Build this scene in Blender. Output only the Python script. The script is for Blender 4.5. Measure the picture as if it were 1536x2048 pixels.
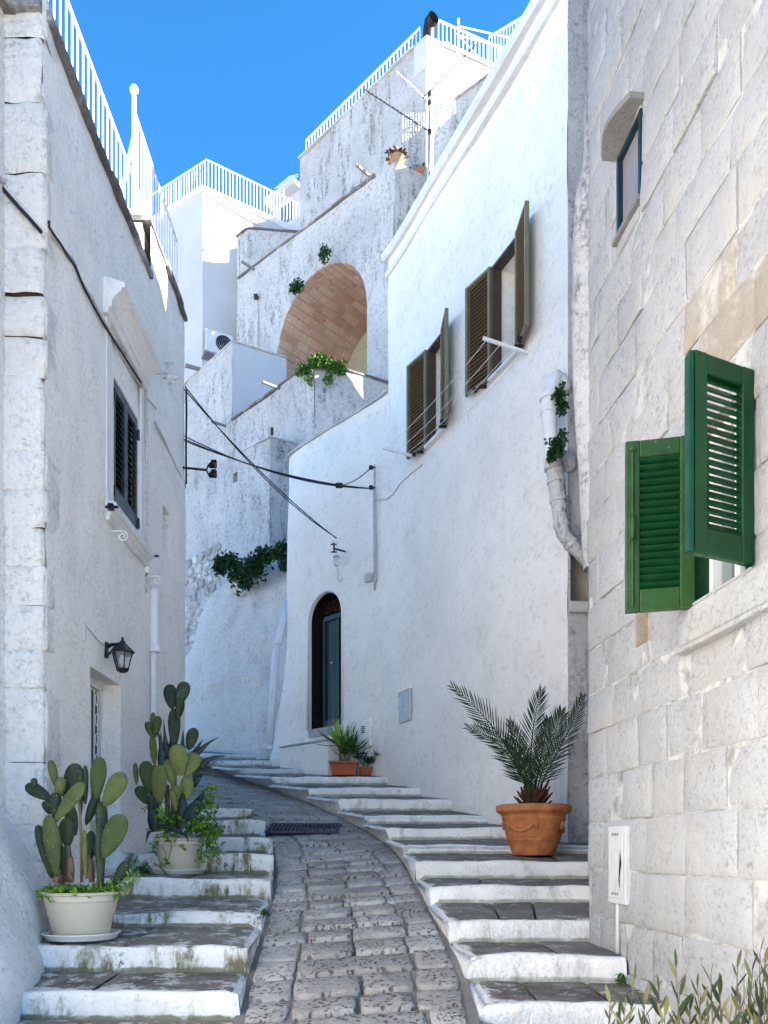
import bpy, math, random
from mathutils import Vector, Matrix, noise
from math import sin, cos, pi, radians as rad, sqrt, atan2, floor

sc = bpy.context.scene
for _o in list(bpy.data.objects):
    bpy.data.objects.remove(_o)
random.seed(7)

# ------------------------------------------------------------------ camera
EYE, F, CX, HZ = 1.6, 1600.0, 768.0, 1700.0
cd = bpy.data.cameras.new('camera')
cam = bpy.data.objects.new('camera', cd)
sc.collection.objects.link(cam)
cam.location = (0, 0, EYE)
cam.rotation_euler = (pi / 2, 0, 0)
cd.sensor_fit = 'AUTO'; cd.sensor_width = 36.0
cd.lens = F / 2048 * 36.0
cd.shift_y = (HZ - 1024) / 2048
cd.clip_start = 0.05; cd.clip_end = 3000
sc.camera = cam

# ------------------------------------------------------------------ light
SUN_AZ, SUN_EL = rad(107), rad(36)          # azimuth from +Y towards +X
world = bpy.data.worlds.new('World'); sc.world = world; world.use_nodes = True
wn = world.node_tree.nodes; wl = world.node_tree.links
bg = wn['Background']
sky = wn.new('ShaderNodeTexSky'); sky.sky_type = 'NISHITA'; sky.sun_disc = False
sky.sun_elevation = SUN_EL; sky.sun_rotation = SUN_AZ
sky.altitude = 1500; sky.air_density = 1.0; sky.dust_density = 0.0; sky.ozone_density = 3.0
hs = wn.new('ShaderNodeHueSaturation'); hs.inputs['Saturation'].default_value = 1.28; hs.inputs['Hue'].default_value = .495
wl.new(sky.outputs[0], hs.inputs['Color']); wl.new(hs.outputs[0], bg.inputs[0]); bg.inputs[1].default_value = 0.06
ld = bpy.data.lights.new('sun', 'SUN'); ld.energy = 4.5; ld.angle = rad(0.5); ld.color = (1, .90, .77)
sun = bpy.data.objects.new('sun', ld); sc.collection.objects.link(sun)
sdir = Vector((sin(SUN_AZ) * cos(SUN_EL), cos(SUN_AZ) * cos(SUN_EL), sin(SUN_EL)))
sun.rotation_euler = sdir.to_track_quat('Z', 'Y').to_euler(); sun.location = sdir * 60
vs = sc.view_settings
vs.view_transform = 'Standard'; vs.look = 'None'; vs.gamma = 1.0; vs.exposure = 2.92
vs.use_curve_mapping = False
sc.cycles.max_bounces = 10; sc.cycles.diffuse_bounces = 8

# ------------------------------------------------------------------ helpers
def pt(u, v, Y):
    return Vector(((u - CX) / F * Y, Y, EYE + (HZ - v) / F * Y))

def nz(x, y, z=0.0):
    return noise.noise(Vector((x, y, z)))

WLOC = {}
def link(o):
    sc.collection.objects.link(o); return o

def tag(o, label=None, cat=None, group=None, kind=None):
    if label: o['label'] = label
    if cat: o['category'] = cat
    if group: o['group'] = group
    if kind: o['kind'] = kind
    return o

def thing(name, loc, label=None, cat=None, group=None, kind=None):
    o = bpy.data.objects.new(name, None); o.empty_display_size = .1
    link(o); o.location = loc; WLOC[o.name] = Vector(loc)
    return tag(o, label, cat, group, kind)

def wloc(o):
    return WLOC.get(o.name, Vector((0, 0, 0))) if o else Vector((0, 0, 0))

class MB:
    """collects vertices and faces in world space; every vertex may carry a uv"""
    def __init__(s): s.v = []; s.f = []; s.m = []; s.uv = {}; s.mi = 0
    def add(s, vs, fs, uv=None):
        b = len(s.v); s.v += [Vector(p) for p in vs]
        for f in fs: s.f.append([b + i for i in f]); s.m.append(s.mi)
        if uv:
            for i, q in enumerate(uv): s.uv[b + i] = q
        return b
    def hexa(s, p):    # p: 8 points, bottom four then top four
        s.add(p, [(0, 3, 2, 1), (4, 5, 6, 7), (0, 1, 5, 4), (1, 2, 6, 5), (2, 3, 7, 6), (3, 0, 4, 7)])
    def box(s, c, d, R=None):
        c = Vector(c); hx, hy, hz = [a / 2 for a in d]; R = R or Matrix.Identity(3)
        s.hexa([c + R @ Vector(q) for q in ((-hx, -hy, -hz), (hx, -hy, -hz), (hx, hy, -hz), (-hx, hy, -hz), (-hx, -hy, hz), (hx, -hy, hz), (hx, hy, hz), (-hx, hy, hz))])
    def bar(s, a, b, w, h=None):
        a = Vector(a); b = Vector(b); h = h or w
        d = (b - a); L = d.length; d.normalize()
        up = Vector((0, 0, 1)) if abs(d.z) < .9 else Vector((0, 1, 0))
        x = d.cross(up).normalized(); z = x.cross(d)
        R = Matrix((x, d, z)).transposed()
        s.box((a + b) / 2, (w, L, h), R)
    def tube(s, pts, r, n=8, cap=True, uvy=False):
        pts = [Vector(p) for p in pts]; k = len(pts)
        rs = r if isinstance(r, (list, tuple)) else [r] * k
        b = len(s.v); px = None
        for i, p in enumerate(pts):
            d = (pts[min(i + 1, k - 1)] - pts[max(i - 1, 0)]).normalized()
            if px is None:
                up = Vector((0, 0, 1)) if abs(d.z) < .9 else Vector((1, 0, 0))
                px = d.cross(up).normalized()
            px = (px - d * px.dot(d)).normalized(); py = d.cross(px)
            for j in range(n):
                a = 2 * pi * j / n
                s.v.append(p + (px * cos(a) + py * sin(a)) * rs[i])
        for i in range(k - 1):
            for j in range(n):
                a, c = b + i * n + j, b + i * n + (j + 1) % n
                s.f.append([a, c, c + n, a + n]); s.m.append(s.mi)
        if cap:
            s.f.append([b + j for j in reversed(range(n))]); s.m.append(s.mi)
            s.f.append([b + (k - 1) * n + j for j in range(n)]); s.m.append(s.mi)
    def lathe(s, prof, c, n=32, sx=1, sy=1):
        c = Vector(c); b = len(s.v); k = len(prof)
        for r, z in prof:
            for j in range(n):
                a = 2 * pi * j / n; s.v.append(c + Vector((r * cos(a) * sx, r * sin(a) * sy, z)))
        for i in range(k - 1):
            for j in range(n):
                a, d = b + i * n + j, b + i * n + (j + 1) % n
                s.f.append([a, d, d + n, a + n]); s.m.append(s.mi)
        s.f.append([b + j for j in reversed(range(n))]); s.m.append(s.mi)
        s.f.append([b + (k - 1) * n + j for j in range(n)]); s.m.append(s.mi)
    def prism(s, poly, z0, z1):
        n = len(poly); b = len(s.v)
        for z in (z0, z1):
            for x, y in poly: s.v.append(Vector((x, y, z)))
        s.f.append([b + i for i in reversed(range(n))]); s.f.append([b + n + i for i in range(n)]); s.m += [s.mi] * 2
        for i in range(n):
            j = (i + 1) % n; s.f.append([b + i, b + j, b + n + j, b + n + i]); s.m.append(s.mi)
    def extr(s, loop, vec):       # planar loop of points extruded along vec
        n = len(loop); b = len(s.v); vec = Vector(vec)
        s.v += [Vector(p) for p in loop] + [Vector(p) + vec for p in loop]
        s.f.append([b + i for i in reversed(range(n))]); s.f.append([b + n + i for i in range(n)]); s.m += [s.mi] * 2
        for i in range(n):
            j = (i + 1) % n; s.f.append([b + i, b + j, b + n + j, b + n + i]); s.m.append(s.mi)

def mk(name, mb, mats, parent=None, smooth=False, bevel=0, seg=2, origin=None, solid=0, **kw):
    w = wloc(parent); org = Vector(origin) if origin is not None else w
    me = bpy.data.meshes.new(name)
    me.from_pydata([tuple(p - org) for p in mb.v], [], mb.f)
    if not isinstance(mats, (list, tuple)): mats = [mats]
    for m in mats: me.materials.append(m)
    if len(mats) > 1: me.polygons.foreach_set('material_index', mb.m)
    if mb.uv:
        l = me.uv_layers.new(name='UVMap')
        dat = []
        for lp in me.loops: dat += list(mb.uv.get(lp.vertex_index, (0, 0)))
        l.data.foreach_set('uv', dat)
    if smooth: me.polygons.foreach_set('use_smooth', [True] * len(me.polygons))
    me.update()
    o = bpy.data.objects.new(name, me); link(o)
    o.parent = parent; o.location = org - w
    WLOC[o.name] = org
    if smooth and smooth != True: me.set_sharp_from_angle(angle=rad(smooth))
    if bevel:
        b = o.modifiers.new('bevel', 'BEVEL'); b.width = bevel; b.segments = seg; b.limit_method = 'ANGLE'; b.angle_limit = rad(40)
    if solid:
        b = o.modifiers.new('solid', 'SOLIDIFY'); b.thickness = solid; b.offset = 0
    tag(o, **kw)
    return o

def inst(name, src, parent, loc, rz=0, scale=(1, 1, 1), rot=None, **kw):
    """another object of the same mesh, linked as a child"""
    o = src.copy(); o.name = name; link(o); o.parent = parent
    for k in list(o.keys()): del o[k]
    o.location = Vector(loc) - wloc(parent); o.rotation_euler = rot or (0, 0, rz); o.scale = scale
    WLOC[o.name] = Vector(loc)
    return tag(o, **kw)

def copy_tree(o, parent=None):
    c = o.copy(); link(c); c.parent = parent
    for ch in o.children: copy_tree(ch, c)
    return c

class Path:
    """vertical wall following a plan polyline; s grows to the right seen from the camera"""
    def __init__(s, pts, dense=0):
        s.p = [Vector((a, b)) for a, b in pts]
        if dense:
            for _ in range(dense):
                q = [s.p[0]]
                for i in range(len(s.p) - 1):
                    a, b = s.p[i], s.p[i + 1]; q += [a.lerp(b, .25), a.lerp(b, .75)]
                q.append(s.p[-1]); s.p = q
        s.c = [0]
        for i in range(1, len(s.p)): s.c.append(s.c[-1] + (s.p[i] - s.p[i - 1]).length)
        s.L = s.c[-1]
    def seg(s, q):
        i = 0
        while i < len(s.c) - 2 and q > s.c[i + 1]: i += 1
        return i
    def xy(s, q):
        i = s.seg(q); t = (q - s.c[i]) / (s.c[i + 1] - s.c[i]); return s.p[i].lerp(s.p[i + 1], t)
    def tan(s, q):
        e = .12; a = s.xy(max(0, q - e)); b = s.xy(min(s.L, q + e)); return (b - a).normalized()
    def P(s, q, z, n=0):
        p = s.xy(q); t = s.tan(q); return Vector((p.x + t.y * n, p.y - t.x * n, z))
    def u(s, q, n=0):
        p = s.P(q, 0, n); return CX + F * p.x / p.y
    def s_at(s, u, n=0):
        a, b = 0.0, s.L
        for _ in range(40):
            m = (a + b) / 2
            if s.u(m, n) < u: a = m
            else: b = m
        return (a + b) / 2
    def at(s, u, v, n=0):
        q = s.s_at(u, n); p = s.P(q, 0, n); return q, EYE + (HZ - v) / F * p.y
    def pix(s, u, v, n=0):
        q, z = s.at(u, v, n); return s.P(q, z, n)
    def rz(s, q):
        t = s.tan(q); return atan2(t.y, t.x)
    def box(s, mb, s0, s1, z0, z1, n0, n1):
        mb.hexa([s.P(s0, z0, n1), s.P(s1, z0, n1), s.P(s1, z0, n0), s.P(s0, z0, n0), s.P(s0, z1, n1), s.P(s1, z1, n1), s.P(s1, z1, n0), s.P(s0, z1, n0)])
    def strip(s, mb, s0, s1, prof, step=.3, cap=True):
        """profile [(n,z)...] swept along the wall"""
        k = max(1, int((s1 - s0) / step)); b = len(mb.v); m = len(prof)
        for i in range(k + 1):
            q = s0 + (s1 - s0) * i / k
            for n, z in prof: mb.v.append(s.P(q, z, n))
        for i in range(k):
            for j in range(m):
                a = b + i * m + j; c = b + i * m + (j + 1) % m
                mb.f.append([a, a + m, c + m, c]); mb.m.append(mb.mi)
        if cap:
            mb.f.append([b + j for j in range(m)]); mb.f.append([b + k * m + j for j in reversed(range(m))]); mb.m += [mb.mi] * 2

def wall_sheet(mb, W, s0, s1, z0, z1, step=.2, holes=(), archs=(), amp=.02, fr=.8, amp2=.006, fr2=4, seed=0, top=None, n0=0, reveal=.3):
    """plastered wall skin, undulating, with real openings.  holes (s0,s1,z0,z1[,depth]); archs (s0,s1,z0,zspring[,depth])"""
    A = []
    for a in archs:
        r = (a[1] - a[0]) / 2; A.append((a[0], a[1], a[2], a[3], a[3] + r, a[4] if len(a) > 4 else reveal))
    rects = [(h[0], h[1], h[2], h[3]) for h in holes] + [(a[0], a[1], a[2], a[4]) for a in A]
    def lines(lo, hi, marks, fine=()):
        L = set([round(lo, 4), round(hi, 4)]); k = max(1, int(round((hi - lo) / step)))
        for i in range(k + 1): L.add(round(lo + (hi - lo) * i / k, 4))
        for m in marks:
            for x in list(L):
                if abs(x - m) < step * .3 and x not in (round(lo, 4), round(hi, 4)): L.discard(x)
        for m in marks:
            if lo < m < hi: L.add(round(m, 4))
        return sorted(L)
    ms = [r[i] for r in rects for i in (0, 1)]
    for a in A: ms += [a[0] + (a[1] - a[0]) * (1 - cos(pi * i / 16)) / 2 for i in range(17)]
    S = lines(s0, s1, ms); Z = lines(z0, z1, [r[i] for r in rects for i in (2, 3)])
    def disp(q, z):
        d = amp * nz(q * fr + seed, z * fr, seed) + amp2 * nz(q * fr2, z * fr2, seed + 5)
        for r in rects:
            dx = max(r[0] - q, 0, q - r[1]); dz = max(r[2] - z, 0, z - r[3]); dd = sqrt(dx * dx + dz * dz)
            d *= min(1, dd / .25)
        return n0 + d
    idx = {}
    def V(q, z):
        k = (round(q, 4), round(z, 4))
        if k not in idx:
            zz = z
            if top and z > z0: zz = z0 + (z - z0) * (top(q) - z0) / (z1 - z0)
            idx[k] = len(mb.v); mb.v.append(W.P(q, zz, disp(q, zz)))
        return idx[k]
    def inside(q, z):
        for r in rects:
            if r[0] - 1e-4 < q < r[1] + 1e-4 and r[2] - 1e-4 < z < r[3] + 1e-4: return True
        return False
    for i in range(len(S) - 1):
        for j in range(len(Z) - 1):
            if inside((S[i] + S[i + 1]) / 2, (Z[j] + Z[j + 1]) / 2): continue
            mb.f.append([V(S[i], Z[j]), V(S[i + 1], Z[j]), V(S[i + 1], Z[j + 1]), V(S[i], Z[j + 1])]); mb.m.append(mb.mi)
    for (a0, a1, za, zs, zt, dep) in A:
        c = (a0 + a1) / 2; r = (a1 - a0) / 2
        ss = [q for q in S if a0 - 1e-4 <= q <= a1 + 1e-4]
        arc = [zs + sqrt(max(0, r * r - (q - c) ** 2)) for q in ss]
        for i in range(len(ss) - 1):
            tz = round(zt, 4)
            mb.f.append([V(ss[i], arc[i]), V(ss[i + 1], arc[i + 1]), V(ss[i + 1], tz), V(ss[i], tz)]); mb.m.append(mb.mi)
        if dep:
            prof = [(a0, za)] + [(q, z) for q, z in zip(ss, arc)] + [(a1, za)]
            b = len(mb.v)
            for q, z in prof: mb.v.append(W.P(q, z, n0)); mb.v.append(W.P(q, z, n0 - dep))
            for i in range(len(prof) - 1):
                mb.f.append([b + 2 * i, b + 2 * i + 1, b + 2 * i + 3, b + 2 * i + 2]); mb.m.append(mb.mi)
    for h in holes:
        d = h[4] if len(h) > 4 else reveal
        if not d: continue
        c = [(h[0], h[2]), (h[1], h[2]), (h[1], h[3]), (h[0], h[3])]; b = len(mb.v)
        for q, z in c: mb.v.append(W.P(q, z, n0)); mb.v.append(W.P(q, z, n0 - d))
        for i in range(4):
            j = (i + 1) % 4; mb.f.append([b + 2 * i, b + 2 * j, b + 2 * j + 1, b + 2 * i + 1]); mb.m.append(mb.mi)
# ------------------------------------------------------------------ materials
class NT:
    def __init__(s, name):
        s.mat = bpy.data.materials.new(name); s.mat.use_nodes = True
        s.n = s.mat.node_tree.nodes; s.l = s.mat.node_tree.links
        s.b = s.n['Principled BSDF']; s.geo = s.n.new('ShaderNodeNewGeometry').outputs['Position']
    def _in(s, sock, val):
        if hasattr(val, 'links'): s.l.new(val, sock)
        elif isinstance(val, (tuple, list)) and len(val) == 3 and sock.type == 'RGBA': sock.default_value = (*val, 1)
        else: sock.default_value = val
    def map(s, sc_, src=None):
        m = s.n.new('ShaderNodeMapping'); m.inputs['Scale'].default_value = sc_
        s.l.new(src or s.geo, m.inputs['Vector']); return m.outputs[0]
    def noise(s, scale, detail=3, rough=.55, src=None, dist=0, col=False):
        m = s.n.new('ShaderNodeTexNoise'); m.inputs['Scale'].default_value = scale; m.inputs['Detail'].default_value = detail
        m.inputs['Roughness'].default_value = rough; m.inputs['Distortion'].default_value = dist
        s.l.new(src or s.geo, m.inputs['Vector']); return m.outputs[1 if col else 0]
    def voro(s, scale, feat='F1', src=None, rnd=1):
        m = s.n.new('ShaderNodeTexVoronoi'); m.feature = feat; m.inputs['Scale'].default_value = scale; m.inputs['Randomness'].default_value = rnd
        s.l.new(src or s.geo, m.inputs['Vector']); return m.outputs[0]
    def ramp(s, x, a, b, lo=0, hi=1):
        m = s.n.new('ShaderNodeMapRange'); m.interpolation_type = 'SMOOTHSTEP'
        for k, v in zip(('From Min', 'From Max', 'To Min', 'To Max'), (a, b, lo, hi)): m.inputs[k].default_value = v
        s.l.new(x, m.inputs['Value']); return m.outputs[0]
    def math(s, op, a, b=0.0):
        m = s.n.new('ShaderNodeMath'); m.operation = op; m.use_clamp = False
        s._in(m.inputs[0], a); s._in(m.inputs[1], b); return m.outputs[0]
    def mix(s, f, a, b):
        m = s.n.new('ShaderNodeMix'); m.data_type = 'RGBA'
        s._in(m.inputs[0], f); s._in(m.inputs[6], a); s._in(m.inputs[7], b); return m.outputs[2]
    def bump(s, h, strength, dist):
        m = s.n.new('ShaderNodeBump'); m.inputs['Strength'].default_value = strength; m.inputs['Distance'].default_value = dist
        s.l.new(h, m.inputs['Height']); s.l.new(m.outputs[0], s.b.inputs['Normal'])
    def uvy(s):
        u = s.n.new('ShaderNodeUVMap'); x = s.n.new('ShaderNodeSeparateXYZ'); s.l.new(u.outputs[0], x.inputs[0]); return x.outputs[1]
    def sep(s, src=None):
        x = s.n.new('ShaderNodeSeparateXYZ'); s.l.new(src or s.geo, x.inputs[0]); return x.outputs
    def rnd(s):
        return s.n.new('ShaderNodeObjectInfo').outputs['Random']
    def island(s):
        return s.n.new('ShaderNodeNewGeometry').outputs['Random Per Island']
    def out(s, col, rough=.9, metal=0, spec=.3):
        s._in(s.b.inputs['Base Color'], col); s._in(s.b.inputs['Roughness'], rough)
        s.b.inputs['Metallic'].default_value = metal; s.b.inputs['Specular IOR Level'].default_value = spec
        return s.mat

def plaster(name, base=(.78, .775, .77), tone=.90, grit=.3, gs=26, hollow_shade=.45, grime=(.22, .22, .22), streak=0, speck=.5, patch=0, patchcol=(.52, .44, .35),
            lump=(7, .6), fine=(55, .4), dist=.02, thr=.62, crack=0):
    t = NT(name)
    n1 = t.noise(.9, 6, .6); col = t.mix(t.ramp(n1, .35, .65), base, tuple(c * tone for c in base))
    nf = t.noise(24, 5, .65); col = t.mix(t.ramp(nf, .5, .8, 0, .35), col, tuple(c * .72 for c in base))
    gr = t.math('MULTIPLY', t.ramp(t.noise(gs, 7, .82), .49, .63), t.ramp(t.noise(3.1, 5, .7), .35, .62, .15, 1))
    col = t.mix(t.math('MULTIPLY', gr, grit), col, tuple(c * .34 for c in base))
    if patch:
        pm = t.math('MULTIPLY', t.ramp(t.noise(1.3, 8, .7, dist=.4), thr - .06, thr + .05), t.ramp(t.noise(9, 5, .7), .36, .6, .25, 1))
        col = t.mix(t.math('MULTIPLY', pm, patch), col, patchcol)
    if streak:
        st = t.noise(1, 7, .65, src=t.map((6, 6, 1.3)), dist=.6)
        big = t.ramp(t.noise(.75, 5, .6), .40, .56)
        sm = t.math('MULTIPLY', t.math('MULTIPLY', t.ramp(st, .44, .62), big), t.ramp(t.noise(20, 6, .75), .35, .62))
        col = t.mix(t.ramp(t.math('MULTIPLY', sm, streak), 0, 1), col, grime)
    if speck:
        sp = t.math('MULTIPLY', t.ramp(t.noise(46, 4, .7), .645, .70), t.ramp(t.noise(2.2, 4), .42, .62, .12, 1))
        col = t.mix(t.math('MULTIPLY', sp, min(1, speck)), col, grime)
    hl = t.noise(lump[0] * 1.6, 8, .72)
    col = t.mix(t.math('MULTIPLY', t.math('MULTIPLY', t.ramp(hl, .30, .47, 1, 0), t.ramp(t.noise(1.7, 5, .6), .34, .6, .25, 1)), hollow_shade), col, tuple(c * .55 for c in base))  # bump hollows darkened in the colour, standing in for relief shade
    h = t.math('MULTIPLY', hl, lump[1])
    h = t.math('ADD', h, t.math('MULTIPLY', t.noise(fine[0], 4, .6), fine[1]))
    if crack:
        ck = t.ramp(t.voro(1.2, 'DISTANCE_TO_EDGE', src=t.mix(.12, t.geo, t.noise(3, 5, .7, col=True))), .0, .012, 1, 0)
        ck = t.math('MULTIPLY', ck, t.ramp(t.noise(1.1, 3), .5, .6))
        col = t.mix(t.math('MULTIPLY', ck, crack), col, grime); h = t.math('SUBTRACT', h, ck)
    t.bump(h, .8, dist)
    return t.out(col, .92)

def paint(name, col, rough=.5, var=.25, metal=0, wear=0, wearcol=(.5, .5, .45), bump=.15, spec=.25):
    t = NT(name); n = t.noise(9, 5, .65)
    c = t.mix(t.ramp(n, .3, .7), col, tuple(a * (1 - var) for a in col))
    if wear: c = t.mix(t.math('MULTIPLY', t.ramp(t.noise(60, 6, .75), .62, .70), wear), c, wearcol)
    t.bump(t.noise(90, 4, .6), bump, .004)
    return t.out(c, t.ramp(n, .2, .8, rough * .8, min(1, rough * 1.2)), metal, spec)

def leafmat(name, c1, c2, rough=.5, trans=0, fine=0, spec=.18):
    t = NT(name); r = t.rnd(); r2 = t.island()
    m = t.mix(t.ramp(t.math('FRACT', t.math('ADD', r, r2)), 0, 1), c1, c2)
    m = t.mix(t.ramp(t.noise(14, 4, .6), .35, .7, 0, .5), m, tuple(a * .55 for a in c1))
    if fine:
        m = t.mix(t.ramp(t.voro(fine * .7, 'F1', rnd=.5), .06, .17, .45, 0), m, (.42, .42, .3))
        t.bump(t.noise(30, 3), .3, .006)
    if trans:
        t.b.inputs['Transmission Weight'].default_value = 0
        t.b.inputs['Subsurface Weight'].default_value = trans; t.b.inputs['Subsurface Radius'].default_value = (.01, .02, .005)
    return t.out(m, rough, 0, spec)

M = {}
M['white'] = plaster('smooth whitewash', streak=.22, grime=(.46, .46, .47), base=(.86, .82, .77), gs=12, grit=.28, hollow_shade=.3, speck=.25, lump=(3.2, .9), fine=(60, .22), dist=.02, tone=.9)
M['left'] = plaster('left house limewash', streak=.3, grime=(.40, .40, .42), speck=.6, grit=.6, gs=34, hollow_shade=.5, lump=(9, .6), fine=(70, .4), dist=.014, tone=.93, base=(.84, .805, .765))
M['quoin'] = plaster('crumbling limewash', speck=.9, grit=.7, hollow_shade=.8, lump=(5, 1.3), fine=(40, .6), dist=.035, patch=.4, patchcol=(.5, .43, .36), thr=.64, base=(.8, .79, .77))
M['stone_wash'] = plaster('whitewashed stone', speck=.5, lump=(13, .8), fine=(75, .75), dist=.013, patch=.42, patchcol=(.44, .40, .355), thr=.57, tone=.80, base=(.45, .458, .47), grit=.7, gs=36, hollow_shade=.7, streak=.45, grime=(.36, .32, .28))
M['stone_bare'] = plaster('bare limestone', base=(.40, .355, .30), tone=.8, speck=.5, lump=(13, .8), fine=(75, .75), dist=.014, patch=.8, patchcol=(.58, .56, .54), thr=.55)
M['joint'] = plaster('old lime mortar', base=(.26, .25, .235), tone=.6, speck=.8, patch=1, patchcol=(.50, .50, .50), thr=.40)
M['old'] = plaster('weathered whitewash', base=(.49, .49, .50), tone=.78, hollow_shade=.9, speck=1, streak=1.1, grit=.8, grime=(.16, .16, .16), lump=(8, 1), fine=(50, .5), dist=.03)
M['old2'] = plaster('stained whitewash', base=(.51, .51, .52), tone=.8, hollow_shade=.9, speck=1, streak=.85, grit=1, gs=16, grime=(.17, .17, .175), lump=(8, .9), fine=(50, .5), dist=.025)
M['far'] = plaster('clean white render', speck=.1, lump=(5, .4), fine=(40, .2), dist=.012, base=(.49, .495, .51), hollow_shade=.1, grit=.08)
M['apron'] = plaster('rough cast whitewash', speck=.6, grit=.7, hollow_shade=.8, base=(.90, .88, .85), lump=(9, 1.7), fine=(26, 1.3), dist=.06, tone=.93, grime=(.3, .31, .33))
M['rubble'] = plaster('rubble stone', base=(.46, .45, .43), tone=.65, speck=.8, lump=(9, 1), fine=(40, .6), dist=.04, patch=.8, patchcol=(.75, .75, .74), thr=.5)
M['coping'] = plaster('lichen grey coping', base=(.17, .16, .15), tone=.55, speck=.8, lump=(12, 1), fine=(60, .6), dist=.02, patch=.6, patchcol=(.6, .58, .55), thr=.55, grime=(.06, .06, .05))
M['coping_light'] = plaster('grey white coping', base=(.52, .51, .50), tone=.75, speck=.8, dist=.015)
M['concrete'] = plaster('grey concrete', base=(.24, .235, .225), tone=.8, speck=.6)
M['trim'] = plaster('moulded white stone', base=(.74, .74, .745), tone=.85, speck=.3, lump=(12, .4), fine=(60, .3), dist=.01, streak=.4, grime=(.35, .35, .36))
M['marble'] = paint('speckled grey threshold', (.34, .35, .36), .5, .3, wear=.8, wearcol=(.7, .7, .7))

def tread_material():
    t = NT('dark worn tread stone'); y = t.uvy()
    base = t.mix(t.ramp(t.noise(3.5, 7, .7), .35, .65), (.085, .072, .06), (.20, .18, .16))
    base = t.mix(t.ramp(t.noise(18, 6, .7, src=t.map((.45, 1, 1))), .52, .68, 0, .8), base, (.05, .042, .036))
    base = t.mix(t.ramp(t.rnd(), 0, 1, 0, .35), base, (.27, .25, .23))
    base = t.mix(t.ramp(t.noise(2.3, 4, .6), .60, .72, 0, .55), base, (.10, .12, .04))
    e = t.math('ADD', y, t.math('MULTIPLY', t.math('SUBTRACT', t.noise(5, 6, .75), .5), .34))
    pm = t.ramp(e, .02, .07, 1, 0)
    X = t.sep()[0]; lf = t.ramp(X, -.6, .2, 1, 0)
    wn_ = t.math('ADD', t.noise(5.5, 8, .8), t.math('MULTIPLY', lf, .045))
    pm = t.math('MAXIMUM', pm, t.math('MULTIPLY', t.ramp(wn_, .56, .63), .8))
    col = t.mix(pm, base, (.60, .585, .565))
    t.bump(t.math('ADD', t.noise(7, 6, .7), t.math('MULTIPLY', t.noise(50, 4), .4)), .9, .03)
    return t.out(col, .85)
M['tread'] = tread_material()

def riser_material(name, dirt):
    t = NT(name); y = t.uvy()     # uv y: 0 at the foot of the riser, 1 at its lip
    n1 = t.noise(1.4, 6, .6)
    col = t.mix(t.ramp(n1, .35, .65), (.80, .79, .77), (.70, .69, .66))
    mo = t.ramp(t.math('ADD', t.noise(1, 7, .7, src=t.map((9, 9, 2.2))), t.math('MULTIPLY', y, -.06)), .47 - .04 * dirt, .60, 0, 1)
    mo = t.math('MULTIPLY', mo, t.ramp(t.noise(1.7, 5, .7), .40, .58))
    col = t.mix(t.math('MULTIPLY', mo, .9 * dirt), col, (.16, .15, .075))
    bl = t.ramp(t.noise(16, 7, .8), .55, .62); bl = t.math('MULTIPLY', bl, t.ramp(t.noise(1.1, 4), .42, .6))
    col = t.mix(t.math('MULTIPLY', bl, .8 * dirt), col, (.12, .11, .10))
    foot = t.ramp(t.math('ADD', y, t.math('MULTIPLY', t.math('SUBTRACT', t.noise(8, 6, .7), .5), .5)), -.02, .12, .9, 0)
    col = t.mix(t.math('MULTIPLY', foot, min(1, .45 + dirt * .5)), col, (.15, .155, .07))
    sp = t.ramp(t.noise(50, 4, .7), .64, .69); col = t.mix(t.math('MULTIPLY', sp, .7), col, (.2, .19, .17))
    t.bump(t.math('ADD', t.math('MULTIPLY', t.noise(7, 6, .65), 1.1), t.math('MULTIPLY', t.noise(45, 4), .4)), .85, .03)
    return t.out(col, .9)
M['riser_l'] = riser_material('mossy whitewashed riser', 1.25)
M['riser_r'] = riser_material('whitewashed riser', .45)

def cobble_material():
    t = NT('pitted limestone paving'); r = t.rnd()
    X, Y, Z = t.sep()
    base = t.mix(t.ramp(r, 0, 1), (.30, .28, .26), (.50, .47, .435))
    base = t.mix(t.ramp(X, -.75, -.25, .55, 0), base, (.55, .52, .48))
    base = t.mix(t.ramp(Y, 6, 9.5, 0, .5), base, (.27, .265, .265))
    base = t.mix(t.ramp(t.noise(2.2, 6, .7), .4, .65, 0, .6), base, (.24, .215, .19))
    base = t.mix(t.ramp(t.noise(26, 6, .75), .5, .66, 0, .6), base, (.13, .112, .098))
    ws = t.mix(.05, t.map((1, .8, .3)), t.noise(12, 3, col=True))
    v = t.voro(34, 'F1', src=ws); pit = t.ramp(v, .18, .42, 1, 0)
    pit = t.math('MULTIPLY', pit, t.ramp(t.noise(4, 4, .6), .38, .55))
    col = t.mix(t.math('MULTIPLY', pit, .8), base, (.055, .048, .042))
    t.bump(t.math('SUBTRACT', t.math('ADD', t.noise(9, 5, .65), t.math('MULTIPLY', t.noise(70, 3), .35)), t.math('MULTIPLY', pit, .7)), 1, .022)
    return t.out(col, .82)
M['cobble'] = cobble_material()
M['mortar'] = plaster('dirty ramp mortar', base=(.30, .265, .235), tone=.6, speck=.9, grime=(.06, .05, .045), lump=(14, 1), fine=(60, .8), dist=.02)
M['dirt'] = plaster('pale limestone ground', base=(.58, .565, .55), tone=.85)

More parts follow.
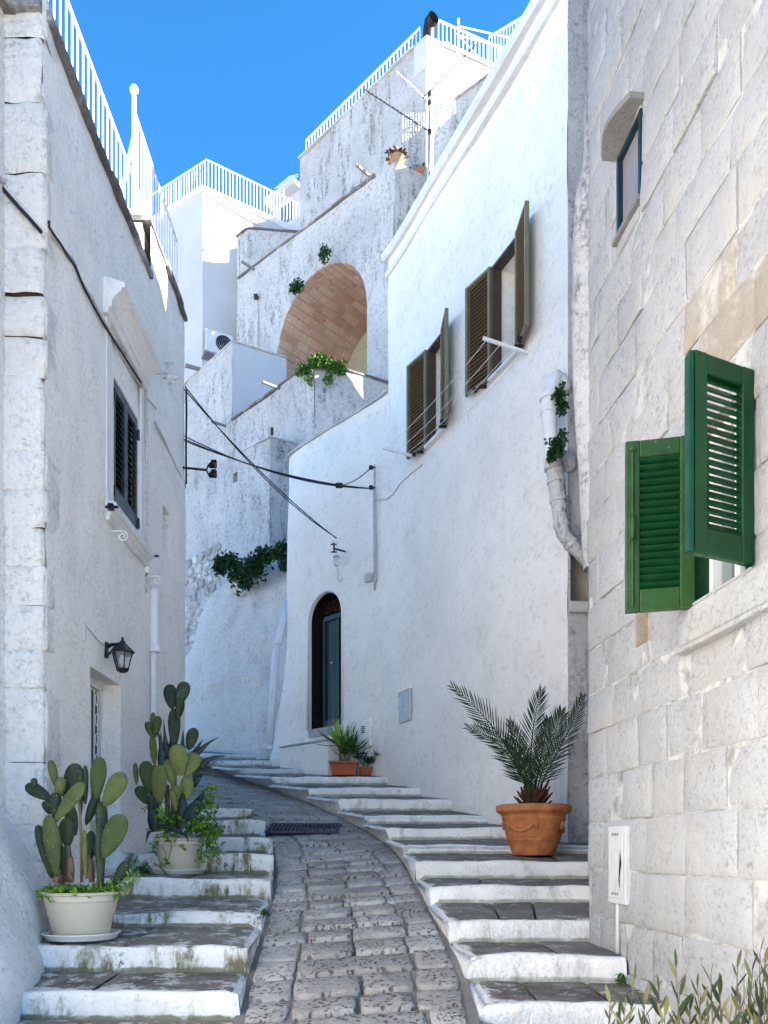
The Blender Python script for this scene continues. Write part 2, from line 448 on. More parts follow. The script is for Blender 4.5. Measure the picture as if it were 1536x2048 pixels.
def brick_mat():
    t = NT('orange sandstone block'); r = t.rnd()
    c = t.mix(t.ramp(r, 0, 1), (.62, .42, .315), (.48, .285, .195))
    c = t.mix(t.ramp(t.noise(2.5, 5, .65), .45, .62, 0, .55), c, (.64, .50, .41))
    X, Y, Z = t.sep()
    grey = t.math('ADD', t.ramp(Z, 12.2, 13.6, .9, 0), t.math('MULTIPLY', t.ramp(X, -1.35, -1.1, 0, 0), 1))
    c = t.mix(t.math('MULTIPLY', grey, t.ramp(t.noise(4, 5, .7), .3, .6, .4, 1)), c, (.30, .27, .25))
    c = t.mix(t.ramp(t.noise(22, 5, .7), .56, .7, 0, .6), c, (.2, .11, .07))
    t.bump(t.noise(14, 6, .7), .9, .03); return t.out(c, .9)
M['sandstone'] = brick_mat()
M['brick_joint'] = plaster('pale arch mortar', base=(.50, .38, .29), tone=.8)

M['railing'] = paint('white railing paint', (.66, .67, .68), .5, .2, wear=.6, wearcol=(.35, .25, .18))
M['green_l'] = paint('olive green gloss paint', (.024, .072, .018), .38, .4, wear=.7, wearcol=(.28, .27, .15))
M['green_r'] = paint('deep green gloss paint', (.005, .05, .015), .33, .35, wear=.6, wearcol=(.06, .17, .07))
M['bronze'] = paint('olive aluminium', (.20, .18, .105), .4, .2, metal=.15)
M['bronze_slat'] = paint('bronze slat', (.24, .165, .085), .45, .2)
M['bronze_dark'] = paint('dark bronze frame', (.075, .055, .04), .45, .2)
M['navy'] = paint('slate blue shutter paint', (.045, .065, .09), .4, .25, wear=.4, wearcol=(.2, .22, .25))
M['navy_slat'] = paint('dark slate slat', (.028, .033, .04), .5, .2)
M['teal'] = paint('teal window paint', (.01, .07, .095), .35, .3, wear=.4, wearcol=(.15, .3, .3))
M['blue'] = paint('blue shutter paint', (.04, .13, .24), .4, .2)
M['black'] = paint('black wrought iron', (.012, .012, .015), .4, .3)
M['darkmetal'] = paint('dark bracket metal', (.035, .035, .04), .45, .3)
M['galv'] = paint('galvanised steel', (.38, .40, .42), .35, .2, metal=.6)
M['grey_pipe'] = plaster('flaking white pipe paint', base=(.60, .60, .615), tone=.85, speck=1, streak=1, grit=1, gs=30, hollow_shade=.8, grime=(.07, .07, .075), lump=(20, .6), dist=.01)
M['white_pipe'] = paint('white pipe paint', (.74, .75, .77), .6, .1)
M['white_paint'] = paint('white enamel', (.74, .75, .76), .45, .08)
M['cable'] = paint('black cable', (.02, .02, .022), .6, .2)
M['cable_w'] = paint('painted cable', (.5, .5, .52), .7, .3)
M['line'] = paint('clothes line', (.7, .72, .72), .6, .1)
M['door_green'] = paint('dark green door paint', (.018, .04, .042), .35, .3)
M['window_dark'] = paint('dark teal window frame', (.008, .028, .04), .35, .3, wear=.3, wearcol=(.1, .2, .2))
M['creampot'] = paint('cream plastic', (.58, .525, .42), .5, .07, bump=.05)
M['whitepot'] = paint('off white plastic', (.70, .69, .65), .45, .06, bump=.05)
M['terracotta'] = paint('orange terracotta', (.47, .175, .065), .8, .42, wear=.5, wearcol=(.58, .42, .30), bump=.6)
M['terracotta_d'] = paint('red terracotta', (.42, .115, .05), .7, .25, bump=.4)
M['terracotta_o'] = paint('old terracotta', (.36, .22, .13), .8, .25, bump=.4)
M['soil'] = plaster('potting soil', base=(.05, .035, .025), tone=.6, speck=.5)
M['cream'] = paint('cream door paint', (.50, .50, .36), .5, .15)
M['brown'] = paint('dark brown jamb', (.022, .016, .013), .5, .5)
M['steel_plate'] = paint('painted steel plate', (.50, .53, .55), .5, .15, wear=.5, wearcol=(.2, .15, .1))
M['cabinet'] = paint('weathered white plastic', (.58, .58, .59), .6, .1, wear=.5, wearcol=(.35, .33, .3))
M['brass'] = paint('brass', (.6, .42, .2), .25, .1, metal=.9)
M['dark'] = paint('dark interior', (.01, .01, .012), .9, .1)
M['interior'] = paint('plain white interior wall', (.62, .66, .68), .8, .05)
M['curtain'] = paint('pale curtain', (.50, .50, .50), .8, .15)
M['grate'] = paint('dark blue iron grate', (.04, .035, .075), .5, .3)
M['rust'] = paint('brown wood', (.12, .07, .04), .7, .4)

def glassmat(name, col=(.6, .7, .72), rough=.05):
    t = NT(name); t.b.inputs['Transmission Weight'].default_value = .85; t.b.inputs['IOR'].default_value = 1.3
    return t.out(col, rough, 0, .5)
M['glass'] = glassmat('window glass')
M['lampglass'] = glassmat('lamp glass', (.85, .88, .88), .15)
t = NT('dark teal door glass'); M['doorglass'] = t.out(t.mix(t.ramp(t.noise(1, 5, src=t.map((30, 30, .8))), .35, .7), (.008, .022, .025), (.03, .065, .066)), .4, 0, .2)
t = NT('grey insect screen'); M['screen'] = t.out(t.mix(t.ramp(t.noise(2, 3), .3, .7), (.17, .16, .18), (.26, .24, .26)), .35, 0, .4)

M['pad'] = leafmat('cactus pad skin', (.045, .075, .028), (.115, .14, .042), .72, fine=46)
M['pad_dark'] = leafmat('dark cactus pad skin', (.022, .038, .022), (.04, .06, .03), .5, fine=46)  # darker skin, used mostly for the pads set behind
M['pad_olive'] = leafmat('olive cactus pad skin', (.115, .135, .04), (.16, .19, .055), .5, fine=46)
M['stem'] = paint('woody cactus stem', (.23, .15, .10), .8, .4, bump=.6)
M['agave'] = leafmat('agave leaf', (.035, .055, .058), (.06, .09, .085), .45)
M['lime'] = leafmat('bright succulent leaf', (.09, .20, .02), (.20, .33, .035), .5, trans=.1)
M['green'] = leafmat('creeper leaf', (.03, .10, .02), (.08, .19, .03), .5, trans=.1)
M['darkgreen'] = leafmat('caper leaf', (.015, .055, .02), (.04, .10, .03), .5)
M['palm'] = leafmat('date palm leaf', (.012, .028, .014), (.028, .06, .026), .45)
M['palm_base'] = paint('fibrous palm base', (.07, .035, .018), .85, .5, bump=.8)
M['yucca'] = leafmat('yucca leaf', (.03, .09, .03), (.07, .16, .03), .4)
M['yucca_l'] = leafmat('young yucca leaf', (.20, .36, .03), (.36, .50, .06), .4, trans=.1)
M['olive'] = leafmat('oleander leaf', (.026, .045, .018), (.060, .080, .030), .42)
M['olive_l'] = leafmat('dry oleander leaf', (.12, .125, .05), (.17, .16, .07), .5)
M['twig'] = paint('grey twig', (.20, .16, .10), .8, .3)
M['succ'] = leafmat('reddish succulent', (.14, .05, .035), (.08, .12, .05), .5)
M['red'] = paint('red flower', (.5, .04, .03), .6, .1)
# ------------------------------------------------------------------ ground, ramp and stairs
def lerp_tab(tab, y):
    if y <= tab[0][0]: return tab[0][1]
    for i in range(len(tab) - 1):
        a, b = tab[i], tab[i + 1]
        if y <= b[0]: return a[1] + (b[1] - a[1]) * (y - a[0]) / (b[0] - a[0])
    return tab[-1][1]
XL = [(2.0, -.60), (3.3, -.665), (4, -.715), (4.6, -.775), (5.4, -.82), (6.2, -.875), (7, -.96), (7.8, -1.08), (8.6, -1.27), (9.4, -1.62), (10, -2.6), (11, -3.6), (12, -4.4), (16, -7)]
XR = [(2.0, .33), (3.7, .425), (4.4, .43), (5, .395), (5.6, .335), (6.4, .262), (7.1, .21), (7.8, .13), (8.6, -.12), (9.4, -.46), (10.2, -.82), (11, -1.26), (11.8, -1.75), (12.7, -2.29), (13.6, -2.8), (14.5, -3.24), (16, -4.2)]
ZR = [(-2, -.35), (3.7, .80), (4.4, .935), (5, 1.05), (5.6, 1.175), (6.4, 1.33), (7.1, 1.46), (7.8, 1.60), (8.6, 1.78), (9.4, 1.97), (10.2, 2.15), (11, 2.35), (11.8, 2.55), (12.7, 2.77), (13.6, 3.0), (14.5, 3.24), (16, 3.6)]
xl = lambda y: lerp_tab(XL, y)
xr = lambda y: lerp_tab(XR, y)
zr = lambda y: lerp_tab(ZR, y)
def zx(x, y):
    k = (x - xl(y)) / max(.2, xr(y) - xl(y)); return zr(y) - .085 * max(0, min(1, 1 - k)) * max(0, min(1, (9.5 - y) / 2))

mb = MB()      # terrain: level land, then the hill the old town climbs
R_ = [(-400, -.9), (-60, -.9), (-4, -.75), (2, -.05), (3.0, .35), (9, 1.3), (14, 2.6), (17, 3.4), (30, 9), (60, 14), (140, 14), (1500, 6)]
Xs = [-1500, -300, -60, -20, -8, -3, 0, 3, 8, 20, 60, 300, 1500]
for y, z in R_:
    for x in Xs:
        e = min(1, abs(x) / 80); zz = z * (1 - e) + (-.9) * e if y > 3 else z
        mb.v.append(Vector((x, y, zz)))
for i in range(len(R_) - 1):
    for j in range(len(Xs) - 1):
        a = i * len(Xs) + j; mb.f.append([a, a + 1, a + 1 + len(Xs), a + len(Xs)]); mb.m.append(0)
mk('ground', mb, M['dirt'], smooth=True, kind='structure')

# ramp bed
ramp = thing('ramp', (0, 3, .6), 'worn stone ramp curving uphill between the two whitewashed flights of steps', None, kind='structure')
mb = MB(); ys = [-1.5 + .12 * i for i in range(int(17.3 / .12))]; nx = 14
for y in ys:
    a, b = xl(y) - .03, xr(y) + .02
    for j in range(nx + 1):
        x = a + (b - a) * j / nx; mb.v.append(Vector((x, y, zx(x, y) - .006 + .012 * nz(x * 3, y * 3))))
for i in range(len(ys) - 1):
    for j in range(nx):
        a = i * (nx + 1) + j; mb.f.append([a, a + 1, a + nx + 2, a + nx + 1]); mb.m.append(0)
mk('ramp_bed', mb, M['mortar'], ramp, smooth=True)

def paving_stone(x0, x1, x2, x3, y0, y1, lip):
    """x0..x1 front edge, x2..x3 rear edge"""
    g = .007; nxn = 6; nyn = 5; mb = MB(); sd = random.random() * 50
    fr = [0, .05, .35, .65, .95, 1]; fx = [0, .04, .28, .5, .72, .96, 1]
    for j, ty in enumerate(fr):
        for i, tx in enumerate(fx):
            xa = x0 + (x2 - x0) * ty + g; xb = x1 + (x3 - x1) * ty - g
            y = y0 + g + (y1 - y0 - 2 * g) * ty; x = xa + (xb - xa) * tx
            x += .014 * nz(y * 9 + sd, x * 3); y += .016 * nz(x * 8, sd)
            edge = (i in (0, len(fx) - 1)) or (j in (0, len(fr) - 1))
            z = zx(x, y) + .009 + lip * (1 - ty) + .006 * nz(x * 7 + sd, y * 7)
            if edge: z -= .009
            corner = (i in (0, len(fx) - 1)) and (j in (0, len(fr) - 1))
            if corner: x += (.010 if i == 0 else -.010); y += (.008 if j == 0 else -.008)
            mb.v.append(Vector((x, y, z)))
    w = len(fx); h = len(fr)
    for j in range(h - 1):
        for i in range(w - 1):
            a = j * w + i; mb.f.append([a, a + 1, a + w + 1, a + w]); mb.m.append(0)
    ring = [i for i in range(w)] + [j * w + w - 1 for j in range(1, h)] + [(h - 1) * w + i for i in range(w - 2, -1, -1)] + [j * w for j in range(h - 2, 0, -1)]
    b = len(mb.v)
    for k in ring: p = mb.v[k]; mb.v.append(Vector((p.x, p.y, p.z - .05)))
    n = len(ring)
    for k in range(n):
        k2 = (k + 1) % n; mb.f.append([ring[k], b + k, b + k2, ring[k2]]); mb.m.append(0)
    c = mb.v[(h // 2) * w + w // 2]
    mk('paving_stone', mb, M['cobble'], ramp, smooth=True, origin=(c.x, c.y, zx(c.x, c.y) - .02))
y = 2.6; k = 0; cnt = 0
while y < 14.2:
    dy = random.uniform(.245, .33) if y > 3 else .35
    if y > 9: dy *= 1.15
    a0, b0, a1, b1 = xl(y) + .02, xr(y) - .02, xl(y + dy) + .02, xr(y + dy) - .02
    if y > 9.2: a0 = max(a0, b0 - 1.7); a1 = max(a1, b1 - 1.7)
    # left border, central stones, right border
    w0, w1 = b0 - a0, b1 - a1
    f1 = .235 + random.uniform(-.035, .035); f2 = .80 + random.uniform(-.045, .045)
    split = random.choice([1, 2, 2, 2]) if y < 9.5 else random.choice([1, 2])
    cuts = sorted([f1 + (f2 - f1) * (i + 1 + random.uniform(-.18, .18) * (split > 1)) / split for i in range(split - 1)]) if split > 1 else []
    fs = [f1 + .004] + cuts + [f2]
    dl = random.uniform(-.08, .08)
    paving_stone(a0, a0 + w0 * f1, a1, a1 + w1 * f1, y, y + dy, .003)
    for i in range(len(fs) - 1):
        paving_stone(a0 + w0 * fs[i], a0 + w0 * fs[i + 1], a1 + w1 * fs[i], a1 + w1 * fs[i + 1], y, y + dy, .021)
    paving_stone(a0 + w0 * (f2 + .004), b0 - .01, a1 + w1 * (f2 + .004), b1 - .01, y + dl * .3, y + dy + dl * .3, .006)
    y += dy

# drain grate across the ramp
Y0, Y1 = 8.55, 8.95
g = thing('drain_grate', ((-1.28 - .55) / 2, 8.75, zr(8.75)), 'dark blue slotted iron drain grate set flat in the stone ramp', 'drain grate')
mb = MB()
gx0, gx1 = -1.26, -.50
def gz(y): return zr(y) + .022
for i in range(19):
    x = gx0 + (gx1 - gx0) * i / 18; mb.bar((x, Y0, gz(Y0)), (x, Y1, gz(Y1)), .016, .018)
mk('grate_bars', mb, M['grate'], g, kind='stuff')
mb = MB()
for a, b in (((gx0, Y0), (gx1, Y0)), ((gx0, Y1), (gx1, Y1)), ((gx0, Y0), (gx0, Y1)), ((gx1, Y0), (gx1, Y1))):
    mb.bar((a[0], a[1], gz(a[1]) + .002), (b[0], b[1], gz(b[1]) + .002), .03, .03)
mb.bar((gx0, (Y0 + Y1) / 2, gz(8.75) + .003), (gx1, (Y0 + Y1) / 2, gz(8.75) + .003), .02, .02)
mk('grate_frame', mb, M['grate'], g)
mb = MB(); mb.box(((gx0 + gx1) / 2, 8.75, gz(8.75) - .02), (gx1 - gx0, .42, .012), Matrix.Rotation(atan2(zr(Y1) - zr(Y0), Y1 - Y0), 3, 'X'))
mk('grate_pit', mb, M['dark'], g)

def stair(parent, yf, yb, zf, zb, zbot, xa, xb, xab, xbb, edge=None, side=0, mat='riser_r', slabs=3, lipw=.05, seed=0):
    """one step.  front edge xa..xb at yf, rear edge xab..xbb at yb, side: -1 ramp lies to the left, +1 to the right"""
    st = thing('step', ((xa + xb) / 2, yf, zbot), kind=None)
    st.parent = parent; st.location = Vector(((xa + xb) / 2, yf, zbot)) - wloc(parent)
    mb = MB(); n = max(8, int(abs(xb - xa) / .07))
    H = zf - zbot
    def fy(x): return yf + .034 * nz(x * 1.7 + seed, seed) + .014 * nz(x * 6, seed)
    def fz(x): return zf + .018 * nz(x * 1.9, seed + 7) + .010 * nz(x * 6, seed + 3)
    prof = [(-.012, -.06, -.2), (-.008, .02, .02), (-.002, H * .35, .3), (.004, H * .7, .6), (.006, H - .028, .85), (.014, H - .008, .95), (.034, H, 1), (lipw + .02, H - .001, 1), (lipw + .03, H - .03, 1)]
    m = len(prof)
    for i in range(n + 1):
        t = i / n; x = xa + (xb - xa) * t
        for k, (dy, dz, vv) in enumerate(prof):
            w = min(1, vv if vv > 0 else 0)
            yy = fy(x) + dy + .014 * nz(x * 2.5, dz * 8, seed); xx = x
            zz = zbot + dz + (fz(x) - zf) * w
            if (side < 0 and i == 0) or (side > 0 and i == n):
                w1 = max(0, min(1, (zz - zbot) / H)); ys_ = yf + .012; xe = xr(ys_) if side < 0 else xl(ys_); ze = zx(xe, ys_) - .04
                xx = x + (xe - x) * (1 - w1); zz = min(zz, zf - .012) if k > 4 else zf + (ze - zf) * (1 - w1); yy = yf + .012 + dy * .5
            mb.v.append(Vector((xx, yy, zz))); mb.uv[len(mb.v) - 1] = (x, vv)
    for i in range(n):
        for k in range(m - 1):
            a = i * m + k; mb.f.append([a, a + m, a + m + 1, a + 1]); mb.m.append(0)
    # side face down to the ramp
    if side:
        ns = max(3, int((yb - yf) / .12)); b = len(mb.v); col = 5
        for i in range(ns + 1):
            t = i / ns; y = yf + (yb - yf) * t + .012
            if side < 0: xt = xa + (xab - xa) * t; xe = xr(y)
            else: xt = xb + (xbb - xb) * t; xe = xl(y)
            zt = zf + (zb - zf) * t - .009 + .006 * nz(y * 5, seed); ze = zx(xe, y) - .04
            s_ = -side
            for k, (f, rr) in enumerate(((0, .06 + .02 * nz(y * 4, seed, 3)), (.0, .03), (.0, .0), (.12, 0), (.5, 0), (1, 0))):
                wob = .018 * nz(y * 3, f * 3, seed) * (k > 1)
                x = xt + (xe - xt) * f + rr * s_ + wob
                z = zt + (ze - zt) * (f if k > 2 else (0, 0, .06, 0)[k] if k < 3 else f) - (.012 if k == 1 else .0) * 0
                if k == 2: z = zt - .025
                mb.v.append(Vector((x, y, z))); mb.uv[len(mb.v) - 1] = (x, (1, 1, .95, .8, .4, .0)[k])
        for i in range(ns):
            for k in range(col):
                a = b + i * (col + 1) + k; f = [a, a + 1, a + col + 2, a + col + 1]
                if side < 0: f.reverse()
                mb.f.append(f); mb.m.append(0)
    mk('riser', mb, M[mat], st, smooth=True)
    # tread slabs
    xs_ = [0] + sorted([(i + 1 + random.uniform(-.25, .25)) / slabs for i in range(slabs - 1)]) + [1]
    for i in range(slabs):
        mb = MB(); ny = 5; nn = 5; g = .006
        in0 = .03 if (i == 0 and side < 0) else g; in1 = .03 if (i == slabs - 1 and side > 0) else g
        dz0 = random.uniform(-.004, .004)
        for j in range(ny + 1):
            ty = (0, .04, .3, .6, .96, 1)[j]
            for q in range(nn + 1):
                tq = (0, .04, .3, .7, .96, 1)[q]
                A = xa + (xab - xa) * ty; B = xb + (xbb - xb) * ty
                x = A + (B - A) * xs_[i] + in0 + ((B - A) * (xs_[i + 1] - xs_[i]) - in0 - in1) * tq
                y = fy(x) + lipw + (yb + .02 - fy(x) - lipw) * ty
                z = zf + (zb - zf) * ty + (fz(x) - zf) * (1 - ty) + dz0 * (ty > .02) + .007 * nz(x * 5, y * 5, seed)
                if j in (0, ny) or q in (0, nn): z -= .007
                if j == 0: z += .003
                mb.v.append(Vector((x, y, z)))
                dl = y - fy(x)
                if side < 0: dl = min(dl, (x - A) * .8 + .02)
                if side > 0: dl = min(dl, (B - x) * .8 + .02)
                mb.uv[len(mb.v) - 1] = (x, dl)
        w = nn + 1
        for j in range(ny):
            for q in range(nn):
                a = j * w + q; mb.f.append([a, a + 1, a + w + 1, a + w]); mb.m.append(0)
        c = mb.v[2 * w + 3]; mk('tread_slab', mb, M['tread'], st, smooth=True, origin=c)
    return st

def yz(u, v, Y): return EYE + (HZ - v) / F * Y
right = thing('right_stairway', (1, 3, .5), 'whitewashed steps with dark treads climbing along the right of the stone ramp', kind='structure')
# (Yfront, vtop, vfoot_of_next_at_next_Y, Xleft, Xright)
T = [(3.25, 2120, None, .50, 1.6), (3.8, 2008, 2062, .49, 1.45), (4.3, 1912, 1963, .476, 1.30), (4.9, 1842, 1884, .395, 1.32), (5.6, 1773, 1805, .315, 1.55), (6.4, 1722, 1757, .248, 2.05), (7.1, 1690, 1707, .155, 2.0),
     (7.8, 1655, 1678, .00, 1.62), (8.6, 1630, 1647, -.24, 1.25), (9.4, 1598, 1621, -.56, .92), (10.2, 1575, 1592, -1.0, .55), (11.0, 1553, 1569, -1.6, .25), (11.8, 1537, 1548, -2.22, -.3),
     (12.7, 1521, 1532, -2.75, -.9), (13.6, 1507, 1517, -3.35, -1.2), (14.5, 1495, 1504, -4.0, -1.4), (15.4, 1485, 1492, -4.9, -1.6), (16.3, 1477, 1482, -5.8, -1.8)]
Z0 = [EYE + (HZ - t[1]) / F * t[0] for t in T]
ZB = [None] + [EYE + (HZ - T[i][2]) / F * T[i][0] for i in range(1, len(T))]
RS = []
for i in range(len(T)):
    yf = T[i][0]; yb = T[i + 1][0] if i + 1 < len(T) else yf + .9
    zb = ZB[i + 1] if i + 1 < len(T) else Z0[i] + .04
    xab = T[i + 1][3] if i + 1 < len(T) else T[i][3] - 1
    xbb = T[i + 1][4] if i + 1 < len(T) else T[i][4]
    zbot = ZB[i] if i else Z0[0] - .17
    RS.append(stair(right, yf, yb, Z0[i], zb, zbot, T[i][3], T[i][4], xab, max(xbb, T[i][4]), side=-1, mat='riser_r', slabs=3 if i < 9 else 2, seed=i * 3.1 + 1, lipw=.05))

left = thing('left_stairway', (-1.5, 3.4, .5), 'mossy whitewashed steps with flower pots climbing along the left house wall', kind='structure')
T2 = [(3.4, 2085, None, -.70), (4.0, 1985, 2040, -.735), (4.6, 1893, 1943, -.79), (5.4, 1826, 1853, -.84), (6.2, 1758, 1797, -.885), (7.0, 1707, 1747, -.97), (7.8, 1675, 1706, -1.09), (8.6, 1640, 1672, -1.28), (9.4, 1616, 1638, -1.5)]
Z2 = [EYE + (HZ - t[1]) / F * t[0] for t in T2]
ZB2 = [None] + [EYE + (HZ - T2[i][2]) / F * T2[i][0] for i in range(1, len(T2))]
for i in range(len(T2)):
    yf = T2[i][0]; yb = T2[i + 1][0] if i + 1 < len(T2) else yf + .8
    zb = ZB2[i + 1] if i + 1 < len(T2) else Z2[i] + .05
    xbb = T2[i + 1][3] if i + 1 < len(T2) else T2[i][3] - .35
    stair(left, yf, yb, Z2[i], zb, ZB2[i] if i else Z2[0] - .17, -2.6, T2[i][3], -2.6, xbb, side=1, mat='riser_l', slabs=3 if i < 5 else 2, seed=i * 2.3 + 40, lipw=.035)
def ztop(T_, Z_, B_, y):
    for i in range(len(T_) - 1, -1, -1):
        if y >= T_[i][0]:
            j = min(i + 1, len(T_) - 1)
            if j == i: return Z_[i]
            return Z_[i] + (B_[j] - Z_[i]) * (y - T_[i][0]) / (T_[j][0] - T_[i][0])
    return Z_[0]
zright = lambda y: ztop(T, Z0, ZB, y)
zleft = lambda y: ztop(T2, Z2, ZB2, y)
# ------------------------------------------------------------------ left house
lh = thing('left_house', (-2.4, 6, 1.0), 'white limewashed house on the left with slate blue louvred shutters', 'house')
W0 = Path([(-2.55, -2.0), (-2.55, 5.38)])                # wall nearer than the corner
WP = Path([(-2.62, 5.39), (-2.293, 5.4)])               # corner face turned to the camera
WL = Path([(-2.293, 5.4), (-2.324, 9.3)])
WE = Path([(-5.5, 12.2), (-2.9, 9.75), (-2.324, 9.3)])
mb = MB(); wall_sheet(mb, W0, 0, W0.L, -1, 7.25, step=.35, seed=2)
mk('wall', mb, M['quoin'], lh, smooth=True)
sL = WL.s_at
dr0, dr1 = .86, 1.60      # door opening along WL (Y 6.26 to 7.0)
wn0, wn1 = 1.42, 2.12
hL = [(dr0, dr1, 1.15, 3.04, .17), (wn0, wn1, 4.50, 5.64, .07), (2.98, 3.24, 4.75, 5.22, .2)]
mb = MB(); wall_sheet(mb, WL, 0, 2.46, .4, 7.25, step=.09, holes=hL[:2], amp=.045, fr=.7, amp2=.016, fr2=3.6, seed=3)
wall_sheet(mb, WL, 2.46, WL.L, .4, 7.78, step=.09, holes=hL[2:], amp=.045, fr=.7, amp2=.016, fr2=3.6, seed=3)
mk('wall', mb, M['left'], lh, smooth=50)
mb = MB(); mb.prism([(-2.34, 7.85), (-2.30, 7.85), (-2.305, 7.86), (-2.36, 7.862)], 7.2, 7.7)
mb = MB(); wall_sheet(mb, WE, 0, WE.L, -.5, 7.78, step=.4, seed=5); mk('wall', mb, M['left'], lh, smooth=True)
mb = MB(); mb.prism([(-2.95, -2.2), (-2.95, 5.8), (-2.75, 5.8), (-2.75, 7.9), (-8, 7.9), (-8, -2.2)], -1, 7.2)
mb.prism([(-2.76, 7.86), (-2.76, 9.35), (-5.6, 12.0), (-8, 12), (-8, 7.86)], -1, 7.7)
mb.prism([(-2.36, 7.80), (-2.36, 7.87), (-3.2, 7.87), (-3.2, 7.80)], 7.1, 7.72)
mk('wall_core', mb, M['joint'], lh)
# corner quoins: thick crumbling blocks, some joints open
z = .45; k = 0
while z < 7.1:
    h = random.choice([.26, .30, .42, .5]) if z > .9 else .5
    mb = MB(); gap = .03 if (abs(z + h - 6.5) < .15 or abs(z + h - 5.35) < .13) else .0; inset = random.uniform(0, .012)
    nxq, nzq = 5, 5
    x0, x1 = -2.60, -2.285 - (.02 if k % 3 == 0 else 0)
    for face in range(2):
        for j in range(nzq + 1):
            for i in range(nxq + 1):
                tz = (0, .05, .25, .7, .95, 1)[j]; tx = (0, .08, .35, .65, .92, 1)[i]
                zz = z + gap / 2 + (h - gap) * tz + .012 * nz(tx * 3, z)
                if face == 0:
                    x = x0 + (x1 - x0) * tx; y = 5.375 + inset * .6 + .022 * nz(x * 7, zz * 7, k)
                    if (j in (0, nzq)): y += .016 if gap else .007
                    if i == nxq: y += .018
                    mb.v.append(Vector((x, y, zz)))
                else:
                    y = 5.39 + .30 * tx; x = x1 + .012 - .028 * tx - inset * .2 + .012 * nz(y * 7, zz * 7, k)
                    if i == 0 or j in (0, nzq): x -= .008
                    mb.v.append(Vector((x, y, zz)))
        b = face * (nxq + 1) * (nzq + 1)
        for j in range(nzq):
            for i in range(nxq):
                a = b + j * (nxq + 1) + i; mb.f.append([a, a + 1, a + nxq + 2, a + nxq + 1]); mb.m.append(0)
    b2 = (nxq + 1) * (nzq + 1)
    for j in range(nzq):      # join the two faces at the arris
        a = j * (nxq + 1) + nxq; c = b2 + j * (nxq + 1); mb.f.append([a, c, c + nxq + 1, a + nxq + 1]); mb.m.append(0)
    mk('quoin', mb, M['quoin'], lh, smooth=True, origin=(-2.4, 5.4, z + h / 2)); z += h; k += 1
mb = MB(); mb.prism([(-2.75, 5.42), (-2.31, 5.42), (-2.33, 5.8), (-2.75, 5.8)], .3, 7.2); mk('corner_core', mb, M['rust'], lh)
# roof copings (stone slabs)
def coping(par, W, s0, s1, z, h=.07, out=.06, back=.35, mat='coping', L=.55, name='coping_stone'):
    q = s0
    while q < s1 - .02:
        e = min(s1, q + L * random.uniform(.8, 1.2)); mb = MB(); n = 4; e2 = e - .006
        jz = random.uniform(-.006, .006); jo = random.uniform(-.012, .012); b = 0
        for i in range(n + 1):
            s_ = q + (e2 - q) * i / n; w = .012 * nz(s_ * 6, z); w2 = .01 * nz(s_ * 9, z + 4)
            for (nn, zz) in ((out + jo + w, z + jz), (out + jo + w, z + h * .75 + w2), (out + jo - .02 + w, z + h + w2), (-back, z + h), (-back, z)):
                mb.v.append(W.P(s_, zz, nn))
        for i in range(n):
            for j in range(5):
                a = i * 5 + j; c = i * 5 + (j + 1) % 5; mb.f.append([a, a + 5, c + 5, c]); mb.m.append(0)
        mb.f.append([0, 1, 2, 3, 4]); mb.f.append([n * 5 + j for j in (4, 3, 2, 1, 0)]); mb.m += [0, 0]
        mk(name, mb, M[mat], par, origin=W.P((q + e) / 2, z, 0)); q = e
coping(lh, W0, 2.0, W0.L + .1, 7.22, .09, .07)
coping(lh, WP, .0, WP.L, 7.22, .09, .07)
coping(lh, WL, -.0, 2.46, 7.20, .075, .055)
coping(lh, WL, 2.40, WL.L, 7.74, .06, .045)
mb = MB(); mb.prism([(-2.36, 5.7), (-2.36, 7.79), (-8, 7.79), (-8, -1.2), (-2.85, -1.2), (-2.85, 5.7)], 7.21, 7.26)
mb.prism([(-2.38, 7.9), (-2.38, 9.25), (-5.5, 12.0), (-8, 12), (-8, 7.9)], 7.70, 7.76); mk('roof', mb, M['far'], lh)
# moulded cornice over the window
prof = [(0, 6.0), (.045, 6.0), (.05, 6.045), (.075, 6.05), (.08, 6.10), (.115, 6.15), (.15, 6.17), (.155, 6.20), (.185, 6.205), (.185, 6.245), (.165, 6.25), (0, 6.30)]
mb = MB(); WL.strip(mb, 1.14, 2.26, [(n, z) for n, z in prof], .4); mk('cornice', mb, M['trim'], lh, bevel=.004)
mb = MB(); WL.strip(mb, 1.20, 1.30, [(0, 4.4), (.018, 4.4), (.018, 6.0), (0, 6.0)]); mk('window_surround', mb, M['trim'], lh)
mb = MB(); WL.strip(mb, 2.16, 2.24, [(0, 4.4), (.018, 4.4), (.018, 6.0), (0, 6.0)]); mk('window_surround', mb, M['trim'], lh)
prof = [(0, 4.33), (.03, 4.34), (.04, 4.38), (.065, 4.41), (.085, 4.415), (.09, 4.47), (.08, 4.485), (0, 4.50)]
mb = MB(); WL.strip(mb, 1.22, 2.34, prof, .4); mk('sill', mb, M['trim'], lh, bevel=.004)
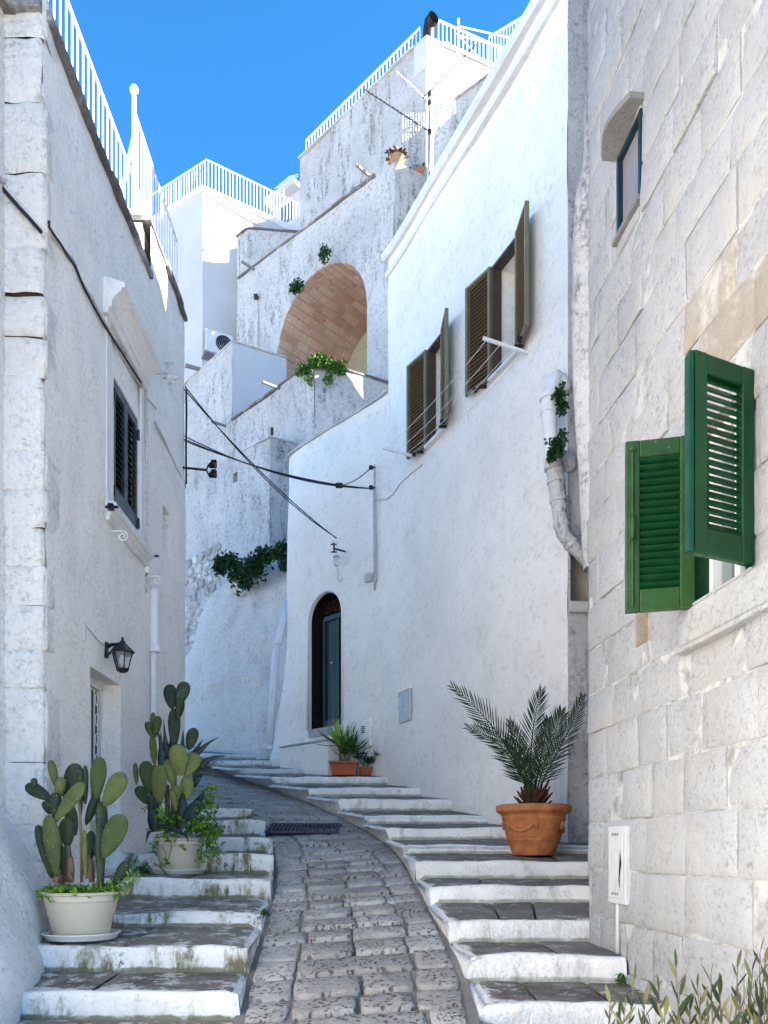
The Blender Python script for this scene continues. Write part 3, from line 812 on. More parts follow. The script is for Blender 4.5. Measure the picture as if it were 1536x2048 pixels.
# louvred shutters, closed
def louvre(par, c0, ax, w, h, th, mats, nsl, rail=.035, toprail=.045, botrail=.045, tilt=.6, slat_t=.006, cover=1.15, name='shutter', label=None, outn=None, stuff=False, slat_name='slat', bev=.003):
    """panel: c0 lower hinge corner, ax unit horizontal axis, frame of stiles and rails plus separate slats"""
    c0 = Vector(c0); ax = Vector(ax).normalized(); n = outn or Vector((ax.y, -ax.x, 0)); up = Vector((0, 0, 1))
    fr, sl = M[mats[0]], M[mats[1]]
    def bx(mb, a0, a1, z0, z1, t=th, off=0):
        o = n * off
        mb.hexa([c0 + ax * a0 + n * (t / 2) + up * z0 + o, c0 + ax * a1 + n * (t / 2) + up * z0 + o, c0 + ax * a1 - n * (t / 2) + up * z0 + o, c0 + ax * a0 - n * (t / 2) + up * z0 + o,
                 c0 + ax * a0 + n * (t / 2) + up * z1 + o, c0 + ax * a1 + n * (t / 2) + up * z1 + o, c0 + ax * a1 - n * (t / 2) + up * z1 + o, c0 + ax * a0 - n * (t / 2) + up * z1 + o])
    mb = MB(); bx(mb, 0, rail, 0, h); bx(mb, w - rail, w, 0, h); bx(mb, rail, w - rail, h - toprail, h - .0005, th - .004); bx(mb, rail, w - rail, .0005, botrail, th - .004)
    sh = mk(name, mb, fr, par, bevel=bev, origin=c0, label=label)
    H = h - toprail - botrail; pitch = H / nsl; allmb = MB()
    for i in range(nsl):
        zc = botrail + pitch * (i + .5); mb = MB(); hw = pitch * cover / 2
        dn = n * (cos(tilt) * 0 + hw * sin(tilt)); dz = up * (hw * cos(tilt))
        a = c0 + ax * (rail - .003) + up * zc; b = c0 + ax * (w - rail + .003) + up * zc
        tn = (n * cos(tilt) + up * sin(tilt)) * (slat_t / 2)
        p = [a + dn - dz + tn, b + dn - dz + tn, b + dn - dz - tn, a + dn - dz - tn, a - dn + dz + tn, b - dn + dz + tn, b - dn + dz - tn, a - dn + dz - tn]
        mb.hexa(p)
        if stuff: allmb.hexa(p)
        else: mk(slat_name, mb, sl, sh, origin=(a + b) / 2)
    if stuff: mk('slats', allmb, sl, sh, kind='stuff')
    return sh
for a, b in ((wn0 + .015, (wn0 + wn1) / 2 - .004), ((wn0 + wn1) / 2 + .004, wn1 - .015)):
    c0 = WL.P(a, 4.51, -.02); ax = WL.P(b, 0, 0) - WL.P(a, 0, 0)
    louvre(lh, c0, ax, ax.length, 1.12, .035, ('navy', 'navy_slat'), 15, rail=.045, toprail=.08, botrail=.22, tilt=.75, cover=1.05)
for z in (4.62, 5.45):
    for qa, qb in ((wn1 - .03, wn1 + .005), (wn0 - .005, wn0 + .02)): mb = MB(); WL.box(mb, qa, qb, z, z + .09, -.01, .012); mk('hinge', mb, M['black'], lh)
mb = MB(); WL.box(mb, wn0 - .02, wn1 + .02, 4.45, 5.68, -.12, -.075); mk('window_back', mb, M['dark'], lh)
# door in its deep reveal with an iron grille
dn = -.165
mb = MB(); WL.box(mb, dr0 - .02, dr1 + .02, 1.1, 3.1, dn - .05, dn - .01); door = mk('door', mb, M['cream'], lh)
mb = MB()
for a, b, c, d in ((dr0, dr1, 2.98, 3.04), (dr0, dr0 + .05, 1.15, 3.04), (dr1 - .05, dr1, 1.15, 3.04), (dr0, dr1, 1.85, 1.92)): WL.box(mb, a, b, c, d, dn - .008, dn + .012)
mk('door_frame', mb, M['white_paint'], door)
mb = MB(); WL.box(mb, dr0 + .07, dr1 - .07, 1.95, 2.95, dn - .009, dn - .002); mk('door_pane', mb, M['doorglass'], door)
mb = MB()
for i in range(8):
    q = dr0 + .07 + (dr1 - dr0 - .14) * i / 7; mb.tube([WL.P(q, 1.95 + .01 * k, dn + .02) for k in (0, 50, 100)], .006, 5)
for i in range(6):
    zc = 2.03 + .17 * i
    for q0 in (dr0 + .16, dr1 - .18):
        mb.tube([WL.P(q0 + .055 * cos(a) * (1 - a / 12), zc + .05 * sin(a), dn + .022) for a in [pi * k / 6 for k in range(11)]], .005, 4)
mk('door_grille', mb, M['white_paint'], door)
mb = MB(); WL.box(mb, dr0 - .05, dr1 + .06, 1.0, zleft(6.6) + .05, -.17, .03); mk('door_step', mb, M['left'], lh, bevel=.01)
# little grey opening with ragged frame
mb = MB(); WL.box(mb, 2.96, 3.26, 4.73, 5.24, -.24, -.18); mk('opening_back', mb, M['concrete'], lh)
# moulded downpipe, chased cables and joint
def drop(par, W, u, v0, v1, r, mat, name='pipe', off=.0, wob=.006, n=14):
    q, za = W.at(u, v0); _, zb_ = W.at(u, v1); mb = MB(); k = n
    mb.tube([W.P(q + wob * nz(i * .6, za), za + (zb_ - za) * i / k, r * .6 + off) for i in range(k + 1)], r, 8)
    return mk(name, mb, M[mat], par, smooth=True)
def run(par, W, px, r, mat, name='cable', n=.015, sub=5, **kw):
    P_ = []
    for i in range(len(px) - 1):
        for k in range(sub):
            t = k / sub; u = px[i][0] + (px[i + 1][0] - px[i][0]) * t; v = px[i][1] + (px[i + 1][1] - px[i][1]) * t
            p = W.pix(u, v, n); p.z += .006 * nz(u * .05, v * .05, r); P_.append(p)
    P_.append(W.pix(*px[-1], n)); mb = MB(); mb.tube(P_, r, 6)
    return mk(name, mb, M[mat], par, smooth=True, **kw)
drop(lh, WL, 291, 742, 1185, .014, 'grey_pipe')
drop(lh, WL, 287, 780, 885, .009, 'cable_w', off=.01)
drop(lh, WL, 303, 1175, 1298, .045, 'white_pipe')
drop(lh, WL, 303, 1300, 1560, .03, 'white_pipe')
mb = MB(); q, z = WL.at(303, 1298); mb.lathe([(.05, -.03), (.058, -.03), (.058, .03), (.05, .03)], WL.P(q, z, .03), 16); mk('pipe_collar', mb, M['white_pipe'], lh, smooth=40)
mb = MB(); q, z = WL.at(291, 1140); mb.lathe([(.02, -.03), (.026, -.03), (.026, .03), (.02, .03)], WL.P(q, z, .01), 12); mk('pipe_clip', mb, M['white_pipe'], lh, smooth=40)
run(lh, WL, [(90, 447), (118, 490), (145, 520), (160, 560), (187, 605), (200, 632), (228, 680), (256, 712), (283, 772)], .016, 'cable_w')
run(lh, WL, [(90, 442), (130, 502), (150, 532), (170, 580), (200, 636), (240, 700), (282, 765)], .009, 'cable', n=.03)
run(lh, WL, [(216, 655), (245, 715), (284, 775)], .008, 'cable_w', n=.02)
run(lh, W0, [(-60, 290), (-20, 335), (8, 365)], .014, 'cable_w')
mb = MB(); mb.tube([Vector((-2.56 + .03 * i, 5.355 - .01 * (i > 5), 6.035 - .034 * i + .01 * nz(i, 2))) for i in range(10)], .013, 6); mk('cable', mb, M['cable'], lh, smooth=True)
run(lh, WL, [(310, 845), (330, 885), (350, 930), (372, 975)], .014, 'cable_w')
run(lh, WL, [(372.5, 780), (373, 830), (372, 900), (372.5, 968)], .012, 'cable', n=.03)
run(lh, WL, [(290, 793), (300, 803), (312, 818)], .008, 'cable_w', n=.04)
run(lh, WL, [(167, 1245), (180, 1262), (195, 1280), (209, 1290)], .006, 'cable_w', n=.01)
mb = MB(); q, z = WL.at(167, 1263); WL.box(mb, q - .02, q + .02, z - .07, z + .07, 0, .015); mk('conduit_plate', mb, M['cabinet'], lh, bevel=.004)
# iron holders and scrolls
def arm(par, W, u, v, L, r=.009, mat='darkmetal', scroll=False, up=0):
    q, z = W.at(u, v, 0); a = W.P(q, z, -.02); b = W.P(q, z + up, L); mb = MB(); mb.tube([a, b], r, 6)
    if scroll:
        c = b + Vector((0, 0, -.045))
        d = (b - a).normalized(); mb.tube([c + d * (.05 * (1 - k / 22) * sin(k * .55)) + Vector((0, 0, .045 * (1 - k / 22) * cos(k * .55))) for k in range(18)], r * .8, 5)
    return mk('iron_bracket', mb, M[mat], par, smooth=True)
arm(lh, WL, 214, 1062, .13, .007, 'white_pipe', True); arm(lh, WL, 291, 1152, .12, .007, 'white_pipe', True)
arm(lh, WL, 210, 1014, .11, .011, 'black'); arm(lh, WL, 297, 1112, .10, .011, 'black')
mb = MB(); p = WL.pix(222, 1014, .05); mb.box(p, (.045, .05, .05)); mk('shutter_catch', mb, M['black'], lh, bevel=.005)
# bracket with old insulator above the window
q, z = WL.at(291, 748); a = WL.P(q, z, 0); b = WL.P(q, z + .02, .22); mb = MB(); mb.tube([a, b], .014, 6)
mb.tube([b + Vector((0, 0, .10)), b + Vector((0, 0, -.12))], .012, 6)
mb.tube([b + Vector((-.04, 0, .09)), b + Vector((.05, 0, .09))], .009, 6); mb.tube([b + Vector((-.05, 0, -.06)), b + Vector((.04, 0, -.06))], .009, 6)
mb.tube([b + Vector((.0, 0, -.03)), b + Vector((.07, .02, -.05)), b + Vector((.10, .02, -.03))], [.016, .02, .01], 7)
mb.tube([b + Vector((.02, 0, -.1)), b + Vector((.03, 0, -.24))], [.016, .006], 6)
mk('insulator_bracket', mb, M['grey_pipe'], lh, smooth=True)

# lumpy plaster mass swelling from the foot of the corner
mb = MB(); n1, n2 = 26, 20
for j in range(n2 + 1):
    for i in range(n1 + 1):
        a = i / n1; h = j / n2          # a: along the foot from the camera side to the wall corner
        y = 2.6 + 2.9 * a; xb_ = -1.38 - .55 * a - .20 * a * a
        zb0 = .2 + .12 * (y - 3)
        top = 1.62 + .45 * max(0, a - .3) - .25 * (1 - a)
        z = zb0 + (top - zb0) * h
        x = xb_ - .45 * (h ** 2.4) - .25 * (1 - a) * h
        x += .10 * nz(y * 1.6, z * 1.8, 3) + .04 * nz(y * 5, z * 5, 9)
        mb.v.append(Vector((max(x, -2.75), y, z)))
for j in range(n2):
    for i in range(n1):
        a = j * (n1 + 1) + i; mb.f.append([a, a + 1, a + n1 + 2, a + n1 + 1]); mb.m.append(0)
b = n2 * (n1 + 1)
for i in range(n1 + 1): p = mb.v[b + i]; mb.v.append(Vector((-2.8, p.y, p.z + .12)))
c = len(mb.v) - n1 - 1
for i in range(n1): mb.f.append([b + i, b + i + 1, c + i + 1, c + i]); mb.m.append(0)
mk('plaster_buttress', mb, M['quoin'], lh, smooth=True)

# ------------------------------------------------------------------ wall lantern
q, z = WL.at(210, 1300); base = WL.P(q, z, 0)
ln = thing('wall_lantern', base, 'black iron lantern with glass sides on a curled bracket above the left doorway', 'lantern')
mb = MB(); mb.box(base + Vector((.012, 0, 0)), (.024, .05, .13)); mk('wall_plate', mb, M['black'], ln, bevel=.006)
c = base + Vector((.155, -.03, 0))
mb = MB(); mb.tube([base + Vector((.02, 0, .03)), base + Vector((.06, -.01, .042)), c + Vector((-.05, 0, .04)), c + Vector((0, 0, .055))], [.02, .014, .012, .012], 8)
mb.tube([base + Vector((.02, 0, -.045)), base + Vector((.05, -.008, -.02)), base + Vector((.085, -.015, .02)), base + Vector((.11, -.02, .045))], .008, 6); mk('bracket_arm', mb, M['black'], ln, smooth=True)
mb = MB(); mb.lathe([(.006, .10), (.012, .09), (.010, .075), (.022, .062), (.03, .045), (.06, .015), (.098, -.022), (.104, -.03), (.092, -.034)][::-1], c, 6); mk('lantern_roof', mb, M['black'], ln)
mb = MB()
for k in range(6):
    a = 2 * pi * k / 6; mb.tube([c + Vector((.082 * cos(a), .082 * sin(a), -.032)), c + Vector((.047 * cos(a), .047 * sin(a), -.165))], .0055, 5)
mb.lathe([(.02, -.195), (.05, -.18), (.053, -.165), (.047, -.158)], c, 6); mk('lantern_frame', mb, M['black'], ln)
mb = MB(); mb.lathe([(.044, -.16), (.078, -.034)], c, 6); mk('lantern_glass', mb, M['lampglass'], ln)
mb = MB(); mb.lathe([(.01, -.13), (.024, -.115), (.028, -.09), (.015, -.05)], c, 12); mk('bulb', mb, M['white_paint'], ln, smooth=True)

# ------------------------------------------------------------------ railings
def railing(name, pts, z0, z1, label, nb, r=.011, rr=.018, foot=None, mid=None, group='white roof railings', posts=(), cat='railing'):
    """pts: plan polyline; z0,z1 lists (bottom/top at each point)"""
    P3 = [Vector((a, b, c)) for (a, b), c in zip(pts, z0)]; T3 = [Vector((a, b, c)) for (a, b), c in zip(pts, z1)]
    t = thing(name, P3[0], label, cat, group)
    mb = MB()
    for i in range(len(pts) - 1): mb.bar(T3[i], T3[i + 1], rr * 2, rr * 1.3)
    mk('top_rail', mb, M['railing'], t)
    mb = MB()
    for i in range(len(pts) - 1): mb.bar(P3[i] + Vector((0, 0, .08)), P3[i + 1] + Vector((0, 0, .08)), rr * 1.6, rr)
    mk('bottom_rail', mb, M['railing'], t)
    seg = [(P3[i + 1] - P3[i]).length for i in range(len(pts) - 1)]; tot = sum(seg)
    src = None
    for k in range(nb + 1):
        d = tot * k / nb; i = 0
        while i < len(seg) - 1 and d > seg[i]: d -= seg[i]; i += 1
        f = d / seg[i]; a = P3[i].lerp(P3[i + 1], f); b = T3[i].lerp(T3[i + 1], f); H = b.z - a.z
        if src is None:
            mb = MB(); mb.tube([a + Vector((0, 0, .06)), b], r, 6); src = mk('bar', mb, M['railing'], t, origin=a); src['h'] = 0; del src['h']; H0 = H
        else: inst('bar', src, t, a, scale=(1, 1, H / H0))
    for k in posts:
        mb = MB(); mb.bar(P3[k] - Vector((0, 0, .1)), T3[k] + Vector((0, 0, .03)), rr * 2.2); mk('post', mb, M['railing'], t)
    return t
railing('roof_railing', [(-2.50, 3.6), (-2.50, 5.7), (-2.50, 8.28)], [7.28] * 3, [8.30] * 3, 'white barred railing along the near roof edge of the left house', 40, rr=.012, r=.009, posts=(2,))
r2 = railing('roof_railing', [(-2.50, 8.02), (-2.46, 9.5)], [7.78] * 2, [9.0, 8.82], 'white barred railing with a ball topped post on the far roof of the left house', 15, rr=.012, r=.009, mid=1)
mb = MB(); mb.bar((-2.5, 8.0, 7.3), (-2.5, 8.0, 9.14), .042); mk('post', mb, M['railing'], r2, bevel=.008)
mb = MB(); mb.lathe([(.008, -.05), (.035, -.03), (.045, 0), (.035, .03), (.008, .05)], (-2.5, 8.0, 9.2), 14); mk('post_ball', mb, M['railing'], r2, smooth=True)
mb = MB(); mb.bar((-2.5, 8.0, 8.75), (-2.75, 8.3, 8.3), .035); mk('brace', mb, M['railing'], r2)

# ------------------------------------------------------------------ centre house
ch = thing('centre_house', (0, 10, 1.5), 'tall smooth white house across the middle with olive shutters and an arched dark door', 'house')
WCp = Path([(-1.35, 13.45), (-1.62, 12.98), (-1.38, 12.60), (-.95, 12.18), (-.25, 11.42), (.10, 10.98), (.55, 9.92), (1.0, 8.88), (1.35, 8.06), (1.677, 7.3)], dense=2)
WC = WCp
q_ = WC.s_at
sJ = q_(777)
dA0, dA1 = q_(618), q_(683)
# windows
wA = (q_(857), q_(889), 6.62, 7.79, .32); wB = (q_(986), q_(1039), 6.62, 7.79, .32)
r_ = (dA1 - dA0) / 2
mb = MB(); wall_sheet(mb, WC, sJ, WC.L, .6, 9.78, step=.14, holes=[wA, wB], amp=.05, fr=.6, amp2=.012, fr2=2.5, seed=11)
wall_sheet(mb, WC, 0, sJ, .6, 7.93, step=.13, archs=[(dA0, dA1, 3.45, 5.5 - r_, .34)], amp=.045, fr=.6, amp2=.012, fr2=2.5, seed=11)
WR = Path([(1.677, 7.3), (4.0, 7.45)])
nich = (WR.s_at(1141), WR.s_at(1190), EYE + (HZ - 1205) / F * 7.3, EYE + (HZ - 1090) / F * 7.3, .25)
mb2 = MB(); wall_sheet(mb2, WR, 0, WR.L, .6, 12.5, step=.2, holes=[nich], amp=.03, fr=1, amp2=.02, seed=14)
# flare where the wall corner meets the steps
for i, p in enumerate(mb.v):
    if p.x < -1.05 and p.z < 5.2:
        k = (5.2 - p.z) / 2.2; k = max(0, min(1, k)) ** 1.6 * min(1, (-1.05 - p.x) / .4); mb.v[i] = p + Vector((-.30 * k, -.05 * k, 0))
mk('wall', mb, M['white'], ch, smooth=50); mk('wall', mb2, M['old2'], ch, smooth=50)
def back(W, s, n): p = W.P(s, 0, n); return (p.x, p.y)
foot1 = [back(WC, sJ + (WC.L - sJ) * i / 8, -.42) for i in range(9)]
mb = MB(); mb.prism(foot1[:-1] + [(2.1, 7.75), (4.2, 7.8), (6, 12), (2.5, 13.5), (.9, 12.4)], .0, 9.7)
foot2 = [back(WC, .25 + (sJ - .25) * i / 10, -.40) for i in range(11)]
mb.prism(foot2 + [(.9, 12.4), (2.5, 13.5), (-.6, 14.0)], .0, 7.85)
mb.prism([(1.9, 7.6), (4.2, 7.75), (5.2, 10.5), (3.0, 10.5)], .0, 12.4)
mb.prism([(.95, 12.2), (4.5, 12.2), (4.5, 14.2), (.98, 14.2)], 6, 11.85)  # unseen block behind the eave, added to shade low block and terrace
mk('wall_core', mb, M['interior'], ch)
# end of the tall part above the low roof
mb = MB(); a = WC.P(sJ, 0, 0)
mb.prism([(a.x, a.y), (a.x + .5, a.y - .30), (1.3, 12.35), (.85, 12.5)], 7.8, 9.78); mk('gable_end', mb, M['white'], ch)
# eave mouldings
mb = MB(); WC.strip(mb, sJ - .06, WC.L, [(-.1, 9.70), (.05, 9.70), (.075, 9.73), (.075, 9.80), (.05, 9.83), (-.35, 9.83)], .2); mk('eave_moulding', mb, M['trim'], ch)
mb = MB(); WC.strip(mb, sJ - .02, WC.L, [(-.05, 9.47), (.032, 9.47), (.045, 9.50), (.032, 9.53), (-.05, 9.53)], .2); mk('string_course', mb, M['trim'], ch)
coping(ch, WC, .12, sJ - .02, 7.91, .045, .035, back=.3, mat='coping_light', L=.6)
# window joinery
def olive_window(w, lab):
    s0, s1, z0, z1, d = w
    win = thing('window', WC.P(s0, z0, 0), label=None); win.parent = ch; win.location = WC.P(s0, z0, 0) - wloc(ch); WLOC[win.name] = WC.P(s0, z0, 0)
    mb = MB(); t = .028
    WC.box(mb, s0 - .002, s0 + t, z0, z1, -.09, .022); WC.box(mb, s1 - t, s1 + .002, z0, z1, -.09, .022); WC.box(mb, s0 + t, s1 - t, z1 - t, z1 + .002, -.09, .02)
    mk('frame', mb, M['bronze_dark'], win, bevel=.003)
    mb = MB(); WC.box(mb, s0 + .002, s1 - .002, z0, z1, -.325, -.30); mk('inner_frame', mb, M['white_paint'], win)
    mb = MB(); WC.box(mb, s0 + .06, s1 - .06, z0 + .06, z1 - .06, -.299, -.293); mk('pane', mb, M['screen'], win)
    mb = MB(); WC.strip(mb, s0 - .02, s1 + .05, [(-.3, z0 - .03), (.055, z0 - .045), (.055, z0 - .012), (-.3, z0 + .004)], .2); mk('sill', mb, M['trim'], win)
olive_window(wA, ''); olive_window(wB, '')
def olive_shutter(w, sideR, offn, wd):
    s0, s1, z0, z1, d = w
    h = z1 - z0 + .02
    if sideR: H = WC.P(s1 - .005, z0 - .02, .03); E = WC.P(s1 + wd, z0 - .02, offn)
    else: H = WC.P(s0 + .005, z0 - .02, .03); E = WC.P(s0 - wd, z0 - .02, offn)
    ax = (E - H); nn = Vector((ax.y, -ax.x, 0)).normalized()
    if not sideR: nn = -nn
    o = louvre(ch, H, ax, ax.length, h, .042, ('bronze', 'bronze_slat'), 26, rail=.035, toprail=.03, botrail=.03, tilt=.75, cover=1.15, stuff=False, outn=nn, bev=.002)
    mb = MB(); q1, q2 = H.lerp(E, .1) - nn * .016 + Vector((0, 0, .03)), H.lerp(E, .9) - nn * .016 + Vector((0, 0, .03)); mb.hexa([q1, q2, q2 - nn * .004, q1 - nn * .004] + [p + Vector((0, 0, h - .06)) for p in (q1, q2, q2 - nn * .004, q1 - nn * .004)]); mk('slat_shadow_panel', mb, M['bronze_dark'], o)  # dark panel added behind the slats to draw their shadow lines
    mb = MB(); mb.box(H.lerp(E, .55) + Vector((0, 0, -.02)) + nn * .03, (.05, .05, .035)); mb.box(H.lerp(E, .3) + Vector((0, 0, -.025)) + nn * .01, (.09, .03, .03)); mk('catch', mb, M['black'], o, bevel=.004)
    return o
olive_shutter(wA, False, .10, .40); olive_shutter(wA, True, .16, .36)
olive_shutter(wB, False, .10, .40); olive_shutter(wB, True, .16, .38)
# arched door
dz0, dsp = 3.45, 5.5 - r_
mb = MB()
def archfill(mb, W, a0, a1, z0, zs, n, th=.02, inset=0):
    c = (a0 + a1) / 2; r = (a1 - a0) / 2 - inset; N = 14
    lp = [(c - r, z0), (c + r, z0)] + [(c + r * cos(pi * i / N), zs + r * sin(pi * i / N)) for i in range(N + 1)]
    f = [W.P(q, z, n) for q, z in lp]; mb.extr(f, (W.P(c, 0, n - th) - W.P(c, 0, n)))
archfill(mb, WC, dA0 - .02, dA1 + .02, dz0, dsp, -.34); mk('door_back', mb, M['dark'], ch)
mb = MB(); N = 16; c_ = (dA0 + dA1) / 2; ins = [(dA0 + .004, dz0)] + [(c_ - (r_ - .004) * cos(pi * i / N), dsp + (r_ - .004) * sin(pi * i / N)) for i in range(N + 1)] + [(dA1 - .004, dz0)]
b = len(mb.v)
for q, z in ins: mb.v.append(WC.P(q, z, -.05)); mb.v.append(WC.P(q, z, -.34))
for i in range(len(ins) - 1): mb.f.append([b + 2 * i, b + 2 * i + 1, b + 2 * i + 3, b + 2 * i + 2]); mb.m.append(0)
mk('door_reveal', mb, M['brown'], ch)
dl0 = dA0 + .20
dr = thing('door', WC.P(dl0, dz0, -.2)); dr.parent = ch; dr.location = WC.P(dl0, dz0, -.2) - wloc(ch)
mb = MB(); WC.box(mb, dl0, dA1 - .01, dz0, dsp + .02, -.22, -.17); mk('door_leaf', mb, M['doorglass'], dr)
mb = MB()
for a, b2 in ((dl0 - .03, dl0 + .015), (dl0 + .52 * (dA1 - dl0), dl0 + .52 * (dA1 - dl0) + .05), (dA1 - .07, dA1 - .01)): WC.box(mb, a, b2, dz0 + .002, dsp + .04, -.166, -.135)
WC.box(mb, dl0, dA1 - .01, dsp + .0, dsp + .07, -.164, -.13); WC.box(mb, dl0, dA1 - .01, dz0 + .003, dz0 + .14, -.164, -.14)
mk('door_stile', mb, M['door_green'], dr, bevel=.004)
for q in (dl0 + .34 * (dA1 - dl0), dA1 - .05):
    mb = MB(); p = WC.P(q, 4.45, -.12); mb.lathe([(.01, -.022), (.024, -.012), (.027, 0), (.024, .012), (.01, .022)], p, 10); mk('knob', mb, M['brass'], dr, smooth=True)
mb = MB()
for i in range(7):
    a = pi * (i + .5) / 7; p = WC.P(c_, dsp + .08, -.15)
    mb.tube([WC.P(c_ + .06 * cos(a), dsp + .1 + .05 * sin(a), -.15), WC.P(c_ + .14 * cos(a) + .03 * sin(i * 3), dsp + .1 + .16 * sin(a), -.14), WC.P(c_ + .30 * cos(a), dsp + .1 + .30 * sin(a), -.15)], .008, 5)
mb.tube([WC.P(c_ + .17 * cos(a), dsp + .1 + .17 * sin(a), -.15) for a in [pi * k / 12 for k in range(13)]], .008, 5)
mk('fanlight_grille', mb, M['palm_base'], dr, smooth=True)
mb = MB(); WC.box(mb, dA0 + .005, dA1 - .005, dz0 - .12, dz0 + .005, -.3, .035); mk('threshold', mb, M['marble'], ch, bevel=.006)
# thin plaster rib round the arch
mb = MB(); ins = [(dA0 - .02, 3.5)] + [(c_ - (r_ + .02) * cos(pi * i / 20), dsp + (r_ + .02) * sin(pi * i / 20)) for i in range(21)] + [(dA1 + .02, 3.5)]
mb.tube([WC.P(q, z, .002) for q, z in ins], .017, 6); mk('arch_rim', mb, M['white'], ch, smooth=True)
# landing block below the door
A_ = Vector((-1.60, 12.25, 0)); B_ = Vector((-.80, 11.38, 0)); nrm = Vector((.736, .677, 0))
mb = MB(); ly0, ly1 = 2.3, 3.16
pl = [A_, B_, B_ + nrm * .9, A_ + nrm * .9]
mb.prism([(p.x, p.y) for p in pl], ly0, ly1); mk('landing', mb, M['white'], ch, bevel=.02, seg=3)
mb = MB(); d_ = (B_ - A_).normalized(); pl = [A_ - nrm * .015 - d_ * .01, B_ - nrm * .015 + d_ * .015, B_ + nrm * .88 + d_ * .015, A_ + nrm * .88]
mb.prism([(p.x, p.y) for p in pl], 3.162, 3.185); mk('landing_slab', mb, M['coping_light'], ch, bevel=.006)
# meter cabinets
q, z = WC.at(730, 1461); mb = MB(); WC.box(mb, q - .17, q + .16, z - .23, z + .2, -.02, .035); cab = mk('gas_cabinet', mb, M['white'], ch, bevel=.01)
q2, z2 = WC.at(729, 1460)
mb = MB()
for k in range(4): WC.box(mb, q2 - .03, q2 + .05, z2 + .028 * (k - 1.5) - .007, z2 + .028 * (k - 1.5) + .007, .036, .042)
mk('vent', mb, M['dark'], cab)
q, z = WC.at(811, 1413); mb = MB(); WC.box(mb, q - .17, q + .17, z - .2, z + .2, -.01, .022); pn = mk('steel_hatch', mb, M['steel_plate'], ch, bevel=.006)
src = None
for du, dv in ((-.13, -.16), (.13, -.16), (-.13, .16), (.13, .16), (0, .0), (-.13, 0), (.13, 0)):
    p = WC.P(q + du, z + dv, .026)
    if src is None: mb = MB(); mb.lathe([(.018, -.008), (.018, .004), (.01, .01)], p, 8); src = mk('rivet', mb, M['steel_plate'], pn, origin=p)
    else: inst('rivet', src, pn, p)
mb = MB(); WC.box(mb, q - .19, q + .19, z + .205, z + .225, -.01, .03); mk('hatch_drip', mb, M['white'], pn)
# conduit and boxes
def cpipe(u, v0, v1, r, mat, off=0, n=12): return drop(ch, WC, u, v0, v1, r, mat, off=off, n=n)
cpipe(750, 930, 1180, .014, 'cable_w'); cpipe(748, 975, 1150, .010, 'white_pipe', .01); cpipe(753, 985, 1165, .009, 'cable_w', .005)
q, z = WC.at(741, 1156); mb = MB(); WC.box(mb, q - .07, q + .06, z - .06, z + .06, 0, .06); mk('junction_box', mb, M['grey_pipe'], ch, bevel=.006)
for (u, v) in ((738, 935), (745, 975)):
    p = WC.pix(750, v, 0); p2 = WC.pix(742, v, .12); mb = MB(); mb.tube([p, p2], .012, 6); mb.lathe([(.01, -.03), (.03, -.02), (.03, .02), (.01, .03)], p2, 8); mk('insulator', mb, M['cable'], ch)
run(ch, WC, [(752, 1000), (772, 999), (785, 990), (800, 968), (825, 945), (845, 928)], .006, 'cable_w', n=.01)
# bracket and tiny lamp
p = WC.pix(668, 1097, .22); mb = MB(); mb.tube([WC.pix(690, 1103, 0), p], .014, 6); mb.tube([p + Vector((0, 0, .08)), p - Vector((0, 0, .06))], .014, 6)
mb.tube([p + Vector((-.05, 0, .06)), p + Vector((.04, 0, .06))], .01, 6); mb.tube([p + Vector((-.05, 0, -.05)), p + Vector((.04, 0, -.05))], .01, 6); mk('cable_bracket', mb, M['darkmetal'], ch, smooth=True)
lp = thing('bulkhead_lamp', WC.pix(674, 1122, 0), 'tiny clear wall lamp below the cable bracket above the arched door', 'lamp')
p = WC.pix(673, 1122, .07); mb = MB(); mb.lathe([(.05, .05), (.056, .06), (.02, .09)], p, 12); mb.tube([p + Vector((.0, 0, .07)), WC.pix(675, 1112, -.01)], .012, 6); mk('lamp_cap', mb, M['grey_pipe'], lp, smooth=40)
mb = MB(); mb.lathe([(.015, -.08), (.04, -.05), (.048, .05)], p, 12); mk('lamp_globe', mb, M['lampglass'], lp, smooth=True)
run(ch, WC, [(674, 1136), (675, 1160), (682, 1163), (686, 1156)], .005, 'cable_w', n=.01)

# clothes lines on two bars
def ln_bar(u, v, L=.5):
    q, z = WC.at(u, v); return WC.P(q, z, -.03), WC.P(q, z + .02, L)
b1 = ln_bar(838, 915, .50); b2 = ln_bar(1058, 707, .52)
cl = thing('clothes_line', b1[0], 'two white bars holding thin washing lines under the olive shuttered windows', 'clothes line')
for a, b in (b1, b2): mb = MB(); mb.bar(a, b, .028); mk('bar', mb, M['white_paint'], cl, bevel=.003)
for t in (.12, .37, .62, .9):
    a = b1[0].lerp(b1[1], t); b = b2[0].lerp(b2[1], t); mb = MB()
    mb.tube([a.lerp(b, k / 10) - Vector((0, 0, .05 * 4 * (k / 10) * (1 - k / 10))) + Vector((0, 0, .015)) for k in range(11)], .0035, 4, cap=False); mk('line', mb, M['line'], cl, smooth=True)

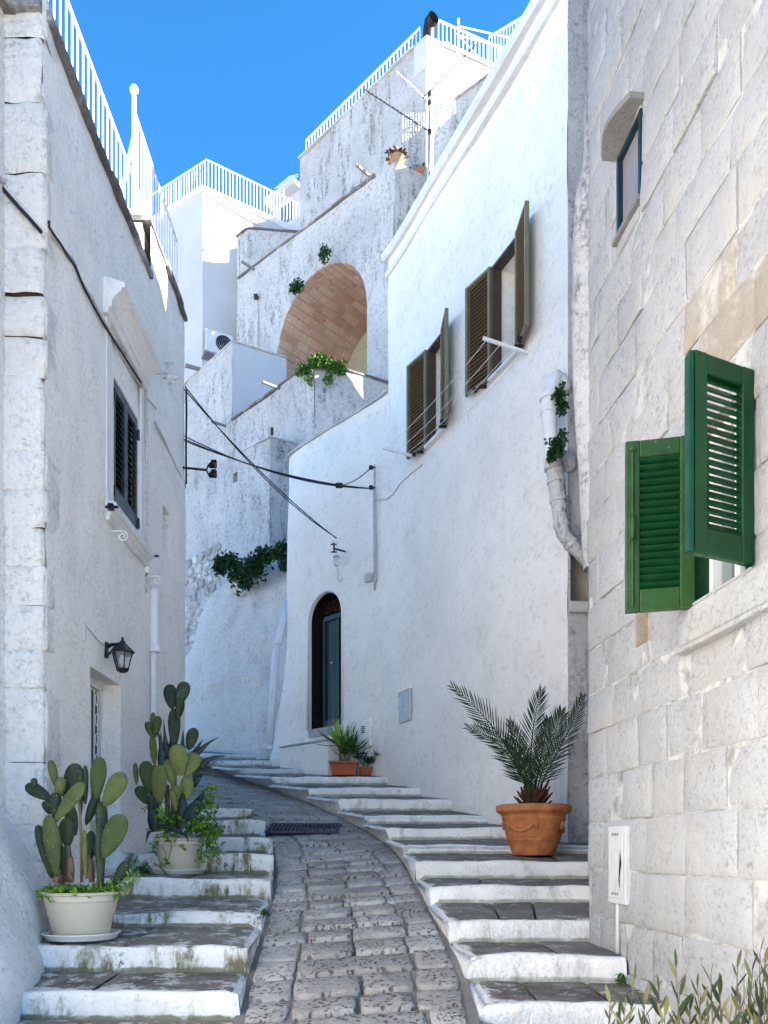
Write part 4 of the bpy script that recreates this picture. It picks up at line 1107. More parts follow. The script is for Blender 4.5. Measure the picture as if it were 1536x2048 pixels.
# ------------------------------------------------------------------ drainpipe on the right corner
dp = thing('drainpipe', WC.pix(1108, 930, .1), 'flaking white drainpipe bending down into the niche beside the stone wall', 'drainpipe')
def pj(u, v, n=.10): return WC.pix(u, v, n)
def pside(u, v, Y): return pt(u, v, Y)
sc_p = 7.25 / F
pa = [pt(1112, 755, 7.25), pt(1104, 775, 7.22), pt(1098, 810, 7.2), pt(1100, 860, 7.2), pt(1104, 925, 7.2)]
mb = MB(); mb.tube(pa, [.066, .072, .074, .066, .066], 16); mk('upper_pipe', mb, M['white_pipe'], dp, smooth=50)
pa = [pt(1106, 920, 7.19), pt(1112, 960, 7.18), pt(1117, 1000, 7.17), pt(1121, 1040, 7.16), pt(1126, 1068, 7.16), pt(1140, 1086, 7.17), pt(1158, 1104, 7.2), pt(1172, 1122, 7.3)]
mb = MB(); mb.tube(pa, [.074, .074, .072, .064, .062, .060, .056, .054], 16); mk('lower_pipe', mb, M['grey_pipe'], dp, smooth=50)
for (u, v, r, a) in ((1099, 822, .079, 0), (1098, 795, .088, 0), (1107, 935, .084, .1), (1112, 962, .083, .1), (1117, 1000, .082, .1), (1123, 1050, .075, .15), (1142, 1088, .07, .7)):
    p = pt(u, v, 7.2 if v < 930 else 7.17); mb = MB(); d = Vector((sin(a), 0, -cos(a))); mb.tube([p - d * .02, p + d * .02], r, 18); mk('pipe_ring', mb, M['grey_pipe' if v > 900 else 'white_pipe'], dp, smooth=50, bevel=.004)
mb = MB(); mb.lathe([(.03, -.10), (.09, -.06), (.10, 0), (.06, .07), (.02, .10)], pt(1118, 765, 7.28), 12, 1.1, .8)
for i, p in enumerate(mb.v): mb.v[i] = p + Vector((.02 * nz(p.x * 20, p.z * 20), 0, .02 * nz(p.z * 20, p.x * 20)))
mk('mortar_lump', mb, M['white'], dp, smooth=True)
mb = MB(); mb.lathe([(.02, -.10), (.08, -.07), (.10, 0), (.08, .05), (.02, .09)], pt(1136, 922, 7.25), 12, .9, .7); mk('mortar_lump', mb, M['old2'], dp, smooth=True)
# niche interior
mb = MB(); WR.box(mb, nich[0] - .05, nich[1] + .1, nich[2] - .05, nich[3] + .05, -.30, -.22); mk('niche_back', mb, M['stone_bare'], ch)
mb = MB(); WR.box(mb, nich[0] - .02, nich[1] + .05, nich[2] - .10, nich[2] + .0, -.2, .06); mk('niche_sill', mb, M['coping_light'], ch, bevel=.01)

# ------------------------------------------------------------------ right house of whitewashed blocks
rh = thing('right_house', (1.7, 3, .5), 'stone block house on the right with whitewash wearing off and bright green shutters', 'house')
WS = Path([(1.245, 4.88), (1.245 + .105 * 2.55, 2.33)])
g0, g1 = WS.s_at(1390), WS.s_at(1501)
GW = (g0, g1, 2.68, 3.44)
u0, u1 = WS.s_at(1235), WS.s_at(1283)
UW = (u0, u1, 4.97, 5.42)
# lower cell for the tiny recess under the left shutter
t0, t1 = WS.s_at(1270), WS.s_at(1300)
TW = (t0, t1, 2.66, 2.86)
sill_s0 = WS.s_at(1370)
HO = [GW, UW, TW]
courses = []
z = .1
while z < 10.4:
    h = random.uniform(.235, .285); courses.append((z, min(z + h, 10.6))); z += h
bcount = 0
def stone_block(s0, s1, z0, z1):
    g = .0035; mb = MB(); sd = random.random() * 90; pr = random.uniform(-.006, .008); tl = random.uniform(-.006, .006); tl2 = random.uniform(-.005, .005)
    gs0, gs1 = s0 + g, s1 - g; a0, a1 = z0 + g, z1 - g
    if gs1 - gs0 < .04 or a1 - a0 < .03: return
    nn = max(3, int((gs1 - gs0) / .10)); fx = [0, .03] + [(i + 1) / (nn + 1) for i in range(nn)] + [.97, 1]; fz = [0, .05, .3, .6, .95, 1]
    for j, tz in enumerate(fz):
        for i, tx in enumerate(fx):
            s_ = gs0 + (gs1 - gs0) * tx; zz = a0 + (a1 - a0) * tz
            n = pr + tl * (tx - .5) * 2 + tl2 * (tz - .5) * 2 + .007 * nz(s_ * 5 + sd, zz * 5) + .004 * nz(s_ * 16, zz * 16, sd)
            if i in (0, len(fx) - 1): n -= .004
            if j in (0, len(fz) - 1): n -= .007
            zz += .004 * nz(s_ * 6, z0) ; mb.v.append(WS.P(s_, zz, n))
    w = len(fx); hh = len(fz)
    for j in range(hh - 1):
        for i in range(w - 1):
            a = j * w + i; mb.f.append([a, a + 1, a + w + 1, a + w]); mb.m.append(0)
    ring = [i for i in range(w)] + [j * w + w - 1 for j in range(1, hh)] + [(hh - 1) * w + i for i in range(w - 2, -1, -1)] + [j * w for j in range(hh - 2, 0, -1)]
    cen = ((s0 + s1) / 2, (z0 + z1) / 2); nrm_ = WS.P(cen[0], 0, 0) - WS.P(cen[0], 0, .14)
    b = len(mb.v)
    for k in ring: mb.v.append(mb.v[k] + nrm_)
    n_ = len(ring)
    for k in range(n_):
        k2 = (k + 1) % n_; mb.f.append([ring[k], b + k, b + k2, ring[k2]]); mb.m.append(0)
    uu = WS.u(cen[0]); vv = HZ - (cen[1] - EYE) * F / WS.P(cen[0], 0).y
    # whitewash has come off in a broad diagonal band up on the right and here and there
    bare = (vv < 2400 and uu > 1400 and 430 < vv + (uu - 1500) * .9 < 660 and nz(s0 * 3, z0 * 3, 5) > -.25) or (uu > 1390 and 1240 < vv < 1330 and random.random() < .3)
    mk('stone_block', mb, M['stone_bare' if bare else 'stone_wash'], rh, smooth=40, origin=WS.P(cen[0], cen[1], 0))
for ci, (za, zb_) in enumerate(courses):
    s_ = -random.uniform(0, .2) if ci % 2 else 0.0; L = WS.L if za < 4 else 3.2
    s_ = 0.0; first = True
    while s_ < L:
        w = random.uniform(.30, .58); 
        if first and ci % 2: w = random.uniform(.18, .3)
        first = False
        e = min(L, s_ + w)
        # clip against openings
        rects = [(s_, e, za, zb_)]
        for (h0, h1, hz0, hz1) in HO:
            new = []
            for (a, b, c, d) in rects:
                if b <= h0 or a >= h1 or d <= hz0 or c >= hz1: new.append((a, b, c, d)); continue
                if a < h0: new.append((a, h0, c, d))
                if b > h1: new.append((h1, b, c, d))
                if c < hz0: new.append((max(a, h0), min(b, h1), c, hz0))
                if d > hz1: new.append((max(a, h0), min(b, h1), hz1, d))
            rects = new
        for r in rects: stone_block(*r)
        s_ = e
def bk(s, n): p = WS.P(s, 0, n); return (p.x, p.y)
mb = MB(); mb.prism([bk(.02, -.45), bk(2.50, -.45), (6, 2.35), (6, 7.6), (1.95, 7.28)], -.5, 10.6); mk('wall_core', mb, M['joint'], rh)
# mortar bed behind the joints (open where the windows are)
mb = MB(); wall_sheet(mb, WS, 0.0, WS.L, -.5, 10.6, step=.6, holes=[(h[0], h[1], h[2], h[3], .36) for h in HO], amp=0, amp2=0, n0=-.008); mk('mortar_bed', mb, M['joint'], rh)
# end face of the house and the lumpy render at its far corner
EF = Path([(1.26, 4.90), (1.8, 7.25)])
mb = MB(); mb.prism([(1.262, 4.90), (1.33, 4.86), (2.2, 7.1), (2.3, 7.32), (1.86, 7.29)], -.5, 9.9); mk('end_wall', mb, M['stone_wash'], rh)
mb = MB(); nz_, na = 60, 12
for j in range(nz_ + 1):
    z = 3.35 + (9.9 - 3.35) * j / nz_
    v = HZ - (z - EYE) * F / 4.9
    bul = lerp_tab([(-900, -.02), (100, -.035), (300, .0), (390, .055), (600, .07), (760, .06), (960, .02), (1080, .0), (1200, -.02)], v)
    bul += .012 * nz(z * 3, 1) + .008 * nz(z * 9, 4)
    for i in range(na + 1):
        a = i / na   # from the wall face round the corner to the back
        cx, cy = 1.262, 4.90
        ang = -pi / 2 - .3 + (pi * .9) * -a
        r = max(.01, .055 + bul)
        x = cx + .03 + r * cos(ang) * 1.0; y = cy + .03 + (.055 + bul * .5) * sin(ang) * .7 + a * .1
        mb.v.append(Vector((x + .006 * nz(z * 12, a * 5), y, z)))
for j in range(nz_):
    for i in range(na):
        a = j * (na + 1) + i; mb.f.append([a, a + na + 1, a + na + 2, a + 1]); mb.m.append(0)
mk('corner_render', mb, M['old2'], rh, smooth=True)
# green shutters
win = thing('window', WS.P(g0, GW[2], 0)); win.parent = rh; win.location = WS.P(g0, GW[2], 0) - wloc(rh)
mb = MB(); WS.box(mb, g0, g0 + .035, 2.68, 3.44, -.16, -.06); WS.box(mb, g1 - .035, g1, 2.68, 3.44, -.16, -.06); WS.box(mb, g0 + .035, g1 - .035, 3.40, 3.439, -.16, -.06); WS.box(mb, g0 + .035, g1 - .035, 2.681, 2.72, -.16, -.06)
WS.box(mb, (g0 + g1) / 2 - .02, (g0 + g1) / 2 + .02, 2.72, 3.40, -.14, -.07); mk('frame', mb, M['white_paint'], win, bevel=.004)
mb = MB(); WS.box(mb, g0 + .03, g1 - .03, 2.7, 3.42, -.115, -.105); mk('pane', mb, M['glass'], win)
mb = MB()
for i in range(24):
    q = g0 + .03 + (g1 - g0 - .06) * i / 24; d = .03 * (i % 2); WS.box(mb, q, q + (g1 - g0) / 24, 2.7, 3.42, -.20 - d, -.19 - d)
mk('curtain', mb, M['curtain'], win)
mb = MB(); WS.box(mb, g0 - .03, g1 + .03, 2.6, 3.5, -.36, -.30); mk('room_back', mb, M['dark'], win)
for qa, qb in ((g0, g0 + .012), (g1 - .012, g1)): mb = MB(); WS.box(mb, qa, qb, 2.68, 3.44, -.06, .016); mk('shutter_frame', mb, M['green_r'], win)
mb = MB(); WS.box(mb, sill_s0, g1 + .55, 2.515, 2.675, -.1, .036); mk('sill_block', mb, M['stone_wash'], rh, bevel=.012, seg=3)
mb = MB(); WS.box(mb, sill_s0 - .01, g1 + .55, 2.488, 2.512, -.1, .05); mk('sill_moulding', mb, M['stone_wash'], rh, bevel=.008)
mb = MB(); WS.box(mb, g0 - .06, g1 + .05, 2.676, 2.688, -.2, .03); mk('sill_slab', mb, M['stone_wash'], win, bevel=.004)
def green_shutter(hinge, free, z0, z1, mats, flip, label, nsl, tilt, cover=1.1):
    H = Vector((hinge[0], hinge[1], z0)); E = Vector((free[0], free[1], z0)); ax = E - H
    nn = Vector((ax.y, -ax.x, 0)).normalized()
    if nn.y > 0: nn = -nn
    o = louvre(rh, H, ax, ax.length, z1 - z0, .036, mats, nsl, rail=.062, toprail=.075, botrail=.10, tilt=tilt, cover=cover, outn=nn, label=label, slat_t=.007, bev=.005)
    axn = ax.normalized()
    return o, H, axn, nn, ax.length
so, H, axn, nn, Lw = green_shutter((1.372, 3.535), (1.0845, 3.60), 2.665, 3.43, ('green_l', 'green_r'), False, 'left shutter leaf of lighter olive green with an espagnolette bolt', 18, -.95, 1.15)
mb = MB(); a = H + axn * (Lw - .03) + nn * .026
mb.tube([a + Vector((0, 0, .02)), a + Vector((0, 0, .74))], .0055, 6); mk('bolt_rod', mb, M['green_l'], so)
mb = MB(); mb.box(a + Vector((0, 0, .37)), (.03, .012, .12)); mb.tube([a + nn * .012 + Vector((0, 0, .32)), a + nn * .02 + Vector((0, 0, .38)), a + nn * .012 + Vector((0, 0, .42))], [.008, .011, .007], 8); mk('bolt_handle', mb, M['green_l'], so, bevel=.004)
mb = MB(); mb.lathe([(.016, -.006), (.016, .006)], a + Vector((0, 0, .72)), 10); mb.box(a + Vector((0, .0, .72)), (.026, .012, .024)); mk('bolt_keeper', mb, M['green_l'], so, bevel=.003)
so2, H, axn, nn, Lw = green_shutter((1.422, 3.10), (1.142, 2.97), 2.70, 3.452, ('green_r', 'green_r'), True, 'right shutter leaf of dark green standing open nearer the camera', 19, .62, 1.22)
mb = MB(); mb.bar(H + axn * (Lw + .006) + Vector((0, 0, .005)) - nn * .006, H + axn * (Lw + .006) + Vector((0, 0, .745)) - nn * .006, .018, .05); mk('lap_strip', mb, M['green_r'], so2, bevel=.004)
for zz in (2.83, 3.33): mb = MB(); mb.tube([H + Vector((.008, 0, zz - 2.73)), H + Vector((.008, 0, zz - 2.65))], .010, 8); mb.bar(H + Vector((0, 0, zz - 2.69)), H + Vector((.05, .06, zz - 2.69)), .012, .03); mk('hinge', mb, M['green_r'], so2)
# little recess under the left leaf
mb = MB(); WS.box(mb, t0 - .02, t1 + .02, TW[2] - .05, TW[3] + .05, -.1, -.06); mk('recess_back', mb, M['stone_bare'], rh)
mb = MB(); WS.box(mb, t0, t0 + .02, TW[2], TW[3], -.06, .0); mk('recess_jamb', mb, M['stone_bare'], rh)
# upper window with concrete hood
w2 = thing('window', WS.P(u0, UW[2], 0)); w2.parent = rh; w2.location = WS.P(u0, UW[2], 0) - wloc(rh)
mb = MB(); t = .028
WS.box(mb, u0, u0 + t, UW[2], UW[3], -.05, .008); WS.box(mb, u1 - t, u1, UW[2], UW[3], -.05, .008); WS.box(mb, u0 + t, u1 - t, UW[3] - t, UW[3], -.05, .006); WS.box(mb, u0 + t, u1 - t, UW[2], UW[2] + t * 1.3, -.05, .006)
mk('frame', mb, M['window_dark'], w2, bevel=.003)
mb = MB(); WS.box(mb, u0 + t, u1 - t, UW[2] + t, UW[3] - t, -.03, -.02); mk('pane', mb, M['screen'], w2)
mb = MB(); WS.box(mb, u0 - .012, u1 + .012, UW[2] - .028, UW[2] - .002, -.05, .03); mk('sill', mb, M['concrete'], w2, bevel=.004)
mb = MB(); N = 12; a0_, a1_ = u0 - .035, u1 + .03; lp = []
for i in range(N + 1):
    t_ = i / N; s_ = a0_ + (a1_ - a0_) * t_; lp.append((s_, .075 + .055 * sin(pi * t_)))
for zz in (UW[3] + .018, UW[3] + .05):
    for s_, n in lp: mb.v.append(WS.P(s_, zz, n))
    for s_, n in lp: mb.v.append(WS.P(s_, zz, -.05))
m = N + 1
for i in range(N):
    mb.f += [[i, m + i, m + i + 1, i + 1], [2 * m + i, 2 * m + i + 1, 3 * m + i + 1, 3 * m + i], [i, i + 1, 2 * m + i + 1, 2 * m + i]]; mb.m += [0, 0, 0]
mb.f += [[0, 2 * m, 3 * m, m], [N, m + N, 3 * m + N, 2 * m + N]]; mb.m += [0, 0]
mk('concrete_hood', mb, M['concrete'], w2)
# meter cabinet
q0_, q1_ = WS.s_at(1226), WS.s_at(1261)
mc = thing('meter_cabinet', WS.P(q0_, 1.3, 0), 'narrow white cracked meter cabinet low on the stone block wall', 'cabinet')
zt = EYE + (HZ - 1652) / F * 4.35; zb2 = EYE + (HZ - 1808) / F * 4.35
mb = MB(); WS.box(mb, q0_, q1_, zb2, zt, -.01, .028); mk('cabinet_body', mb, M['cabinet'], mc, bevel=.005)
mb = MB(); WS.box(mb, q0_ + .02, q1_ - .02, zb2 + .03, zt - .02, .0285, .035); dor = mk('cabinet_door', mb, M['cabinet'], mc, bevel=.004)
mb = MB(); cq = (q0_ + q1_) / 2; ww = (q1_ - q0_)
WS.box(mb, cq - ww * .22, cq + ww * .10, zb2 + .12, zt - .13, 0.036, 0.041); WS.box(mb, cq - ww * .30, cq + ww * .18, zb2 + .15, zt - .16, 0.036, 0.039); WS.box(mb, cq - ww * .16, cq + ww * .04, zb2 + .06, zt - .07, 0.036, 0.038); mk('raised_panel', mb, M['cabinet'], dor, bevel=.003)
for zc in (zt - .045, zb2 + .055):
    for k in range(4):
        mb = MB(); p = cq - ww * .18 + ww * .1 * k; WS.box(mb, p - .004, p + .004, zc - .007, zc + .007, .035, .0365); mk('vent_slot', mb, M['dark'], dor)
mb = MB(); e = [WS.P(cq + ww * .28, zt - .13, .0365), WS.P(cq + ww * .20, zb2 + .13, .0365), WS.P(cq + ww * .27, zb2 + .08, .0365), WS.P(cq + ww * .26, zb2 + .15, .0365), WS.P(cq + ww * .36, zb2 + .22, .0365)]
mb.extr(e, WS.P(cq, 0, .0005) - WS.P(cq, 0, 0)); mk('broken_gap', mb, M['dark'], dor)
mb = MB(); mb.tube([WS.P(cq - .02, zb2 - .0, .012), WS.P(cq - .022, zb2 - .1, .012), WS.P(cq - .02, 1.03, .012)], .012, 8); mk('conduit', mb, M['cabinet'], mc, smooth=True)
# ------------------------------------------------------------------ buildings up the hill
def ray_path(u0, Y0, slope, u1, ext0=0, ext1=0):
    """straight wall through pixel column u0 at depth Y0, plan direction dX/dY = slope, reaching column u1"""
    x0 = (u0 - CX) / F * Y0; k = (u1 - CX) / F
    # x = x0 + slope*(Y-Y0) ; x = k*Y
    Y1 = (x0 - slope * Y0) / (k - slope); x1 = k * Y1
    a, b = Vector((x0, Y0)), Vector((x1, Y1))
    if u1 < u0: a, b = b, a; ext0, ext1 = ext0, ext1
    d = (b - a).normalized(); a2 = a - d * ext0; b2 = b + d * ext1
    return Path([(a2.x, a2.y), (b2.x, b2.y)])
def zof(v, Y): return EYE + (HZ - v) / F * Y
def core(par, W, z0, z1, dep, inset=.42, mat='interior', extra=None, s0=0, s1=None):
    s1 = W.L if s1 is None else s1
    a, b = W.P(s0, 0, -inset), W.P(s1, 0, -inset); c, d = W.P(s1, 0, -dep), W.P(s0, 0, -dep)
    mb = MB(); mb.prism([(p.x, p.y) for p in (a, b, c, d)], z0, z1); return mk('wall_core', mb, M[mat], par)

# terrace wall block with the green trailing plant (left face and right face), higher on its left
tb = thing('terrace_house', (-2.5, 15.5, 3.2), 'rough white terraced house at the back with a trailing plant on its parapet corner', 'house')
TL = ray_path(630, 14.5, -.926, 372, ext0=1.2)     # s=0 is far left
TR = ray_path(630, 14.5, 1.9, 790)
sC = TL.s_at(465)
mb = MB(); wall_sheet(mb, TL, 0, sC, 2.5, 12.12, step=.25, amp=.05, amp2=.02, seed=21)
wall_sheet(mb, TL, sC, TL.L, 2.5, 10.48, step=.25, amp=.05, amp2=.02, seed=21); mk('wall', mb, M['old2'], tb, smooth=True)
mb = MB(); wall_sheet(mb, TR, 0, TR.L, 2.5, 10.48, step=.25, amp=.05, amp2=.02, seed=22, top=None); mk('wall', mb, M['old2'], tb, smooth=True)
cC = TL.P(sC, 0, 0); CR = Path([(cC.x, cC.y), (cC.x + 1.9 * .55, cC.y + .55)])
mb = MB(); wall_sheet(mb, CR, 0, CR.L, 9.5, 12.12, step=.4, amp=.01, amp2=0, seed=23); mk('wall', mb, M['far'], tb, smooth=True)
coping(tb, TL, sC + .02, TL.L + .02, 10.45, .05, .04, back=.3, L=.8)
coping(tb, TR, .0, TR.L, 10.45, .05, .04, back=.3, L=.8)
coping(tb, TL, .4, sC, 12.09, .04, .01, back=.3, mat='coping_light', L=.9)
coping(tb, CR, .0, CR.L, 12.09, .04, .03, back=.2, mat='coping_light', L=.5)
mb = MB()
A = TL.P(0, 0, -.1); B = TL.P(TL.L, 0, -.1); C = TR.P(TR.L, 0, -.15)
mb.prism([(A.x, A.y), (B.x, B.y + .15), (C.x, C.y), (1.6, 17.4), (-4, 19.0), (A.x, 20)], 1, 10.3)
D_ = TL.P(sC - .1, 0, -.15); mb.prism([(A.x, A.y), (D_.x, D_.y), (CR.p[1].x - .1, CR.p[1].y + .1), (CR.p[1].x - 1.2, CR.p[1].y + 1.0), (A.x + .8, A.y + 1.5)], 9, 12.05)
mk('wall_core', mb, M['interior'], tb)
# waterspouts
for W_, u, v, L_ in ((TL, 560, 777, .4), (TL, 452, 852, .35)):
    q, z = W_.at(u, v); mb = MB(); mb.bar(W_.P(q, z, -.05), W_.P(q, z - .03, L_), .04); mk('waterspout', mb, M['concrete'], tb)
q, z = TL.at(400, 738); mb = MB(); mb.bar(TL.P(q, z, -.05), TL.P(q - .1, z, .3), .09, .05); mk('waterspout', mb, M['concrete'], tb)
# rubble masonry showing low down behind the left house
def rubble(par, W, u0, u1, v0, v1, seedn, big=.3):
    mb0 = None; q0, _ = W.at(u0, v0); q1, _ = W.at(u1, v0)
    _, zt_ = W.at((u0 + u1) / 2, v0); _, zb_ = W.at((u0 + u1) / 2, v1); z = zb_; rr = random.Random(seedn)
    while z < zt_:
        h = rr.uniform(.13, .26); s_ = q0 + rr.uniform(-.1, .1)
        while s_ < q1:
            w = rr.uniform(.18, .42); mb = MB(); cx_, cz_ = s_ + w / 2, z + h / 2; sd = rr.random() * 40
            if rr.random() < .88:
                n = 9; ringz = []
                for (f, nn) in ((1, -.03), (.93, .025), (.6, .045)):
                    for k in range(n):
                        a = 2 * pi * k / n; ca, sa = cos(a), sin(a); e = 1 / max(abs(ca), abs(sa)) ** .75
                        r1 = f * (1 + .34 * nz(ca * 1.9 + sd, sa * 1.9)) * e
                        mb.v.append(W.P(max(0, min(W.L, cx_ + ca * r1 * w * .46)), cz_ + sa * r1 * h * .45, nn * rr.uniform(.7, 1.15)))
                mb.v.append(W.P(max(0, min(W.L, cx_)), cz_, .048))
                for t_ in range(2):
                    for k in range(n): a = t_ * n + k; b = t_ * n + (k + 1) % n; mb.f.append([a, b, b + n, a + n]); mb.m.append(0)
                for k in range(n): mb.f.append([2 * n + k, 2 * n + (k + 1) % n, 3 * n]); mb.m.append(0)
                mk('rubble_stone', mb, M['rubble'], par, smooth=True, origin=W.P(max(0, min(W.L, cx_)), cz_, 0))
            s_ += w + .012
        z += h + .01
rubble(tb, TL, 368, 432, 1120, 1345, 5)

# lower block in front of it with the small square window
lb = thing('low_block', (-2.3, 15, 3.3), 'plain white lower block with one small square window above the rough cast bank', 'building')
LL = ray_path(540, 14.6, -1.2, 455)
LR = ray_path(540, 14.6, 1.9, 612)
q0w, z0w = LL.at(466, 967); q1w, z1w = LL.at(475, 945)
mb = MB(); wall_sheet(mb, LL, 0, LL.L, 2.5, 9.15, step=.2, holes=[(q0w, q1w, z0w, z1w + .02, .25)], amp=.04, amp2=.02, seed=31); mk('wall', mb, M['old2'], lb, smooth=50)
mb = MB(); wall_sheet(mb, LR, 0, LR.L, 2.5, 9.15, step=.2, amp=.03, amp2=.02, seed=32); mk('wall', mb, M['old'], lb, smooth=True)
mb = MB(); LL.box(mb, q0w - .02, q1w + .02, z0w - .02, z1w + .04, -.27, -.24); mk('window', mb, M['concrete'], lb)
mb = MB(); p = [LL.P(0, 0, 0), LL.P(LL.L, 0, -.12), LR.P(LR.L, 0, -.12), LL.P(.2, 0, -1.5)]; mb.prism([(a.x, a.y + (.15 if i in (0, 1) else 0)) for i, a in enumerate(p)], 2, 9.02); mk('wall_core', mb, M['interior'], lb)
coping(lb, LL, .3, LL.L, 9.13, .035, .02, back=.25, mat='coping_light', L=.6); coping(lb, LR, 0, LR.L, 9.13, .035, .02, back=.25, mat='coping_light', L=.6)
p = LL.P(LL.L - .35, 9.2, -.1); mb = MB(); mb.extr([LL.P(LL.L - .8, 9.15, -.06), LL.P(LL.L - .25, 9.15, -.06), LL.P(LL.L - .45, 9.32, -.06)], (.1, .1, 0)); mk('broken_plaster', mb, M['far'], lb)
p = LL.P(LL.L, 9.2, -.05); mb = MB(); mb.tube([p, p + Vector((0, 0, .12))], .03, 6); mk('vent_stub', mb, M['darkmetal'], lb)

# rough cast battered bank below
bank = thing('retaining_bank', (-2.5, 13.6, 3.2), 'steep rough cast whitewashed bank rising from the upper steps to the creeper', 'wall')
mb = MB(); n1, n2 = 70, 60
topc = [(368, 1320, 16.2), (385, 1290, 15.9), (400, 1235, 15.6), (425, 1185, 15.2), (460, 1160, 14.9), (500, 1148, 14.6), (540, 1120, 14.45), (575, 1105, 14.2), (640, 1100, 13.8)]
botc = [(368, 1478, 15.4), (400, 1482, 14.9), (440, 1492, 14.3), (480, 1498, 13.9), (520, 1502, 13.5), (560, 1502, 13.25), (575, 1500, 13.15), (640, 1500, 12.9)]
def tabn(tab, u, k):
    return lerp_tab([(a[0], a[k]) for a in tab], u)
for j in range(n2 + 1):
    h = j / n2
    for i in range(n1 + 1):
        u = 360 + (640 - 360) * i / n1
        a = pt(u, tabn(botc, u, 1) + 25, tabn(botc, u, 2)); b = pt(u, tabn(topc, u, 1), tabn(topc, u, 2))
        p = a.lerp(b, h); p.y += .25 * sin(pi * h) * -.6
        p += Vector((.0, -1, 0)) * (.09 * nz(p.x * 1.3, p.z * 1.3, 2) + .05 * nz(p.x * 4, p.z * 4, 6) + .03 * nz(p.x * 10, p.z * 10, 8) + .018 * nz(p.x * 22, p.z * 22, 3))
        mb.v.append(p)
for i in range(n1 + 1):
    p = mb.v[n2 * (n1 + 1) + i]; mb.v.append(p + Vector((.1, .9, .10)))
for j in range(n2 + 1):
    for i in range(n1):
        a = j * (n1 + 1) + i; mb.f.append([a, a + 1, a + n1 + 2, a + n1 + 1]); mb.m.append(0)
mk('bank_face', mb, M['apron'], bank, smooth=True)
mb = MB(); mb.tube([pt(574, 1205, 13.55), pt(566, 1250, 13.4), pt(555, 1285, 13.25), pt(550, 1320, 13.1), pt(545, 1400, 12.95), pt(539, 1500, 12.85)], .055, 10)
rp = mk('rainwater_pipe', mb, M['white_pipe'], None, smooth=True); tag(rp, 'pale rainwater pipe leaning down beside the rough cast bank to the steps', 'drainpipe')
mb = MB()
for v_, u_ in ((1285, 555), (1320, 550), (1495, 540)): p = pt(u_, v_, 13.2 if v_ < 1400 else 12.86); mb.tube([p - Vector((0, 0, .03)), p + Vector((0, 0, .03))], .066, 12)
mk('pipe_ring', mb, M['white_pipe'], rp, smooth=50)

# tall plain apartment block with a corner at column 405
ap = thing('apartment_block', (-4.5, 20.5, 4), 'tall plain smooth white block at the back left with a railed roof terrace', 'building')
AL = ray_path(405, 20, -1.52, 300); AR = ray_path(405, 20, 1.62, 640, ext1=.5)
zt = zof(372, 20)
for W_, sd in ((AL, 41), (AR, 42)):
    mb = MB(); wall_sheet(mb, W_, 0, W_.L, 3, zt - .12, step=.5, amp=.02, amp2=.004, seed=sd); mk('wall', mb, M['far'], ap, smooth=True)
    mb = MB(); W_.strip(mb, -0.0, W_.L, [(-.2, zt - .14), (.03, zt - .14), (.06, zt - .1), (.06, zt - .02), (.03, zt), (-.3, zt)], 5); mk('roof_edge', mb, M['trim'], ap)
p0, p1, p2 = AL.P(0, 0, -.05), AR.P(0, 0, 0) + Vector((0, .1, 0)), AR.P(AR.L, 0, -.05); mb = MB()
mb.prism([(p0.x, p0.y), (p1.x, p1.y), (p2.x, p2.y), (p2.x - 3, p2.y + 5), (p0.x - 3, p0.y + 5)], 2, zt - .06); mk('wall_core', mb, M['interior'], ap)
run(ap, AR, [(410, 388), (450, 412), (490, 436), (530, 458), (560, 470)], .012, 'cable_w', n=.02)
pL = AL.P(0.0, 0, -.12); pc = AL.P(AL.L - .02, 0, -.15); pR = AR.P(AR.L - .4, 0, -.12)
railing('roof_railing', [(pL.x - 1.5, pL.y + 1.0), (pL.x, pL.y), (pc.x, pc.y), (pR.x, pR.y)], [zt] * 4, [zof(310, 20)] * 4, 'white barred railing round the terrace of the tall plain block', 74, r=.014, rr=.017)

# roof room with blue louvres beyond
rr_ = thing('roof_room', (-3, 22.5, 16), 'small white roof room with blue louvred window and a projecting canopy', 'building')
RW = ray_path(600, 21.7, -1.4, 545); RW2 = ray_path(604, 21.6, 1.6, 680)
mb = MB(); wall_sheet(mb, RW, 0, RW.L, 15, zof(402, 22.4), step=.5, amp=0, amp2=0); mk('wall', mb, M['far'], rr_)
mb = MB(); wall_sheet(mb, RW2, 0, RW2.L, 15, zof(402, 22.4), step=.5, amp=0, amp2=0); mk('wall', mb, M['far'], rr_)
zc_ = zof(378, 21.8)
mb = MB(); RW.strip(mb, -.1, RW.L + .05, [(-.3, zc_ - .1), (.25, zc_ - .1), (.28, zc_), (-.3, zc_ + .03)], 3); mk('canopy', mb, M['far'], rr_)
mb = MB(); a = RW.s_at(562); b = RW.s_at(586); RW.box(mb, a, b, zof(452, 22), zof(405, 22), .0, .02); wf = mk('window', mb, M['white_paint'], rr_)
for k in range(4): mb = MB(); w_ = (b - a) / 4; RW.box(mb, a + w_ * k + .02, a + w_ * (k + 1) - .02, zof(449, 22), zof(412, 22), .021, .035); mk('shutter_leaf', mb, M['blue'], wf)

